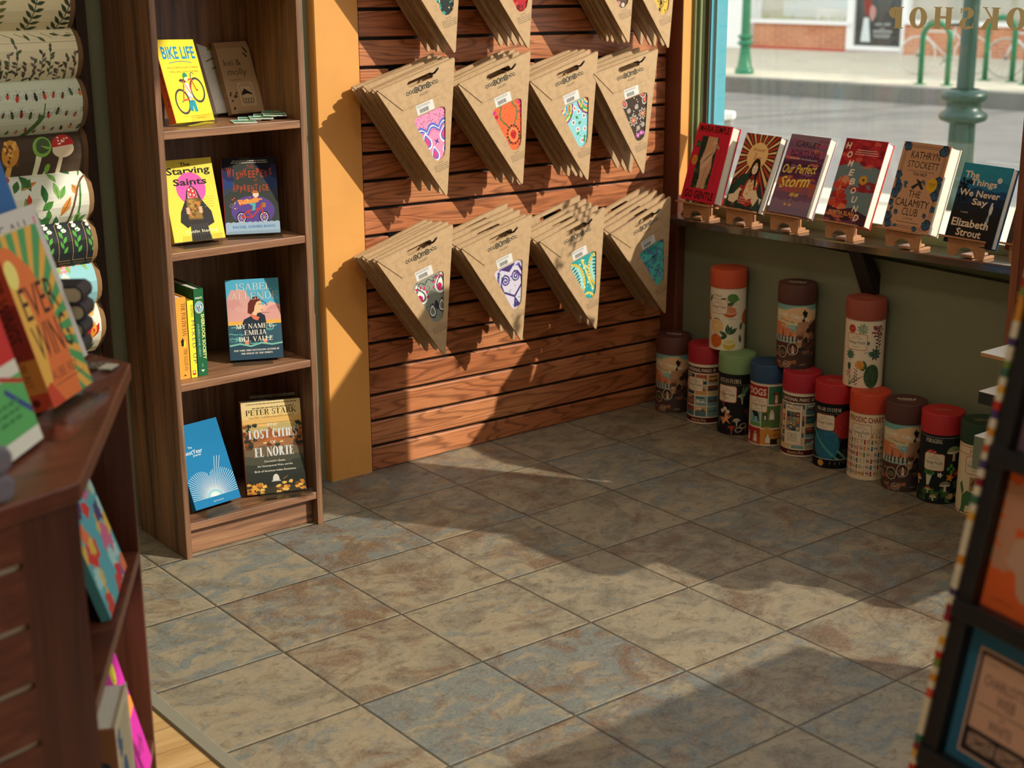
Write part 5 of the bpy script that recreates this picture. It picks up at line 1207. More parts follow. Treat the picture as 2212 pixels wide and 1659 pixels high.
def ct_cacti(a):
    a.rect(-.11, 0, .11, BH, '#ecdcc0'); a.ell(.026, .034, .023, .034, '#3c5a3a', 0, 28); a.ell(.004, .066, .006, .014, '#48683f', 20)
    g = random.Random(5)
    for i in range(60): t, k = g.uniform(0, 6.3), math.sqrt(g.random()); a.line([(.026+.021*k*math.cos(t), .034+.031*k*math.sin(t)), (.0275+.021*k*math.cos(t), .036+.031*k*math.sin(t))], .0007, '#8a9a6a', same=i > 0)
    for i in range(26): t = i*.2417; a.line([(.026+.0225*math.cos(t), .034+.0335*math.sin(t)), (.026+.026*math.cos(t), .034+.037*math.sin(t))], .0008, '#4a5a3a', same=i > 0)
    a.leaf(.004, .05, .018, .01, 140, '#48683f'); flower(a, -.01, .066, .013, 9, '#e0a04a', '#d9783a', .5)
    rosette(a, -.006, BH-.022, .018, '#8aa084', '#a9b89a'); rosette(a, .034, .098, .02, '#3f5a4a', '#56705a'); rosette(a, -.04, .094, .016, '#3f6a58', '#5a8068')
    for i in range(40): a.ell(.038+g.uniform(-.017, .017), BH-.03+g.uniform(-.014, .016), .003, .003, g.choice(['#7a3040', '#9a4050', '#8a5a4a']), 0, 7)
    a.line([(.04, BH-.045), (.046, .115)], .0024, '#5a5a38')
    for i in range(7): a.leaf(.042, .117+.005*i, .012, .005, 20 if i % 2 else 160, '#6a3038' if i % 3 else '#3f5a3a')
    for i in range(16): a.ell(-.02+.004*math.sin(i*2), .008+.003*i, .0018, .0018, '#7a3a3a', same=i > 0)
    for i in range(10): a.ell(-.045+g.uniform(-.008, .008), .04+g.uniform(-.01, .01), .0035, .0035, '#c99a8a')
    for i in range(9): a.line([(-.04, .004), (-.045+.006*i, .03+.003*(i % 3))], .001, '#5a6a48', same=i > 0)
    flower(a, -.038, BH-.024, .012, 9, '#b8403a', '#d9783a', .5); a.ell(-.042, .06, .006, .01, '#3f5a3a'); a.line([(.0, .1), (.012, .106), (.02, .1)], .0012, '#48683f'); flower(a, .018, .1, .006, 6, '#3f6a58', '#56705a', .5); flower(a, .01, BH-.062, .006, 6, '#3f6a58', '#56705a', .5); ptag(a, -.022, BH-.06, 'CACTI & SUCCULENTS', .058, .044)
def tube_can(label, x, y, z, face, art, lid, body, lidtext=0):
    t = empty('puzzle_tube', (x, y, z), label, 'puzzle tube', 'cylindrical puzzle tubes under the window shelf', (0, 0, R(face)))
    k = MB(); k.lathe([(CR-.003, .0), (CR, .0015), (CR, BH+.003)], body, 48); k.disc(CR-.003, 0, body, 48, up=False); a = Art(); art(a); a.clip(-.11, 0, .11, BH)
    a.into(k, cyl_fn(CR), du=.007, base=.0002); k.build('tube_body', t, fix=False)
    lm = plain('lid_'+lid.strip('#'), lid, .03, 90, .6, .06, 500); r_ = CR+.0022
    k = MB(); k.lathe([(r_, BH+.002), (r_, CH-.003), (r_-.001, CH-.0008), (r_-.003, CH)], lm, 48); k.disc(r_-.003, CH, lm, 48)
    if lidtext:
        a = Art(); c = '#e9dcc4' if lidtext == 1 else '#caa070'
        a.text('PUZZLE' if lidtext == 1 else 'Vintage Puzzle', 0, .0, c, w=.05, h=.011 if lidtext == 1 else .008, bold=.05 if lidtext == 1 else 0); a.lines(-.024, .024, [-.006, -.011], .0014, c, 3)
        a.into(k, lambda u, v, h: (u, v, CH+.0002+h))
    k.build('lid', t, fix=False); return t
CANS = [(1.016, -.103, 48, ct_canyon, '#5c332b', '#4b3a36', 1, 'brown lidded canyon puzzle tube on the floor against the slatted panel'),
 (1.016, -.249, 48, ct_parks, '#a81f2c', '#ecdcc0', 0, 'red lidded national parks tube on the floor beside the corner canyon tube'),
 (1.007, -.391, 46, ct_flora, '#7f9f6c', '#1c1d22', 0, 'light green lidded tube with corals and starfish on black'),
 (1.006, -.523, 45, ct_dogs, '#26486b', '#ecdcc0', 0, 'navy lidded tube printed with dogs'),
 (1.007, -.652, 44, lambda a: ct_parks(a, True), '#b01f30', '#ecdcc0', 2, 'red lidded parks tube turned to its cream back panel'),
 (.999, -.783, 44, ct_solar, '#b8202a', '#15171c', 2, 'red lidded black tube with blue ringed planet'),
 (.999, -.910, 42, ct_chart, '#cc4426', '#ead4b0', 2, 'orange lidded tube with periodic chart of elements'),
 (1.0, -1.032, 38, ct_canyon, '#553029', '#4b3a36', 1, 'brown lidded canyon tube on the floor beside the periodic chart tube'),
 (1.0, -1.153, 38, ct_forage, '#bb262a', '#1f2628', 2, 'red lidded black tube with mushrooms and moss'),
 (1.005, -1.275, 38, ct_dino, '#23432f', '#ecd9b4', 2, 'dark green lidded dinosaur tube partly hidden by the postcard rack')]
for x, y, fa, art, lid, body, lt, lab in CANS: tube_can(lab, x, y, .0005, -fa-12, art, lid, body, lt)
for x, y, fa, art, lid, body, lt, lab in ((1.036, -.318, 46, ct_citrus, '#c9502e', '#ecdfc6', 0, 'orange lidded citrus fruit tube stacked on two floor tubes'), (1.033, -.595, 42, ct_canyon, '#553029', '#4b3a36', 1, 'brown lidded canyon tube stacked in the upper row'), (1.035, -.849, 40, ct_cacti, '#9a4a38', '#ecdcc0', 2, 'rust lidded tube with cactus stacked in the upper row')):
    tube_can(lab, min(x, 1.034), y, CH+.0008, -fa-12, art, lid, body, lt)

# ================================================================== walnut bookcase
bc = empty('bookcase', (-.6, -.13, 0), 'tall narrow walnut bookcase against the back wall beside the orange pilaster', 'bookcase')
def bpart(k, name, bev=.0012, par=None): return k.build(name, par or bc, (.6, .13, 0), bevel=bev)
XL, XR, YF, YB = -.797, -.4045, -.262, .0
k = MB(); k.box(XL, XL+.0155, YF, YB, 0, 1.83, WAL_Z); bpart(k, 'side_panel')
k = MB(); k.box(XR-.0165, XR, YF, YB, 0, 1.83, WAL_Z); bpart(k, 'side_panel')
k = MB(); k.box(XL+.0155, XR-.0165, YB-.008, YB, .06, 1.83, WAL_Z); bpart(k, 'back_panel', 0)
SHZ = [.0905, .447, .766, 1.049, 1.40]
for z in SHZ:
    k = MB(); k.box(XL+.0157, XR-.0167, YF+.002, YB-.008, z-.0185, z, WAL_X); bpart(k, 'shelf_board')
k = MB(); k.box(XL+.0155, XR-.0165, -.234, -.219, .002, SHZ[0]-.0185, WAL_X); bpart(k, 'kick_board')
k = MB(); k.box(XL, XR, YF, YB, 1.83, 1.85, WAL_X); bpart(k, 'top_board')

def cv_bike(a, W_, H):
    a.rect(0, 0, W_, H, '#f2d23a'); a.text('BIKE LIFE', W_*.52, H*.765, '#1f86b4', w=W_*.84, h=H*.15, bold=.03); a.line([(W_*(.22+.058*i), H*(.715+.02*math.sin(i*.31))) for i in range(11)], .0016, '#2a6f8a')
    a.text('AN ILLUSTRATED GUIDE TO RIDING,', W_*.54, H*.645, '#3a3020', w=W_*.8, h=.0052); a.text('FIXING, AND LOVING YOUR BIKE', W_*.54, H*.595, '#3a3020', w=W_*.74, h=.0052)
    for x, y in ((.31, .25), (.76, .38)): a.ring(W_*x, H*y, .0275, .031, .0048, '#3a3a38'); a.ring(W_*x, H*y, .0225, .026, .001, '#8a8a80'); a.ell(W_*x, H*y, .0025, .0028, '#6a6a66')
    for p, q in (((.34, .26), (.5, .28)), ((.34, .26), (.44, .46)), ((.42, .5), (.52, .3)), ((.42, .48), (.66, .52)), ((.5, .28), (.67, .5)), ((.66, .52), (.74, .37))): a.line([(W_*p[0], H*p[1]), (W_*q[0], H*q[1])], .0036, '#cf4426')
    a.poly([(W_*.44, H*.47), (W_*.56, H*.47), (W_*.6, H*.3), (W_*.5, H*.26)], '#dcd8d4'); a.line([(W_*.46, H*.47), (W_*.58, H*.33)], .004, '#e0963a')
    a.poly([(W_*.48, H*.26), (W_*.62, H*.26), (W_*.64, H*.12), (W_*.56, H*.12), (W_*.54, H*.2), (W_*.52, H*.12), (W_*.44, H*.14)], '#2a8fa0')
    a.ell(W_*.54, H*.535, .0075, .0085, '#f2d8a8'); a.ell(W_*.53, H*.55, .0095, .0095, '#2a8a5c', 0, 18, 0, 200); a.poly([(W_*.47, H*.55), (W_*.5, H*.48), (W_*.48, H*.47), (W_*.46, H*.52)], '#2a2220')
    a.leaf(W_*.34, H*.5, .02, .008, 5, '#4a3a32'); a.line([(W_*.42, H*.5), (W_*.43, H*.46)], .002, '#6a6a66'); a.ring(W_*.72, H*.55, .009, .01, .002, '#6a6a60', 20, 250); a.line([(W_*.66, H*.52), (W_*.7, H*.58)], .002, '#6a6a66')
    a.ring(W_*.52, H*.27, .006, .007, .0015, '#5a5a55'); a.line([(W_*.12, H*.07), (W_*.9, H*.07)], .0008, '#c8862a'); a.lines(W_*.55, W_*.8, [H*.04], .0018, '#c87a2a', 3)
book('hardcover_book', 'yellow bicycle book leaning on the top visible bookcase shelf', (-.716, -.196, SHZ[3]+.004), .148, .198, .018, 27, 17, cv_bike, '#f2d23a', '#d9642c', True, 'book', 'books in the walnut bookcase', spine_art=lambda a, T, H: a.text('BIKE LIFE  guide to riding', T*.5, H*.9, '#3a2014', w=H*.7, h=T*.4, rot=-90, al='l'), rolld=3)
acrylic((-.700, -.212, SHZ[3]+.0008), .10, 27, 17, 'clear acrylic stand under the yellow bicycle book', .026, .1)
def cv_saints(a, W_, H):
    a.rect(0, 0, W_, H, '#ead24a'); bl = '#231a16'
    a.text('The', W_*.46, H*.915, bl, w=W_*.2, h=H*.045, bold=.05); a.text('Starving', W_*.5, H*.79, bl, w=W_*.86, h=H*.115, bold=.06); a.ell(W_*.5, H*.64, .037, .039, '#d957a8', 0, 32); a.text('Saints', W_*.5, H*.68, bl, w=W_*.66, h=H*.085, bold=.06)
    a.poly([(W_*x, H*y) for x, y in ((.5, .68), (.4, .62), (.36, .52), (.22, .36), (.18, .24), (.3, .16), (.36, .18), (.34, .0), (.74, .0), (.7, .16), (.84, .2), (.82, .34), (.66, .5), (.6, .62))], '#2b2624')
    a.poly([(W_*x, H*y) for x, y in ((.5, .66), (.42, .61), (.4, .52), (.6, .52), (.58, .61))], '#e0a0b4')
    for x, y in ((.46, .62), (.53, .6), (.47, .56), (.54, .55)): a.ell(W_*x, H*y, .006, .007, '#c8383c'); a.ell(W_*x-.001, H*y+.001, .002, .003, '#f2d8cc')
    a.poly([(W_*.36, H*.52), (W_*.62, H*.52), (W_*.64, H*.25), (W_*.35, H*.26)], '#6a4a20'); a.poly([(W_*.375, H*.505), (W_*.605, H*.505), (W_*.625, H*.265), (W_*.365, H*.275)], '#8a6a2c')
    for i in range(14): g = random.Random(i); a.blob(W_*g.uniform(.4, .6), H*g.uniform(.29, .49), .007, .006, g.choice(['#6a4a1c', '#a8843a', '#5a3c18', '#b8762c']), i, .4)
    for x in (.32, .66):
        for i in range(4): a.leaf(W_*x, H*(.34+.02*i), .012, .0045, 180 if x > .5 else 0, '#e0a888')
    for i in range(8): a.line([(W_*(.38+.045*i), H*.2), (W_*(.37+.05*i), H*.0)], .0012, '#55504a', same=i > 0)
    a.text('Caitlin Starling', W_*.56, H*.085, '#efe6c8', w=W_*.62, h=H*.045); a.lines(W_*.7, W_*.92, [H*(.52-.03*i) for i in range(5)], .001, '#a8923a', 3)
book('paperback_book', 'yellow book with hooded figure and pink sun on second bookcase shelf', (-.742, -.200, SHZ[2]+.006), .128, .198, .018, -5, 19, cv_saints, '#ead24a', None, False, 'book', 'books in the walnut bookcase')
acrylic((-.735, -.214, SHZ[2]+.0008), .10, -5, 19, 'clear acrylic stand under the yellow hooded figure book', .03)
def cv_wish(a, W_, H):
    sky_bands(a, W_, H, ['#1b1a2a', '#26305a', '#2f4378', '#3a4458', '#33363a', '#3a3a40', '#54407a'], 2, .01)
    a.poly([(W_*.2, H*.9), (W_*.34, H), (W_*.52, H), (W_*.9, H*.55), (W_*1, H*.3), (W_, H*.12), (0, H*.12), (0, H*.5), (W_*.2, H*.6)], '#3b3f3a'); a.ell(W_*.52, H*.3, W_*.4, H*.2, '#5d4690', 0, 26)
    rd = '#a8482e'
    a.lines(W_*.1, W_*.92, [H*.955, H*.93], .0018, '#d8d0c4', 2); a.text('THE', W_*.52, H*.855, rd, w=W_*.14, h=H*.05); 
    for i, c in enumerate('WISHKEEPERS'): a.text(c, W_*(.125+.076*i), H*(.745+.018*math.sin(i*2)-.006*i*(i < 3)), rd, w=W_*(.058 if c not in 'IW' else .018 if c == 'I' else .085), h=H*(.13 if i == 0 else .095), bold=.03)
    a.text('of', W_*.6, H*.685, rd, w=W_*.06); 
    for i, c in enumerate('APPRENTICE'): a.text(c, W_*(.2+.068*i), H*(.555+.012*math.sin(i*2.4)), rd, w=W_*(.05 if c != 'I' else .016), h=H*(.12 if i == 0 else .085), bold=.03)
    for x in (.3, .72): a.ring(W_*x, H*.215, .0125, .0145, .0028, '#1c1a1e'); a.ring(W_*x, H*.215, .0098, .0115, .0014, '#e9e4da'); a.k += 1; [a.line([(W_*x, H*.215), (W_*x+.009*math.cos(R(t)), H*.215+.0105*math.sin(R(t)))], .0006, '#d8d4cc', same=True) for t in range(0, 360, 45)]
    for p, q in (((.3, .215), (.42, .3)), ((.42, .3), (.64, .33)), ((.42, .3), (.5, .22)), ((.3, .215), (.5, .22)), ((.5, .22), (.66, .34)), ((.66, .38), (.72, .215))): a.line([(W_*p[0], H*p[1]), (W_*q[0], H*q[1])], .003, '#c8402c')
    a.poly([(W_*.24, H*.45), (W_*.5, H*.45), (W_*.58, H*.48), (W_*.66, H*.45), (W_*.62, H*.41), (W_*.5, H*.4), (W_*.28, H*.38)], '#e2964a'); a.poly([(W_*.44, H*.4), (W_*.58, H*.4), (W_*.56, H*.31), (W_*.5, H*.3), (W_*.52, H*.36)], '#5ab0b0'); a.ell(W_*.59, H*.515, .0075, .0078, '#f0d2b4'); a.ell(W_*.58, H*.53, .0085, .007, '#b8663a', 0, 16, 0, 180); a.line([(W_*.6, H*.45), (W_*.7, H*.45)], .004, '#e2964a')
    a.rect(W_*.69, H*.34, W_*.76, H*.4, '#b07038'); spiral(a, W_*.14, H*.37, .007, 1.6, .001, '#8a86a8')
    for i in range(14): g = random.Random(i); a.blob(W_*g.uniform(.1, .5), H*g.uniform(.32, .48), .0018, .0018, g.choice(['#d8623a', '#e9c46a', '#c84a6a']), i)
    a.poly([(0, 0), (W_, 0), (W_, H*.15)]+[(W_*(1-.05*i), H*(.15+.012*(i % 2))) for i in range(1, 21)], '#9db4cc'); a.text('RACHEL CHIVERS KHOO', W_*.52, H*.075, '#3f78a8', w=W_*.78, h=H*.035, bold=.03)
book('hardcover_book', 'dark blue book with a child riding a red bicycle, second bookcase shelf', (-.588, -.166, SHZ[2]+.0035), .132, .188, .016, -25, 17, cv_wish, '#1b1a2a', '#b3242c', True, 'book', 'books in the walnut bookcase')
acrylic((-.593, -.178, SHZ[2]+.0008), .135, -25, 17, 'clear acrylic stand under the dark blue bicycle rider book', .02)
def cv_emilia(a, W_, H):
    a.rect(0, 0, W_, H, '#58b4d6'); g = random.Random(4)
    for x, y, rx, ry in ((.2, .72, .03, .03), (.1, .6, .03, .035), (.28, .55, .03, .025), (.82, .6, .028, .02), (.92, .53, .03, .025), (.6, .5, .05, .02), (.3, .47, .05, .02), (.24, .82, .018, .012)): a.blob(W_*x, H*y, rx, ry, g.choice(['#e0a8a0', '#d99a96', '#e6b4a8']), int(x*99), .15)
    a.poly([(0, H*.66), (W_*.2, H*.6), (W_*.4, H*.58), (W_*.7, H*.6), (W_, H*.62), (W_, H*.42), (0, H*.42)], '#dca29a'); a.rect(0, H*.43, W_, H*.48, '#ecb04a'); a.rect(0, 0, W_, H*.435, '#35586a')
    for i in range(30): a.line([(W_*(x0_+.05*j), H*(y0_+.008*math.sin(j*1.7))) for x0_, y0_ in [(g.uniform(-.05, .8), g.uniform(.16, .42))] for j in range(5)], .0022, g.choice(['#244656', '#4f8a8a', '#6fb0a0', '#2c5064', '#a9d0c0']))
    a.poly([(W_*x, H*y) for x, y in ((.26, .44), (.3, .5), (.44, .54), (.56, .6), (.7, .54), (.72, .44), (.66, .22), (.3, .22))], '#26303e')
    a.poly([(W_*x, H*y) for x, y in ((.42, .56), (.52, .54), (.6, .52), (.56, .48), (.48, .5))], '#e8785a'); a.rect(W_*.29, H*.18, W_*.36, H*.24, '#e08a6a'); a.rect(W_*.64, H*.18, W_*.71, H*.25, '#e08a6a')
    a.poly([(W_*x, H*y) for x, y in ((.46, .6), (.5, .7), (.58, .75), (.64, .72), (.66, .66), (.69, .63), (.655, .62), (.64, .585), (.56, .57), (.54, .54), (.48, .55))], '#efc39a')
    a.poly([(W_*x, H*y) for x, y in ((.38, .58), (.4, .7), (.48, .77), (.58, .78), (.64, .73), (.56, .71), (.52, .66), (.5, .6), (.44, .56))], '#6a2c20'); a.line([(W_*.64, H*.73), (W_*.72, H*.7), (W_*.76, H*.66)], .0014, '#6a2c20'); a.line([(W_*.6, H*.68), (W_*.64, H*.685)], .0014, '#3a1c16'); a.ell(W_*.65, H*.61, .0024, .001, '#b8382c')
    a.poly([(0, 0), (W_, 0), (W_, H*.19), (W_*.8, H*.17), (W_*.6, H*.2), (W_*.4, H*.16), (W_*.2, H*.2), (0, H*.17)], '#2b4658'); a.line([(0, H*.18), (W_*.2, H*.2), (W_*.4, H*.165), (W_*.6, H*.2), (W_*.8, H*.175), (W_, H*.19)], .004, '#7fc0aa')
    cr = '#e9dccb'; a.text('ISABEL', W_*.52, H*.86, cr, w=W_*.66, h=H*.09, serif=True, T=.1, th=.05); a.text('ALLENDE', W_*.52, H*.745, cr, w=W_*.88, h=H*.09, serif=True, T=.1, th=.05)
    a.text('MY NAME IS', W_*.5, H*.385, '#f2ead8', w=W_*.72, h=H*.06, serif=True); a.text('EMILIA', W_*.5, H*.305, '#f2ead8', w=W_*.42, h=H*.06, serif=True); a.text('DEL VALLE', W_*.5, H*.225, '#f2ead8', w=W_*.64, h=H*.06, serif=True)
    a.text('NEW YORK TIMES BESTSELLING AUTHOR OF', W_*.5, H*.105, '#f2ead8', w=W_*.86, h=H*.022, serif=True, T=.2, th=.09); a.text('THE HOUSE OF THE SPIRITS', W_*.5, H*.065, '#f2ead8', w=W_*.6, h=H*.022, serif=True, T=.2, th=.09); a.lines(W_*.62, W_*.8, [H*.57], .001, '#6a3a3a', 3)
book('hardcover_book', 'book with dark haired woman above the sea on third bookcase shelf', (-.596, -.166, SHZ[1]+.003), .132, .202, .02, -24, 14, cv_emilia, '#2b4658', '#3a5a6a', True, 'book', 'books in the walnut bookcase')
acrylic((-.598, -.178, SHZ[1]+.0008), .1, -24, 14, 'clear acrylic stand under the woman and sea book', .008)
# three spines at the left of the third shelf
def spine_book(name, label, x0, x1, H, D, cov, art, yf=-.222, z=SHZ[1]+.0005, lean=0):
    T = x1-x0-.0006
    t = book(name, label, (x0+.0003+T, yf+.0012, z), D, H, T, 90, 0, None, cov, cov, True, 'book', 'books in the walnut bookcase', spine_art=art, foot=False)
    t.matrix_world = Matrix.Translation((x1-.0003, yf+.0014, z)) @ Matrix.Rotation(R(lean), 4, 'Y') @ Matrix.Rotation(R(90), 4, 'Z')
def sa1(a, T, H):
    a.text('THE POLITICIAN', T*.5, H*.93, '#2a1c12', w=H*.40, h=T*.42, rot=-90, al='l', serif=True); a.rect(T*.3, H*.4, T*.75, H*.47, '#e2d83a'); a.blob(T*.45, H*.455, T*.16, H*.05, '#1c1614', 3, .3)
    a.text('TIM SULLIVAN', T*.5, H*.37, '#2a1c12', w=H*.27, h=T*.36, rot=-90, al='l', serif=True); a.poly([(T*.3, H*.03), (T*.5, H*.06), (T*.7, H*.03), (T*.5, H*.042)], '#2a1c12')
def sa2(a, T, H):
    a.text('KORMAN', T*.5, H*.94, '#2a2a30', w=H*.15, h=T*.5, rot=-90, al='l'); a.text('MIXED UP', T*.5, H*.74, '#5a4a6a', w=H*.56, h=T*.55, rot=-90, al='l', sp=1.3); a.rect(T*.25, H*.03, T*.75, H*.09, '#c8322c'); a.rect(T*.35, H*.06, T*.65, H*.08, '#efe6d8')
def sa3(a, T, H):
    a.text('PONTI', T*.5, H*.885, '#e8ecd8', w=T*.7, h=H*.022, bold=.03); a.ell(T*.5, H*.79, T*.46, H*.07, '#e0d28a', 0, 24); a.ell(T*.5, H*.79, T*.42, H*.064, '#7fb4c8', 0, 24)
    for i in range(9): g = random.Random(i); a.blob(T*g.uniform(.25, .75), H*g.uniform(.745, .81), T*.07, H*.014, g.choice(['#6a4a3a', '#e0c49a', '#b8483a', '#e9e0c8', '#3a5a44']), i)
    a.text('SHERLOCK SOCIETY', T*.62, H*.71, '#e9e48a', w=H*.52, h=T*.34, rot=-90, al='l', bold=.05); a.text('HURRICANE HEIST', T*.2, H*.6, '#9cc4bc', w=H*.38, h=T*.2, rot=-90, al='l'); a.text('2', T*.5, H*.11, '#9cc4bc', h=H*.03); a.poly([(T*.3, H*.07), (T*.7, H*.07), (T*.5, H*.045)], '#e8ecd8')
spine_book('paperback_book', 'orange spined book, first of the three standing at the left of third shelf', -.7635, -.7355, .202, .128, '#ef9f3c', sa1)
spine_book('hardcover_book', 'thin yellow spined book between the orange and green spines', -.7335, -.7165, .191, .13, '#ecdc3a', sa2)
spine_book('hardcover_book', 'green spined book, tallest of the three standing on third shelf', -.7145, -.6885, .217, .145, '#1f5f3a', sa3)
JBLUE = mat('#22709e', .9, 0, .08)
def cv_journal(a, W_, H):
    a.rrect(0, 0, W_, H, .008, JBLUE); sl_ = '#d9dcd4'; cx, cy = W_*.48, H*.1
    a.text('The', W_*.26, H*.715, sl_, w=W_*.09); a.text('BestYear', W_*.3, H*.645, sl_, w=W_*.4, h=H*.05); a.text('Journal', W_*.36, H*.605, sl_, w=W_*.17)
    a.k += 1
    for i in range(41):
        t = R(2+176*i/40); r1 = .052+.034*abs(math.cos(t))**.6+(.03 if 62 < math.degrees(t) < 74 else 0)
        a.line([(cx+.012*math.cos(t), cy+.012*math.sin(t)), (cx+r1*math.cos(t), cy+r1*1.05*math.sin(t))], .0009, sl_, same=True)
    for r_, c in ((.022, '#7fb0c0'), (.015, '#b9c8c0'), (.008, '#e9e2cc')): a.ell(cx, cy, r_, r_*.8, c, 0, 24, 0, 180)
    a.text('ESSENTIAL EDITION', W_*.52, H*.04, sl_, w=W_*.22)
book('journal', 'blue cloth journal with silver sunburst on the lowest bookcase shelf', (-.746, -.226, SHZ[0]+.009), .134, .214, .018, 7, 25, cv_journal, JBLUE, JBLUE, True, 'book', 'books in the walnut bookcase')
acrylic((-.735, -.24, SHZ[0]+.0008), .1, 7, 25, 'clear acrylic stand under the blue journal', .022)
def cv_norte(a, W_, H):
    sky_bands(a, W_, H, ['#e6cd92', '#e4c684', '#e0b46a', '#b8a46a', '#a8703c', '#9a6a44', '#6a5a44', '#4a4a3c', '#34382f', '#2c302a', '#2a2c26', '#3a3426'], 7, .006); g = random.Random(7)
    a.lines(W_*.06, W_*.96, [H*.97], .0022, '#6a5a3c', 4); a.lines(W_*.12, W_*.95, [H*.925], .0024, '#5a4a30', 5); a.poly([(W_*.3, H*.62), (W_*.44, H*.72), (W_*.62, H*.62), (W_*.9, H*.58), (W_*.1, H*.56)], '#9a5a34'); a.poly([(W_*.3, H*.56), (W_*.5, H*.62), (W_*.72, H*.56)], '#b06a3c')
    for i in range(50): a.blob(W_*g.choice([g.uniform(0, .14), g.uniform(.86, 1), g.uniform(0, 1)]), H*g.uniform(.5, .75 if i % 3 else .6), .006, .005, g.choice(['#2c3026', '#6a3a22', '#8a4a26', '#3a3c2c']), i, .4)
    for i in range(46): a.blob(W_*g.choice([g.uniform(0, .3), g.uniform(.45, 1)]), H*g.uniform(.0, .11), .006, .004, g.choice(['#d99a3a', '#b8742c', '#e0b45a', '#7a4a22']), i+60, .4)
    a.text('PETER STARK', W_*.5, H*.855, '#221a12', w=W_*.86, h=H*.062, serif=True); a.text('New York Times bestselling author of Astoria', W_*.5, H*.815, '#3a2c1a', w=W_*.76, shear=.2)
    sv = '#d3d6d4'; a.text('THE', W_*.5, H*.725, '#e9dfc8', w=W_*.18, h=H*.035, serif=True); a.text('LOST CITIES', W_*.5, H*.6, sv, w=W_*.82, h=H*.1, serif=True, T=.26, th=.06); a.text('OF', W_*.5, H*.535, '#e9dfc8', w=W_*.1, h=H*.035, serif=True)
    for x in (.36, .64): a.leaf(W_*x-.006, H*.55, .012, .004, 0, '#e0c884')
    a.text('EL NORTE', W_*.5, H*.4, sv, w=W_*.66, h=H*.105, serif=True, T=.26, th=.06); a.text("Coronado's Quest,", W_*.5, H*.335, '#efe8d8', w=W_*.36); a.text('the Unconquered West, and the', W_*.5, H*.285, '#efe8d8', w=W_*.6); a.text('Birth of American Indian Resistance', W_*.5, H*.235, '#efe8d8', w=W_*.7)
    a.ell(W_*.5, H*.145, .0085, .014, '#cfcdc4', 0, 18, 0, 180); a.rect(W_*.5-.0085, H*.13, W_*.5+.0085, H*.146, '#cfcdc4'); a.line([(W_*.5-.012, H*.128), (W_*.5+.012, H*.128)], .0025, '#b8b6ae'); a.line([(W_*.62, H*.14), (W_*.7, H*.17)], .0012, '#b8863a'); a.line([(0, H*.76), (W_, H*.765)], .001, '#6a6a4a')
book('hardcover_book', 'brown landscape hardcover with silver lettering on the lowest bookcase shelf', (-.583, -.190, SHZ[0]+.003), .152, .240, .03, -20, 9, cv_norte, '#3a3426', '#7a4628', True, 'book', 'books in the walnut bookcase', spine_art=lambda a, T, H: (a.text('LOST', T*.5, H*.78, '#2a1a10', w=T*.7), a.text('CITIES', T*.5, H*.7, '#2a1a10', w=T*.8), a.text('NORTE', T*.5, H*.52, '#2a1a10', w=T*.8)))
acrylic((-.562, -.216, SHZ[0]+.0008), .135, -20, 9, 'clear acrylic stand under the brown landscape hardcover', .022, .25)
# folded tea towels with paper bands behind the bicycle book
def towel(label, x, y, yawd, lean, Wd, H, art, body, T=.02):
    t = empty('folded_towel', (x, y, SHZ[3]+.0005), label, 'towel', None)
    t.matrix_world = Matrix.Translation((x, y, SHZ[3]+.0005+T*math.sin(R(lean)))) @ Matrix.Rotation(R(yawd), 4, 'Z') @ Matrix.Rotation(-R(lean), 4, 'X')
    k = MB(); n = 7   # soft rounded fold
    v = []
    for j in range(n):
        a_ = -90+180*j/(n-1); v.append((T/2-T/2*math.cos(R(a_)) if False else T/2*(1-math.cos(R(a_))), 0))
    prof = [(0.0, .002), (-.001, .02), (0, H*.9), (.003, H*.985), (T*.5, H), (T-.003, H*.985), (T, H*.9), (T, .002)]
    k.add([(x_, yy, z) for x_ in (0, Wd) for yy, z in prof], [(i, i+1, len(prof)+i+1, len(prof)+i) for i in range(len(prof)-1)]+[tuple(range(len(prof)-1, -1, -1)), tuple(range(len(prof), 2*len(prof))), (len(prof)-1, 0, len(prof), 2*len(prof)-1)], body)
    a = Art(); art(a, Wd, H); a.clip(0, .002, Wd, H*.9); a.into(k, lambda u, v_, h: (u, -.0012-h, v_)); k.build('folded_cloth', t, fix=False); return t
def tw_vine(a, W_, H):
    for i in range(6): a.leaf(W_*(.2+.12*i), H*(.85-.14*i), .03, .011, 20+40*(i % 3), '#8a9a3a'); a.line([(W_*(.1+.1*i), H*(.7-.1*i)), (W_*(.3+.1*i), H*(.74-.12*i)), (W_*(.5+.1*i), H*(.68-.1*i))], .003, '#6a7a2c')
    a.ring(W_*.5, H*.3, .012, .016, .003, '#6a7a2c'); a.blob(W_*.62, H*.42, .01, .012, '#5a6a2c', 3)
WHTC = plain('white_cotton', '#e9e6e0', .04, 40, .9)
towel('white tea towel with green vines standing behind the bicycle book', -.545, -.070, 12, 20, .12, .19, tw_vine, WHTC)
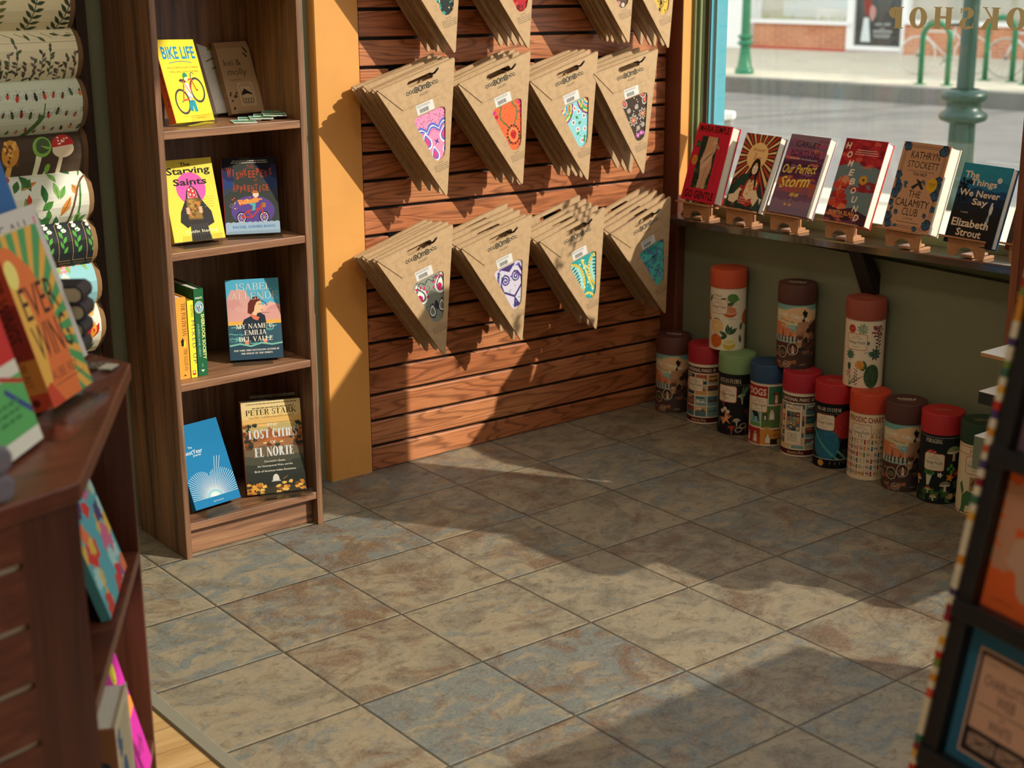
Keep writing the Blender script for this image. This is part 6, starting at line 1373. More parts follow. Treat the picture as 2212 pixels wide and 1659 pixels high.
def tw_band(a, W_, H):
    a.rect(0, 0, W_, H, '#b3926f'); c = '#2a201a'
    a.text('kei &', W_*.38, H*.66, c, w=W_*.5, h=H*.085, bold=-.01); a.text('molly', W_*.46, H*.5, c, w=W_*.56, h=H*.12, bold=-.01); a.text('textiles', W_*.36, H*.455, c, w=W_*.34, h=H*.026, sp=1.3)
    a.rrect(W_*.36, H*.1, W_*.82, H*.43, .006, '#c7a987'); a.text('printed by hand', W_*.59, H*.4, c, w=W_*.26); a.rect(W_*.42, H*.145, W_*.76, H*.385, c); a.rect(W_*.43, H*.15, W_*.75, H*.38, '#c7a987'); a.text('made with purpose', W_*.59, H*.118, c, w=W_*.3)
    a.poly([(W_*.44, H*.28), (W_*.54, H*.34), (W_*.66, H*.3), (W_*.74, H*.27), (W_*.74, H*.25), (W_*.6, H*.27), (W_*.44, H*.25)], c)
    for i in range(4): a.ring(W_*(.48+.075*i), H*.175, .005, .006, .0012, c)
    for i in range(5): a.star(W_*(.8+.04*(i % 3)), H*(.9-.03*i), .005, .002, 5, c, 90)
    for i in range(9): g = random.Random(i); a.star(W_*g.uniform(.06, .3), H*g.uniform(.05, .3), .0045, .0018, 5, c, 90)
towel('tea towel in a brown printed paper band with bicycle motif, at the front', -.517, -.096, 6, 20, .098, .186, tw_band, plain('brown_paper', '#a98763', .05, 60, .8), .016)
towel('cream tea towel with dark pattern peeking out behind the brown banded one', -.452, -.045, 2, 17, .085, .182, lambda a, W_, H: [a.leaf(W_*.5, H*(.15+.12*i), .035, .014, 30*(i % 3), '#3a3a26') for i in range(7)], plain('cream_cotton', '#bfae93', .05, 40, .9), .014)
acrylic((-.522, -.115, SHZ[3]+.0008), .05, 8, 20, 'small clear acrylic stand below the tea towels', .018, .08)
# fan of little square cards lying at the front of the shelf
for i, (x, y, r_) in enumerate(((-.545, -.205, 30), (-.515, -.18, 40), (-.492, -.195, 36), (-.468, -.172, 42), (-.452, -.192, 40), (-.440, -.165, 44))):
    t = empty('small_card', (x, y, SHZ[3]+.0008+.0022*i), ['leftmost', 'second', 'third', 'fourth', 'fifth', 'rightmost'][i]+' of the small green cards fanned out flat below the tea towels', 'card', 'small green cards on the bookcase shelf', (R(1), R(1.5), R(-r_+12)))
    k = MB(); k.box(-.028, .028, -.024, .024, 0, .0022, mat('#d9e0dc', .4)); a = Art(); a.rect(-.026, -.022, .026, .022, '#7fb8b0'); a.poly([(-.026, -.022), (.026, -.022), (.026, .0), (.0, .008), (-.026, -.004)], '#4f7a4a'); a.ell(.01, .012, .006, .006, '#e9c46a'); a.into(k, lambda u, v, h: (u, v, .0023+h)); k.build('printed_tile', t, fix=False)

# ================================================================== wrapping-paper rack on the back wall
rk = empty('paper_rack', (-1.3, -.0, .0), 'dark wooden rack holding draped sheets of wrapping paper', 'rack')
k = MB(); k.box(-1.75, -.846, -.022, .02, .3, 2.0, DARKW); k.build('back_board', rk, (1.3, 0, 0))
k = MB(); k.box(-.872, -.846, -.030, -.022, .3, 2.0, DARKW); k.build('edge_strip', rk, (1.3, 0, 0))
PROF = [(-.036, -.012), (-.055, -.003), (-.075, 0), (-.098, -.008), (-.116, -.026), (-.126, -.05), (-.125, -.074), (-.114, -.098), (-.096, -.118), (-.072, -.136)]
def prof_pt(v, off, pf):
    """v from the lower front edge upward"""
    q = pf[::-1]; L_ = 0
    for i in range(len(q)-1):
        d = math.hypot(q[i+1][0]-q[i][0], q[i+1][1]-q[i][1])
        if v <= L_+d or i == len(q)-2:
            t = (v-L_)/d; y = q[i][0]+(q[i+1][0]-q[i][0])*t; z = q[i][1]+(q[i+1][1]-q[i][1])*t
            nx, nz = -(q[i+1][1]-q[i][1])/d, (q[i+1][0]-q[i][0])/d
            return y+nx*off, z+nz*off
        L_ += d
PFL = sum(math.hypot(PROF[i+1][0]-PROF[i][0], PROF[i+1][1]-PROF[i][1]) for i in range(len(PROF)-1))
def sheet(label, zt, art, paper, x1=-.918, edge='#8a6a48', pf=PROF, layers=3):
    t = empty('wrapping_paper', (-1.2, 0, zt), label, 'wrapping paper', 'wrapping papers on the dark rack')
    L_ = sum(math.hypot(pf[i+1][0]-pf[i][0], pf[i+1][1]-pf[i][1]) for i in range(len(pf)-1))
    k = MB(); N = 22
    def surf(off, m, x1_):
        pts = [prof_pt(L_*i/N, off, pf) for i in range(N+1)]; pb = [prof_pt(L_*i/N, off-.0012, pf) for i in range(N+1)]
        v = [(x, y, z) for x in (-1.62+1.2, x1_+1.2) for y, z in pts]+[(x, y, z) for x in (-1.62+1.2, x1_+1.2) for y, z in pb]; n = N+1
        k.add(v, [(i, i+1, n+i+1, n+i) for i in range(N)]+[(2*n+i, 2*n+i+1, 3*n+i+1, 3*n+i) for i in range(N)]+[(n+i, n+i+1, 3*n+i+1, 3*n+i) for i in range(N)]+[(i, i+1, 2*n+i+1, 2*n+i) for i in range(N)], m, True)
    surf(0, paper, x1)
    a = Art(); art(a, L_); a.clip(.0, .002, .285+(x1+.918), L_-.002)
    # u measured from x = -1.2 towards the right end
    a.into(k, lambda u, v, h: (u,)+prof_pt(v, .0004+h, pf), dv=.009); s_ = k.build('printed_sheet', t, fix=False)
    for i in range(1, layers):
        k = MB(); surf(-.0035*i, edge, x1+.009*i); k.build('under_sheet', t, fix=False)
    return t
def u_(px): return px
def sh_fern(a, L_):
    a.rect(0, 0, .3, L_, '#dccfa6')
    for x, rot, c in ((.02, 80, '#5a5a34'), (.09, 74, '#6a6a3c'), (.17, 70, '#3f4a30'), (.235, 62, '#33422f')):
        for i in range(12):
            X, Y = x+.17*i/12*math.cos(R(rot)), .0+.2*i/12*math.sin(R(rot))
            for s_ in (55, -55): a.leaf(X, Y, .03-.0012*i, .009, rot+s_, c)
        a.line([(x, 0), (x+.17*math.cos(R(rot)), .2*math.sin(R(rot)))], .002, '#4a4a2c')
def sh_herb(a, L_):
    a.rect(0, 0, .3, L_, '#dfd3ae'); a.line([(0, .125), (.3, .125)], .0012, '#9a8f6a'); g = random.Random(5)
    for i in range(15):
        x = .01+.019*i; y = .03+.012*((i*5) % 4)
        a.line([(x, y-.025), (x+.004, y+.05)], .0014, '#4a5238')
        for j in range(9): a.leaf(x+.0005*j, y-.02+.008*j, .014, .007, g.uniform(20, 160), g.choice(['#3f4a34', '#55603f', '#5a5048', '#7a6a6a']))
    for i in range(10): a.leaf(.02+.03*i, .14+.008*(i % 2), .022, .008, 200+20*i, '#55603f'); a.line([(.03*i, .15), (.03*i+.025, .135)], .0014, '#4a5238')
def beetle(a, x, y, s_, c, rot):
    cr, sr = math.cos(R(rot)), math.sin(R(rot))
    def tr(px, py): return x+px*cr-py*sr, y+px*sr+py*cr
    for d in (-1, 1):
        for q in (.35, 0, -.4): a.line([tr(0, q*s_), tr(d*.55*s_, (q+.12)*s_), tr(d*.75*s_, (q-.15)*s_)], s_*.06, '#2a241c')
        a.line([tr(0, .6*s_), tr(d*.35*s_, 1.25*s_)], s_*.05, '#2a241c')
    a.ell(*tr(0, -.15*s_), s_*.3, s_*.6, c, rot); a.ell(*tr(0, .5*s_), s_*.2, s_*.2, '#2a241c', rot)
def sh_bug(a, L_):
    a.rect(0, 0, .3, L_, '#c9cfb8'); g = random.Random(8)
    for i in range(14):
        for j in range(3): beetle(a, .012+.021*i+.006*(j % 2), .03+.045*j+g.uniform(-.006, .006), g.uniform(.009, .014), g.choice(['#b8402c', '#8a2f26', '#c8703a', '#2c2a26', '#4a5a34', '#6a3a2c']), g.uniform(-25, 15))
    a.poly([(.15, .01), (.16, .0), (.2, .07), (.19, .075)], '#4a6a3a'); a.line([(.195, .07), (.2, .1)], .003, '#4a6a3a')
def sh_shroom(a, L_):
    a.rect(0, 0, .3, L_, '#4a3a2c')
    for x, y in ((.11, .066),):
        a.poly([(x-.012, y-.06), (x+.004, y-.06), (x+.014, y-.01), (x+.002, y-.01)], '#d9a85a'); a.ell(x+.012, y+.02, .02, .032, '#c88a3a', -12)
        for i in range(18): g = random.Random(i); a.ell(x+.012+g.uniform(-.015, .015), y+.02+g.uniform(-.026, .026), .0038, .0048, '#7a4a1c' if i % 2 else '#e0a852')
    a.poly([(.165, .01), (.176, .01), (.196, .08), (.182, .08)], '#dfe0b8'); a.ell(.197, .096, .022, .024, '#7fb04a', -30); a.ell(.199, .098, .016, .018, '#4a5a34', -30); a.poly([(.185, .012), (.192, .012), (.206, .04), (.2, .042)], '#cfd8a0'); a.ell(.206, .045, .006, .012, '#7fb04a', -20)
    a.poly([(.222, .02), (.233, .02), (.249, .09), (.24, .09)], '#e0cfae'); a.ell(.246, .088, .026, .02, '#e6d2b4', 5); a.ell(.247, .095, .027, .026, '#c0302c', 5, 22, 0, 180)
    for i in range(9): g = random.Random(i+3); a.ell(.247+g.uniform(-.019, .019), .098+g.uniform(0, .017), .0022, .002, '#f2e6d2')
    a.poly([(.02, .01), (.04, .01), (.05, .08), (.04, .08)], '#d9b88a'); a.ell(.045, .09, .026, .022, '#a8602c', 0, 22, 0, 180)
def sh_leaf(a, L_):
    a.rect(0, 0, .3, L_, '#dfe0cf'); g = random.Random(12)
    for i in range(46): a.leaf(g.uniform(.0, .27), g.uniform(.0, .2), g.uniform(.03, .055), g.uniform(.012, .022), g.uniform(20, 130), g.choice(['#4a8a3a', '#2f6a34', '#6aa04a', '#3f7a44', '#c8472c', '#d98a3a', '#3f6a3a', '#7fae5a']), '#3a5a30')
    for i in range(3): a.ring(.30, .0, .045+.01*i, .2-.02*i, .005, ['#4a7a3a', '#efe9d8', '#6a4a34'][i], 90, 180)
def sh_black(a, L_):
    a.rect(0, 0, .3, L_, '#24282a')
    for i in range(6):
        x = .1+.034*i
        a.line([(x, .06), (x, .15), (x+.012, .165)], .0012, '#b08a4a'); a.line([(x, .06), (x+.028, .06)], .0012, '#b08a4a')
        for j in range(5): a.leaf(x+.012, .08+.012*j, .02, .008, 60+50*(j % 2), '#4f9a3a')
        for j in range(5): a.ell(x+.014+.004*math.cos(j*1.9), .135+.012*j, .0065, .005, '#dfe4d6', j*40)
        a.rect(x+.004, .02, x+.028, .05, '#3a3026'); flower(a, x+.015, .036, .009, 6, '#c8703a', '#e0c46a'); a.line([(x+.002, .052), (x+.03, .052)], .0012, '#b08a4a')
def sh_rose(a, L_):
    a.rect(0, 0, .3, L_, '#8ec4cc'); 
    for x, y, r_ in ((.2, .16, .036), (.12, .15, .03), (.215, .07, .02)):
        for k, c in ((1, '#e0909c'), (.75, '#eab0b4'), (.5, '#d97a8a'), (.25, '#c8586a')): a.blob(x, y, r_*k, r_*.8*k, c, int(x*100), .12)
    a.blob(.17, .2, .02, .012, '#b8263a', 4)
    for i in range(26): g = random.Random(i); a.leaf(g.uniform(.18, .28), g.uniform(.0, .2), .03, .01, g.uniform(40, 130), g.choice(['#6a9a4a', '#8ab05a', '#4f8048', '#dfe6d0']))
def sh_tulip(a, L_):
    a.rect(0, 0, .3, L_, '#e6e2cc')
    for x in (.16, .225, .262):
        a.line([(x, .0), (x+.004, .07)], .004, '#5a8a4a')
        for d, c in ((-24, '#b8262a'), (24, '#b8262a'), (0, '#d9442c'), (-10, '#e8a03a')): a.leaf(x+.004, .062, .044, .015, 90+d, c)
        a.leaf(x, .0, .06, .012, 105, '#4f8048'); a.leaf(x, .0, .05, .01, 75, '#4f8048'); a.ell(x+.006, .13, .008, .01, '#d9a85a'); a.leaf(x+.006, .14, .03, .006, 95, '#4f9a4a'); a.leaf(x+.006, .14, .03, .006, 110, '#4f9a4a')
FLATP = [(-.036, -.006), (-.05, 0), (-.07, -.004), (-.085, -.02), (-.092, -.045), (-.09, -.075), (-.082, -.105), (-.074, -.135)]
SHEETS = [(1.397, sh_fern, '#dccfa6', 'topmost cream wrapping paper with brown and green ferns', PROF, -.925), (1.285, sh_herb, '#dfd3ae', 'cream wrapping paper with small herb drawings, under the ferns', PROF, -.916), (1.175, sh_bug, '#c9cfb8', 'pale green wrapping paper printed with beetles and insects', PROF, -.914),
 (1.058, sh_shroom, '#4a3a2c', 'dark brown wrapping paper printed with mushrooms', FLATP, -.908), (.956, sh_leaf, '#dfe0cf', 'white wrapping paper with green and red leaves', PROF, -.918), (.848, sh_black, '#24282a', 'black wrapping paper with white flowers and gold lines', PROF, -.918), (.748, sh_rose, '#8ec4cc', 'pale blue wrapping paper with a pink bloom', PROF, -.916), (.652, sh_tulip, '#e6e2cc', 'lowest visible wrapping paper with red tulips on cream', PROF, -.914)]
for zt, art, paper, lab, pf, x1 in SHEETS: sheet(lab, zt, art, paper, x1, pf=pf)

# ================================================================== octagonal cherry display table in the near left
TB = Vector((-1.664, -1.819, 0)); TE = Vector((.516, .857, 0)); TN = Vector((-.857, .516, 0)); TC = Vector((-2.087, -1.246, 0)); TZ = .84
def tp(s_, d, z=0): return TB+TE*s_+TN*d+Vector((0, 0, z))
tb = empty('display_table', tuple(TC), 'octagonal cherry wood display table with open shelves in the left foreground', 'display table')
A0 = math.atan2(TB.y-TC.y, TB.x-TC.x)
def octo(r_, k0=0): return [(r_*math.cos(A0+k*math.pi/4), r_*math.sin(A0+k*math.pi/4)) for k in range(8)]
k = MB(); k.prism(octo(.712), TZ-.026, TZ, CHERRY_X); k.build('table_top', tb, bevel=.003)
k = MB(); k.prism(octo(.68), 0, .07, CHERRY_X); k.build('plinth', tb)
TM = Matrix.Identity(4)
for i in range(3): TM[i][0] = TE[i]; TM[i][1] = TN[i]
TM = Matrix.Translation(TB-TC) @ TM      # x along the open side, y inward
k = MB(); k.box(.527, .541, .008, .3, .07, TZ-.026, CHERRY_Z, TM); 
sp_ = k.build('side_panel', tb)
k = MB()
for z in range(14): k.lathe([(0, 0), (.0028, 0), (.0028, .0006), (0, .0006)], '#1c0d08', 8, TM @ Matrix.Translation((.5268, .07, .25+.036*z)) @ Matrix.Rotation(R(-90), 4, 'Y'))
k.build('pin_holes', sp_)
k = MB(); k.box(.004, .018, .008, .3, .07, TZ-.026, CHERRY_Z, TM); k.build('side_panel', tb)
k = MB(); k.box(.018, .527, .3, .31, .07, TZ-.026, CHERRY_Z, TM); k.build('back_panel', tb)
SH1, SH2 = .535, .2
for z in (SH1, SH2):
    k = MB(); k.box(.0185, .5265, .008, .3, z-.02, z, CHERRY_X, TM); k.build('shelf_board', tb, bevel=.001)
# slatted end panel on the next side of the octagon, and plain panels on the rest
c1, s1 = math.cos(R(-45)), math.sin(R(-45))
E2 = Vector((TE.x*c1-TE.y*s1, TE.x*s1+TE.y*c1, 0)); N2 = Vector((-E2.y, E2.x, 0))   # from the next corner towards this one
PM = Matrix.Identity(4)
for i in range(3): PM[i][0] = -E2[i]; PM[i][1] = N2[i]
PM = Matrix.Translation(TB-TC) @ PM
k = MB(); k.box(.001, .085, .006, .022, .07, TZ-.026, CHERRY_Z, PM)
z = TZ-.026; n = 0
while z > .1:
    z2 = max(.07, z-(.052 if n == 0 else .069)); k.box(.085, .545, .006, .022, z2, z, CHERRY_X, PM); z = z2-.0085; n += 1
ep = k.build('slatted_panel', tb); k = MB(); k.box(.085, .545, .0125, .0145, .07, TZ-.03, mat('#c9bda4', .4), PM); k.build('groove_light', ep)  # pale strip: light through the grooves put into its colour
o_ = octo(.69)
k = MB()
for i in range(8):
    if i in (0, 7): continue
    a_, b_ = o_[i], o_[(i+1) % 8]; k.prism([a_, b_, (b_[0]*.97, b_[1]*.97), (a_[0]*.97, a_[1]*.97)], .07, TZ-.026, CHERRY_Z)
k.build('outer_panels', tb)

def cv_wings(a, W_, H):
    a.rect(0, 0, W_, H, '#4f9a5c')
    for i in range(26): t = R(i*14-40); a.poly([(W_*.2, H*.4), (W_*.2+.3*math.cos(t), H*.4+.3*math.sin(t)), (W_*.2+.3*math.cos(t+.11), H*.4+.3*math.sin(t+.11))], '#e0a84a', same=i > 0)
    a.poly([(0, 0), (W_*.7, 0), (W_*.74, H*.3), (W_*.7, H*.55), (W_*.54, H*.78), (W_*.26, H*.92), (0, H*.96)], '#e0743a'); a.poly([(0, H*.1), (W_*.18, H*.14), (W_*.3, H*.4), (W_*.26, H*.6), (W_*.1, H*.75), (0, H*.78)], '#e6b04e')
    a.ell(W_*.12, H*.78, W_*.13, H*.085, '#ecdc7a', 0, 26); a.poly([(0, 0), (W_*.3, 0), (W_*.12, H*.14), (0, H*.12)], '#c8482c')
    bk = '#3a2418'; a.text('EVER', W_*.5, H*.5, bk, w=W_*.78, h=H*.19); a.text('WING', W_*.5, H*.26, bk, w=W_*.8, h=H*.21); a.text('AUBE REY', W_*.5, H*.13, '#8a4424', w=W_*.62, h=H*.06); a.lines(W_*.2, W_*.9, [H*.1], .0018, '#8a4424', 4)
bk_ = book('paperback_book', 'orange and green book leaning on the cherry display table', (-1.586, -1.554, TZ+.002), .130, .240, .045, 43.5, 16, cv_wings, '#4f9a5c', '#b8442c', False, 'book', 'books on the display table',
    spine_art=lambda a, T, H: (a.rect(0, H*.1, T, H*.3, '#c8803a'), a.rect(0, H*.3, T, H*.62, '#8a2a24'), a.text('EVER WINGS', T*.3, H*.86, '#2a1410', w=H*.45, h=T*.5, rot=-90, al='l'), a.text('AUBE REY', T*.4, H*.34, '#6a3018', w=H*.2, h=T*.22, rot=-90, al='l'), a.ell(T*.5, H*.05, .006, .006, '#5a1c18')))
acrylic((-1.595, -1.575, TZ+.0008), .14, 43, 15, 'clear acrylic stand under the orange and green book', .012)
def cv_greyb(a, W_, H):
    a.rect(0, 0, W_, H, '#c9c2bb'); a.text('WE ALL', W_*.42, H*.86, '#5a524c', w=W_*.8, h=H*.07); a.poly([(W_*.2, H*.2), (W_*.8, H*.2), (W_*.7, H*.7), (W_*.3, H*.7)], '#d8a8a4'); a.text('the', W_*.84, H*.14, '#5a524c', w=W_*.14, bold=.03); a.blob(W_*.86, H*.36, .012, .02, '#d9a8b0', 3); a.rect(W_*.9, H*.88, W_*.93, H*.93, '#d86a8a')
book('hardcover_book', 'pale grey book standing behind the orange and green book', (-1.552, -1.405, TZ+.002), .17, .245, .02, 42, 16, cv_greyb, '#c9c2bb', None, True, 'book', 'books on the display table')
acrylic((-1.53, -1.42, TZ+.0008), .145, 42, 16, 'clear acrylic stand under the pale grey book', .02)
def cv_bluet(a, W_, H): a.rect(0, 0, W_, H, '#2f5f96'); a.lines(W_*.3, W_*.9, [H*.6, H*.55], .003, '#1c3a64', 4); a.text('THE SEA', W_*.5, H*.7, '#16304f', w=W_*.6)
book('hardcover_book', 'blue book at the back of the display table behind the pale grey one', (-1.552, -1.356, TZ+.002), .15, .31, .02, 42, 16, cv_bluet, '#2f5f96', '#2c568a', True, 'book', 'books on the display table')
def cv_redg(a, W_, H):
    a.rect(0, 0, W_, H, '#5fae62'); a.rect(0, H*.55, W_, H, '#c8302c'); a.rect(0, H*.46, W_, H*.55, '#dcd6c8'); a.rect(0, 0, W_, H*.1, '#e2e0d2'); a.line([(0, H*.46), (W_*.5, H*.5), (W_, H*.4)], .006, '#b8382c'); a.line([(W_*.6, H*.4), (W_, H*.2)], .008, '#3a4a8a'); a.lines(W_*.3, W_*.8, [H*.3, H*.25, H*.2], .005, '#3f8448', 3)
book('paperback_book', 'red and green covered book beside the orange one on the display table', (-1.735, -1.742, TZ+.002), .135, .2, .018, 45, 15, cv_redg, '#5fae62', '#d8d4c8', False, 'book', 'books on the display table')
def sp_black(a, T, H): a.text('Jonathan Hill', T*.5, H*.7, '#8a9a4a', w=H*.5, h=T*.4, rot=-90, al='l'); a.poly([(T*.2, H*.03), (T*.8, H*.03), (T*.5, H*.08)], '#b8a890')
book('hardcover_book', 'black spined book in front of the red and green cover on the display table', (-1.765, -1.772, TZ+.002), .11, .19, .024, 46, 14, lambda a, W_, H: a.rect(0, 0, W_, H, '#1d1c1b'), '#1d1c1b', '#22211f', True, 'book', 'books on the display table', spine_art=sp_black)
# stacked books lying at the back right of the table
for i in range(4):
    t = empty('boxed_book', (-1.428+.003*i-.006*(i == 3), -1.278-.003*i, TZ+.0005+.029*i), ['lowest', 'second', 'third', 'topmost'][i]+' of the four dark bound books stacked behind the pale grey book', 'book', 'stacked books on the display table', (0, 0, R(-38)), )
    k = MB(); k.prism([(-.075, .0), (-.008, .0), (.0, .006), (.002, .0142), (.0, .0222), (-.008, .0285), (-.075, .0285)], -.0, .055, mat('#24252c', .5), 'xz'); k.build('binding', t)
    k = MB(); k.prism([(-.074, .004), (-.009, .004), (-.003, .008), (-.0016, .0142), (-.003, .0204), (-.009, .0245), (-.074, .0245)], -.0012, .05, plain('pale_edge', '#a3987c', .05, 60, .8), 'xz'); k.build('page_block', t)
# soft grey zip pouches in front
for i in range(2):
    t = empty('fabric_pouch', (-1.815, -1.805, TZ+.0008+.0345*i), ['lower', 'upper'][i]+' of two grey fabric pouches stacked at the front of the display table', 'pouch', 'grey fabric pouches', (0, 0, R(20)))
    k = MB(); q = []
    for j in range(9): a_ = R(-90+22.5*j); q.append((.042+.015*math.cos(a_), .0172+.0168*math.sin(a_)))
    k.prism(q+[(-.1, .034), (-.1, .0004)], -.05, .05, plain('grey_felt_%d' % i, '#75707c', .08, 60, .95), 'xz'); k.build('pouch_body', t, bevel=.006); k = MB(); k.tube([(.0575, -.045, .017), (.0575, .045, .017)], .0012, '#55505c', 6); k.build('zip', t)
# small clear price holder on the table edge
t = empty('price_holder', tuple(tp(.19, .05, TZ+.0006)), 'small clear price holder lying on the display table before the orange book', 'price holder', None, (0, 0, R(50))); k = MB(); k.box(-.03, .03, -.02, .02, 0, .003, ACRYL); k.build('plate', t); k = MB(); k.box(-.03, .03, .018, .02, .003, .03, ACRYL); k.build('back_plate', t)
t = empty('price_holder', tuple(tp(.512, .028, TZ+.0006)), 'small clear price holder at the far corner of the display table', 'price holder', None, (0, 0, R(40))); k = MB(); k.box(-.018, .018, -.012, .012, 0, .003, ACRYL); k.build('plate', t); k = MB(); k.box(-.016, .012, -.01, .01, .003, .005, mat('#b9b5a0', .6)); k.build('card', t)
# books on the open shelves of the table
def cv_bright(a, W_, H):
    a.rect(0, 0, W_, H, '#5aa6ae'); g = random.Random(5)
    for i in range(60): a.blob(W_*g.random(), H*g.random(), .018, .016, g.choice(['#cf3a34', '#8a5a94', '#d8b24a', '#6ab4bc', '#c96a8a', '#e0784a', '#54406e', '#a8ccc4', '#c8483c']), i, .35)
    a.text('WILD', W_*.5, H*.7, '#efe0c0', w=W_*.7, h=H*.14)
def tbook(name, lab, s_, d, z, Wd, H, T, lean, art, cov, spine=None, dy=0, grp='books on the table shelves', sa=None):
    p = tp(s_, d, z); return book(name, lab, (p.x, p.y, p.z+.0008), Wd, H, T, 58.95+dy, lean, art, cov, spine, True, 'book', grp, spine_art=sa)
tbook('picture_book', 'bright multicoloured picture book on the upper shelf of the display table', .262, .018, SH1, .195, .235, .014, 17, cv_bright, '#5aa6ae')
tbook('hardcover_book', 'olive patterned book at the back of the upper table shelf', .31, .15, SH1, .14, .225, .02, 8, lambda a, W_, H: ([a.rect(0, 0, W_, H, '#4a4630')]+[a.blob(W_*random.Random(i).random(), H*random.Random(i+50).random(), .012, .01, ['#8a7a3c', '#5f6a40', '#a8965a'][i % 3], i) for i in range(26)]), '#4a4630')
def cv_mag(a, W_, H):
    a.rect(0, 0, W_, H, '#c02a94'); a.poly([(0, H*.52), (W_*.3, H*.66), (W_*.7, H*.62), (W_, H*.5), (W_, H*.42), (0, H*.42)], '#e8863a'); a.ell(W_*.62, H*.8, .018, .02, '#e0cf3a', 0, 24); a.ring(W_*.62, H*.8, .013, .015, .0015, '#8a7a1c'); a.text('Kiss', W_*.5, H*.5, '#2a1a24', w=W_*.7, h=H*.14, shear=.3); a.text('July', W_*.66, H*.14, '#2a1a24', w=W_*.5, h=H*.14, shear=.3)
tbook('hardcover_book', 'magenta and orange book on the lower shelf of the display table', .308, .003, SH2+.002, .145, .232, .024, 13, cv_mag, '#c02a94')
def cv_cream(a, W_, H):
    a.rect(0, 0, W_, H, '#cbbf9f'); a.lines(W_*.12, W_*.9, [H*(.9-.045*i) for i in range(17)], .003, '#6a6250', 6)
    for i in range(7): a.blob(W_*(.1+.8*((i*37) % 10)/10), H*(.06+.9*((i*53) % 10)/10), .014, .014, '#3f5f86', i, .3)
tbook('hardcover_book', 'cream book with blue blots on the lower shelf, before the magenta one', .16, .006, SH2, .14, .22, .048, 1, cv_cream, '#cbbf9f', '#a8785c', sa=lambda a, T, H: [a.blob(T*.5, H*(.12+.2*i), .012, .014, '#3f4f66', i+3, .3) for i in range(4)])

# ================================================================== postcard rack in the near right
RO = Vector((-.889, -2.520, .705)); RX = Vector((-.1736, -.9848, 0)); RZ = Vector((.195, -.034, .980)).normalized(); RY = RZ.cross(RX).normalized(); RX = RY.cross(RZ).normalized()
RM = Matrix.Identity(4)
for i in range(3): RM[i][0] = RX[i]; RM[i][1] = RY[i]; RM[i][2] = RZ[i]; RM[i][3] = RO[i]
rkk = bpy.data.objects.new('postcard_rack', None); COL.objects.link(rkk); rkk.empty_display_size = .05
tag(rkk, 'leaning black metal postcard rack with bead striped edge in the right foreground', 'postcard rack'); rkk.matrix_world = RM
BLK = mat('#17161a', .45); PIT = .188; RW = .34
k = MB(); k.box(0, RW, .018, .024, -.66, .60, BLK); k.build('back_sheet', rkk)
k = MB()
for x0, x1 in ((0, .0235), (.168, .186), (RW-.0235, RW)): k.box(x0, x1, 0, .018, -.66, .60, BLK)
k.build('upright_bars', rkk, bevel=.002)
k = MB()
for j in range(-4, 4): k.box(.001, RW-.001, -.006, .018, PIT*j-.011, PIT*j+.011, BLK)
k.build('cross_bars', rkk, bevel=.002)
k = MB(); k.box(0.004, .02, .02, .034, -.715, -.6, BLK); k.box(RW-.02, RW-.004, .02, .034, -.715, -.6, BLK); k.build('front_feet', rkk)
inv = RM.inverted()
k = MB()
for x in (.05, RW-.05): k.tube([(x, .03, .5), tuple(inv @ (RM @ Vector((x, .03, .5))+Vector((.34, -.06, -(RM @ Vector((x, .03, .5))).z+.012))))], .008, BLK, 8)
k.build('rear_leg', rkk)
k = MB(); cols = ['#b8322c', '#d8cdb8', '#d9a23a', '#d8cdb8', '#3f6a5a', '#d8cdb8', '#8a2434', '#d8cdb8', '#4a3a6a', '#d8cdb8', '#c8503a', '#e0d6c0', '#cf8a34', '#d8cdb8', '#7a8a44']; g = random.Random(4)
z = -.66; i = 0
while z < .60:
    h = .0085+.003*g.random(); k.box(-.0095, -.0005, -.002, .022, z, z+h-.0004, cols[i % 15] if g.random() < .8 else g.choice(cols)); z += h; i += 1
k.build('bead_edge', rkk)
def postcard(j, col, label, art, bg):
    t = bpy.data.objects.new('postcard', None); COL.objects.link(t); t.empty_display_size = .03
    tag(t, label, 'postcard', 'postcards in the black rack'); t.matrix_world = RM @ Matrix.Translation((.0245+col*.163, .0145, PIT*j+.0115))
    k = MB(); k.box(0, .142, 0, .0025, 0, .165, bg); a = Art(); a.rect(0, 0, .142, .165, bg); art(a); a.clip(0, 0, .142, .165); a.into(k, lambda u, v, h: (u, -h, v)); k.build('printed_card', t, fix=False)
def pc_web(a):
    a.rect(.017, .012, .124, .142, '#c9a08c'); a.rect(.02, .015, .121, .139, '#23222a'); a.rect(.0245, .02, .1165, .1345, '#c9a08c'); ink = '#3a3034'
    a.text("CHARLOTTE'S", .0705, .101, ink, w=.075, h=.0135); a.text('WEB', .0705, .083, ink, w=.028, h=.0135); a.line([(.03, .077), (.111, .077)], .0012, ink); a.text('E.B.', .0705, .069, ink, h=.004); a.text('WHITE', .0705, .052, ink, w=.036, h=.0125); a.lines(.03, .05, [.126], .0014, '#8a7066', 3); a.lines(.085, .11, [.126], .0014, '#8a7066', 4)
    a.rect(.0245, .02, .1165, .046, '#23222a')
    for x0, x1 in ((.028, .069), (.072, .1135)):
        a.rect(x0, .0225, x1, .0405, '#a88a7a'); g = random.Random(int(x0*1e4))
        for i in range(30): x, y = g.uniform(x0, x1-.003), g.uniform(.023, .038); a.rect(x, y, x+.002, y+.002, '#55464a', same=i > 0)
        a.line([(x0, .0225), (x1, .0405)], .0014, '#23222a'); a.line([(x0, .0405), (x1, .0225)], .0014, '#23222a')
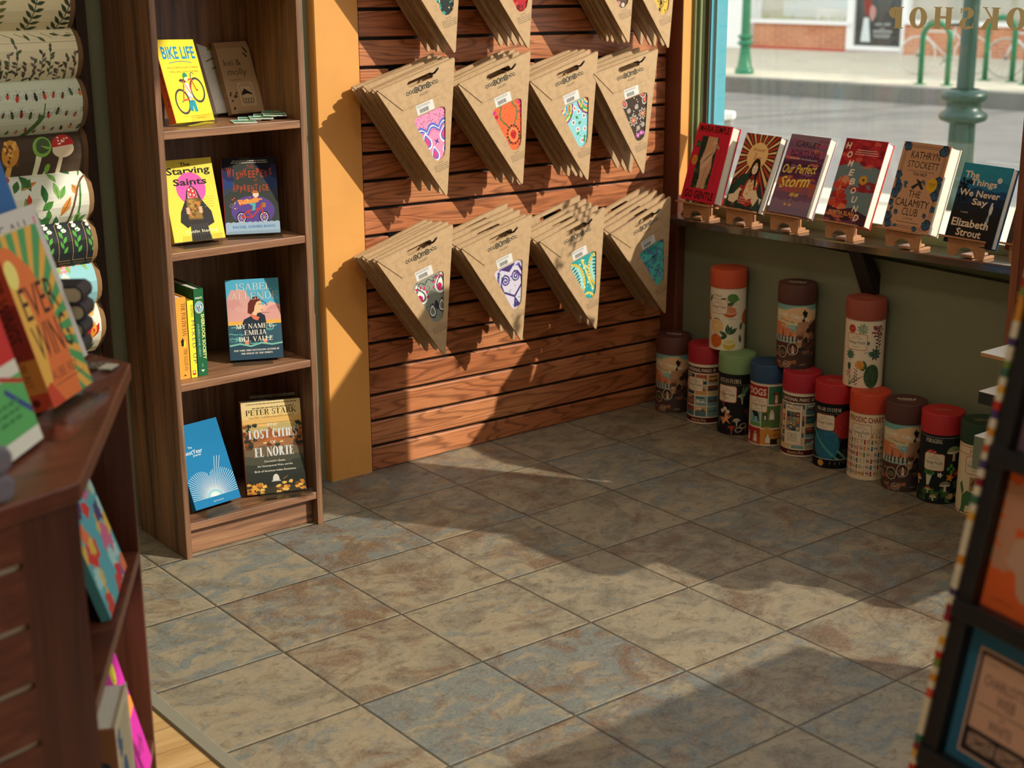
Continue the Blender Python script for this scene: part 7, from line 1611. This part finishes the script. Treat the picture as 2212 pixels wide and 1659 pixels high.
def pc_tree(a):
    for i in range(10): g = random.Random(i); a.blob(.01+.02*g.random(), .05+.09*g.random(), .016, .016, '#c08a70', i, .4)
    a.poly([(.055, .022), (.142, .022), (.142, .15), (.06, .15), (.05, .13), (.057, .1), (.03, .09), (.022, .06), (.04, .05), (.046, .03)], '#c09a84'); ink = '#4a3236'
    for t_, y, w in (('A TREE', .126, .05), ('GROWS IN', .108, .062), ('BROOKLYN', .09, .068)): a.text(t_, .058, y, ink, w=w, h=.0125, al='l')
    a.line([(.05, .079), (.134, .079)], .0012, ink); a.text('SMITH', .058, .05, ink, w=.044, h=.0125, al='l'); a.lines(.012, .05, [.012], .0016, '#7a3a24', 3)
def pc_mauve(a): a.rect(.03, .03, .142, .13, '#a07c72'); a.text('EMMA', .095, .09, '#5a4450', w=.05, h=.014); a.text('AUSTEN', .095, .06, '#5a4450', w=.05, h=.012)
postcard(-1, 0, 'blue postcard with framed title panel in the lowest full row of the rack', pc_web, '#2f6484'); postcard(0, 0, 'orange postcard in the row above the blue one', pc_tree, '#d8602c'); postcard(1, 0, 'mauve postcard above the orange one in the rack', pc_mauve, '#6a5460')
postcard(-2, 0, 'brown postcard whose top shows below the blue one', lambda a: a.rect(.02, .02, .12, .15, '#c9a08c'), '#b8602c'); postcard(2, 0, 'grey green postcard in the top row of the rack', lambda a: a.rect(.03, .03, .142, .13, '#a8a08c'), '#5a6a5e')

# stand with three square trays behind the rack
t = empty('display_stand', (.74, -1.66, 0), 'stand with wood, black and grey trays just behind the postcard rack', 'display stand', None, (0, 0, 0))
k = MB(); k.lathe([(.11, 0), (.11, .012), (.02, .02), (.018, .03)], METAL_BLACK, 28); k.build('base', t); k = MB(); k.lathe([(.016, .02), (.016, .56)], METAL_BLACK, 16); k.disc(.016, .56, METAL_BLACK, 16); k.build('post', t)
for z0_, z1_, w_, m, dx in ((.540, .550, (-.123, .15), BEECH, .0), (.434, .464, (-.142, .133), mat('#1b1a1c', .4), .0), (.286, .366, (-.169, .117), mat('#6f7864', .6), .0)):
    k = MB(); k.box(w_[0], .11, -.12, w_[1], z0_, z1_-.002, m); k.box(w_[0], .11, -.12, w_[1], z1_-.002, z1_, mat('#f0eee6', .35)); tr = k.build('tray', t, bevel=.002)  # white tops: sun glare put into the colour
k = MB(); k.lathe([(.0, .3662), (.016, .3662), (.016, .3668), (0, .3668)], '#23221f', 16, Matrix.Translation((-.115, .065, 0))); k.build('finger_hole', t)

# ================================================================== rest of the shop beside the window (mostly beyond the frame)
bs = empty('window_bookcase', (1.0, -1.95, 0), 'brown wooden bookcase standing by the window at the right edge', 'bookcase')
UX0, UX1, UY0, UY1, UH = .872, .992, -2.05, -1.402, 1.47
BRW = wood('red_brown_board', '#5d2f20', '#84492f', '#955839', 'z', 1, .4)
def up(k, n): return k.build(n, bs, (-1.0, 1.95, 0), bevel=.001)
k = MB(); k.box(UX0, UX1, UY1-.02, UY1, 0, UH, BRW); up(k, 'side_panel'); k = MB(); k.box(UX0, UX1, UY0, UY0+.02, 0, UH, BRW); up(k, 'side_panel'); k = MB(); k.box(UX1-.008, UX1, UY0+.02, UY1-.02, 0, UH, BRW); up(k, 'back_panel')
for z in (.08, .36, .64, .92, UH-.02): k = MB(); k.box(UX0+.003, UX1-.008, UY0+.02, UY1-.02, z-.02, z, BRW); up(k, 'shelf_board')
for i, (z, w_) in enumerate(((.58, .27), (.79, .27), (1.0, .29))):
    t = empty('shadow_tray', ((UX0+UX1)/2, UY0-.001, z), ['lower', 'middle', 'upper'][i]+' unseen wedge tray added on the window bookcase end to cast shadow', 'tray', 'shadow casting wedges on the bookcase end'); k = MB(); k.prism([(0, -.15), (0, .05), (-w_, .03), (-w_, -.01)], -.08, .08, BRW, 'yz'); k.build('tray_body', t)  # unseen wedges shaped to cast the toothed floor shadow
lu = empty('shade_box', (.7, -3.05, 0), 'unseen low box added to shade the floor, beyond the right edge', 'bookcase'); k = MB(); k.box(-.75, .2, -.15, .15, 0, .98, BRW); k.box(-.77, .22, -.17, .17, .98, 1.0, BRW); k.build('body', lu, bevel=.002)  # solid block added out of view to cast the curved floor shadow

# unseen fill lights added at the ceiling to brighten the room
for i, (x, y) in enumerate(((-1.9, -2.2), (-.4, -4.2))):
    t = empty('fill_light_panel', (x, y, 3.95), ['added warm fill light panel above the display table', 'added warm fill light panel above the middle of the shop'][i], 'fill light', 'added fill light panels')
    k = MB(); k.box(-.32, .32, -.32, .32, -.05, -.001, mat('#d8d4cc', .4)); k.build('housing', t)
    la = bpy.data.lights.new('fill_light', 'AREA'); la.energy = 20; la.size = .6; la.color = (1, .9, .76); lo = bpy.data.objects.new('fill_light', la); lo.location = (0, 0, -.06); COL.objects.link(lo); lo.parent = t
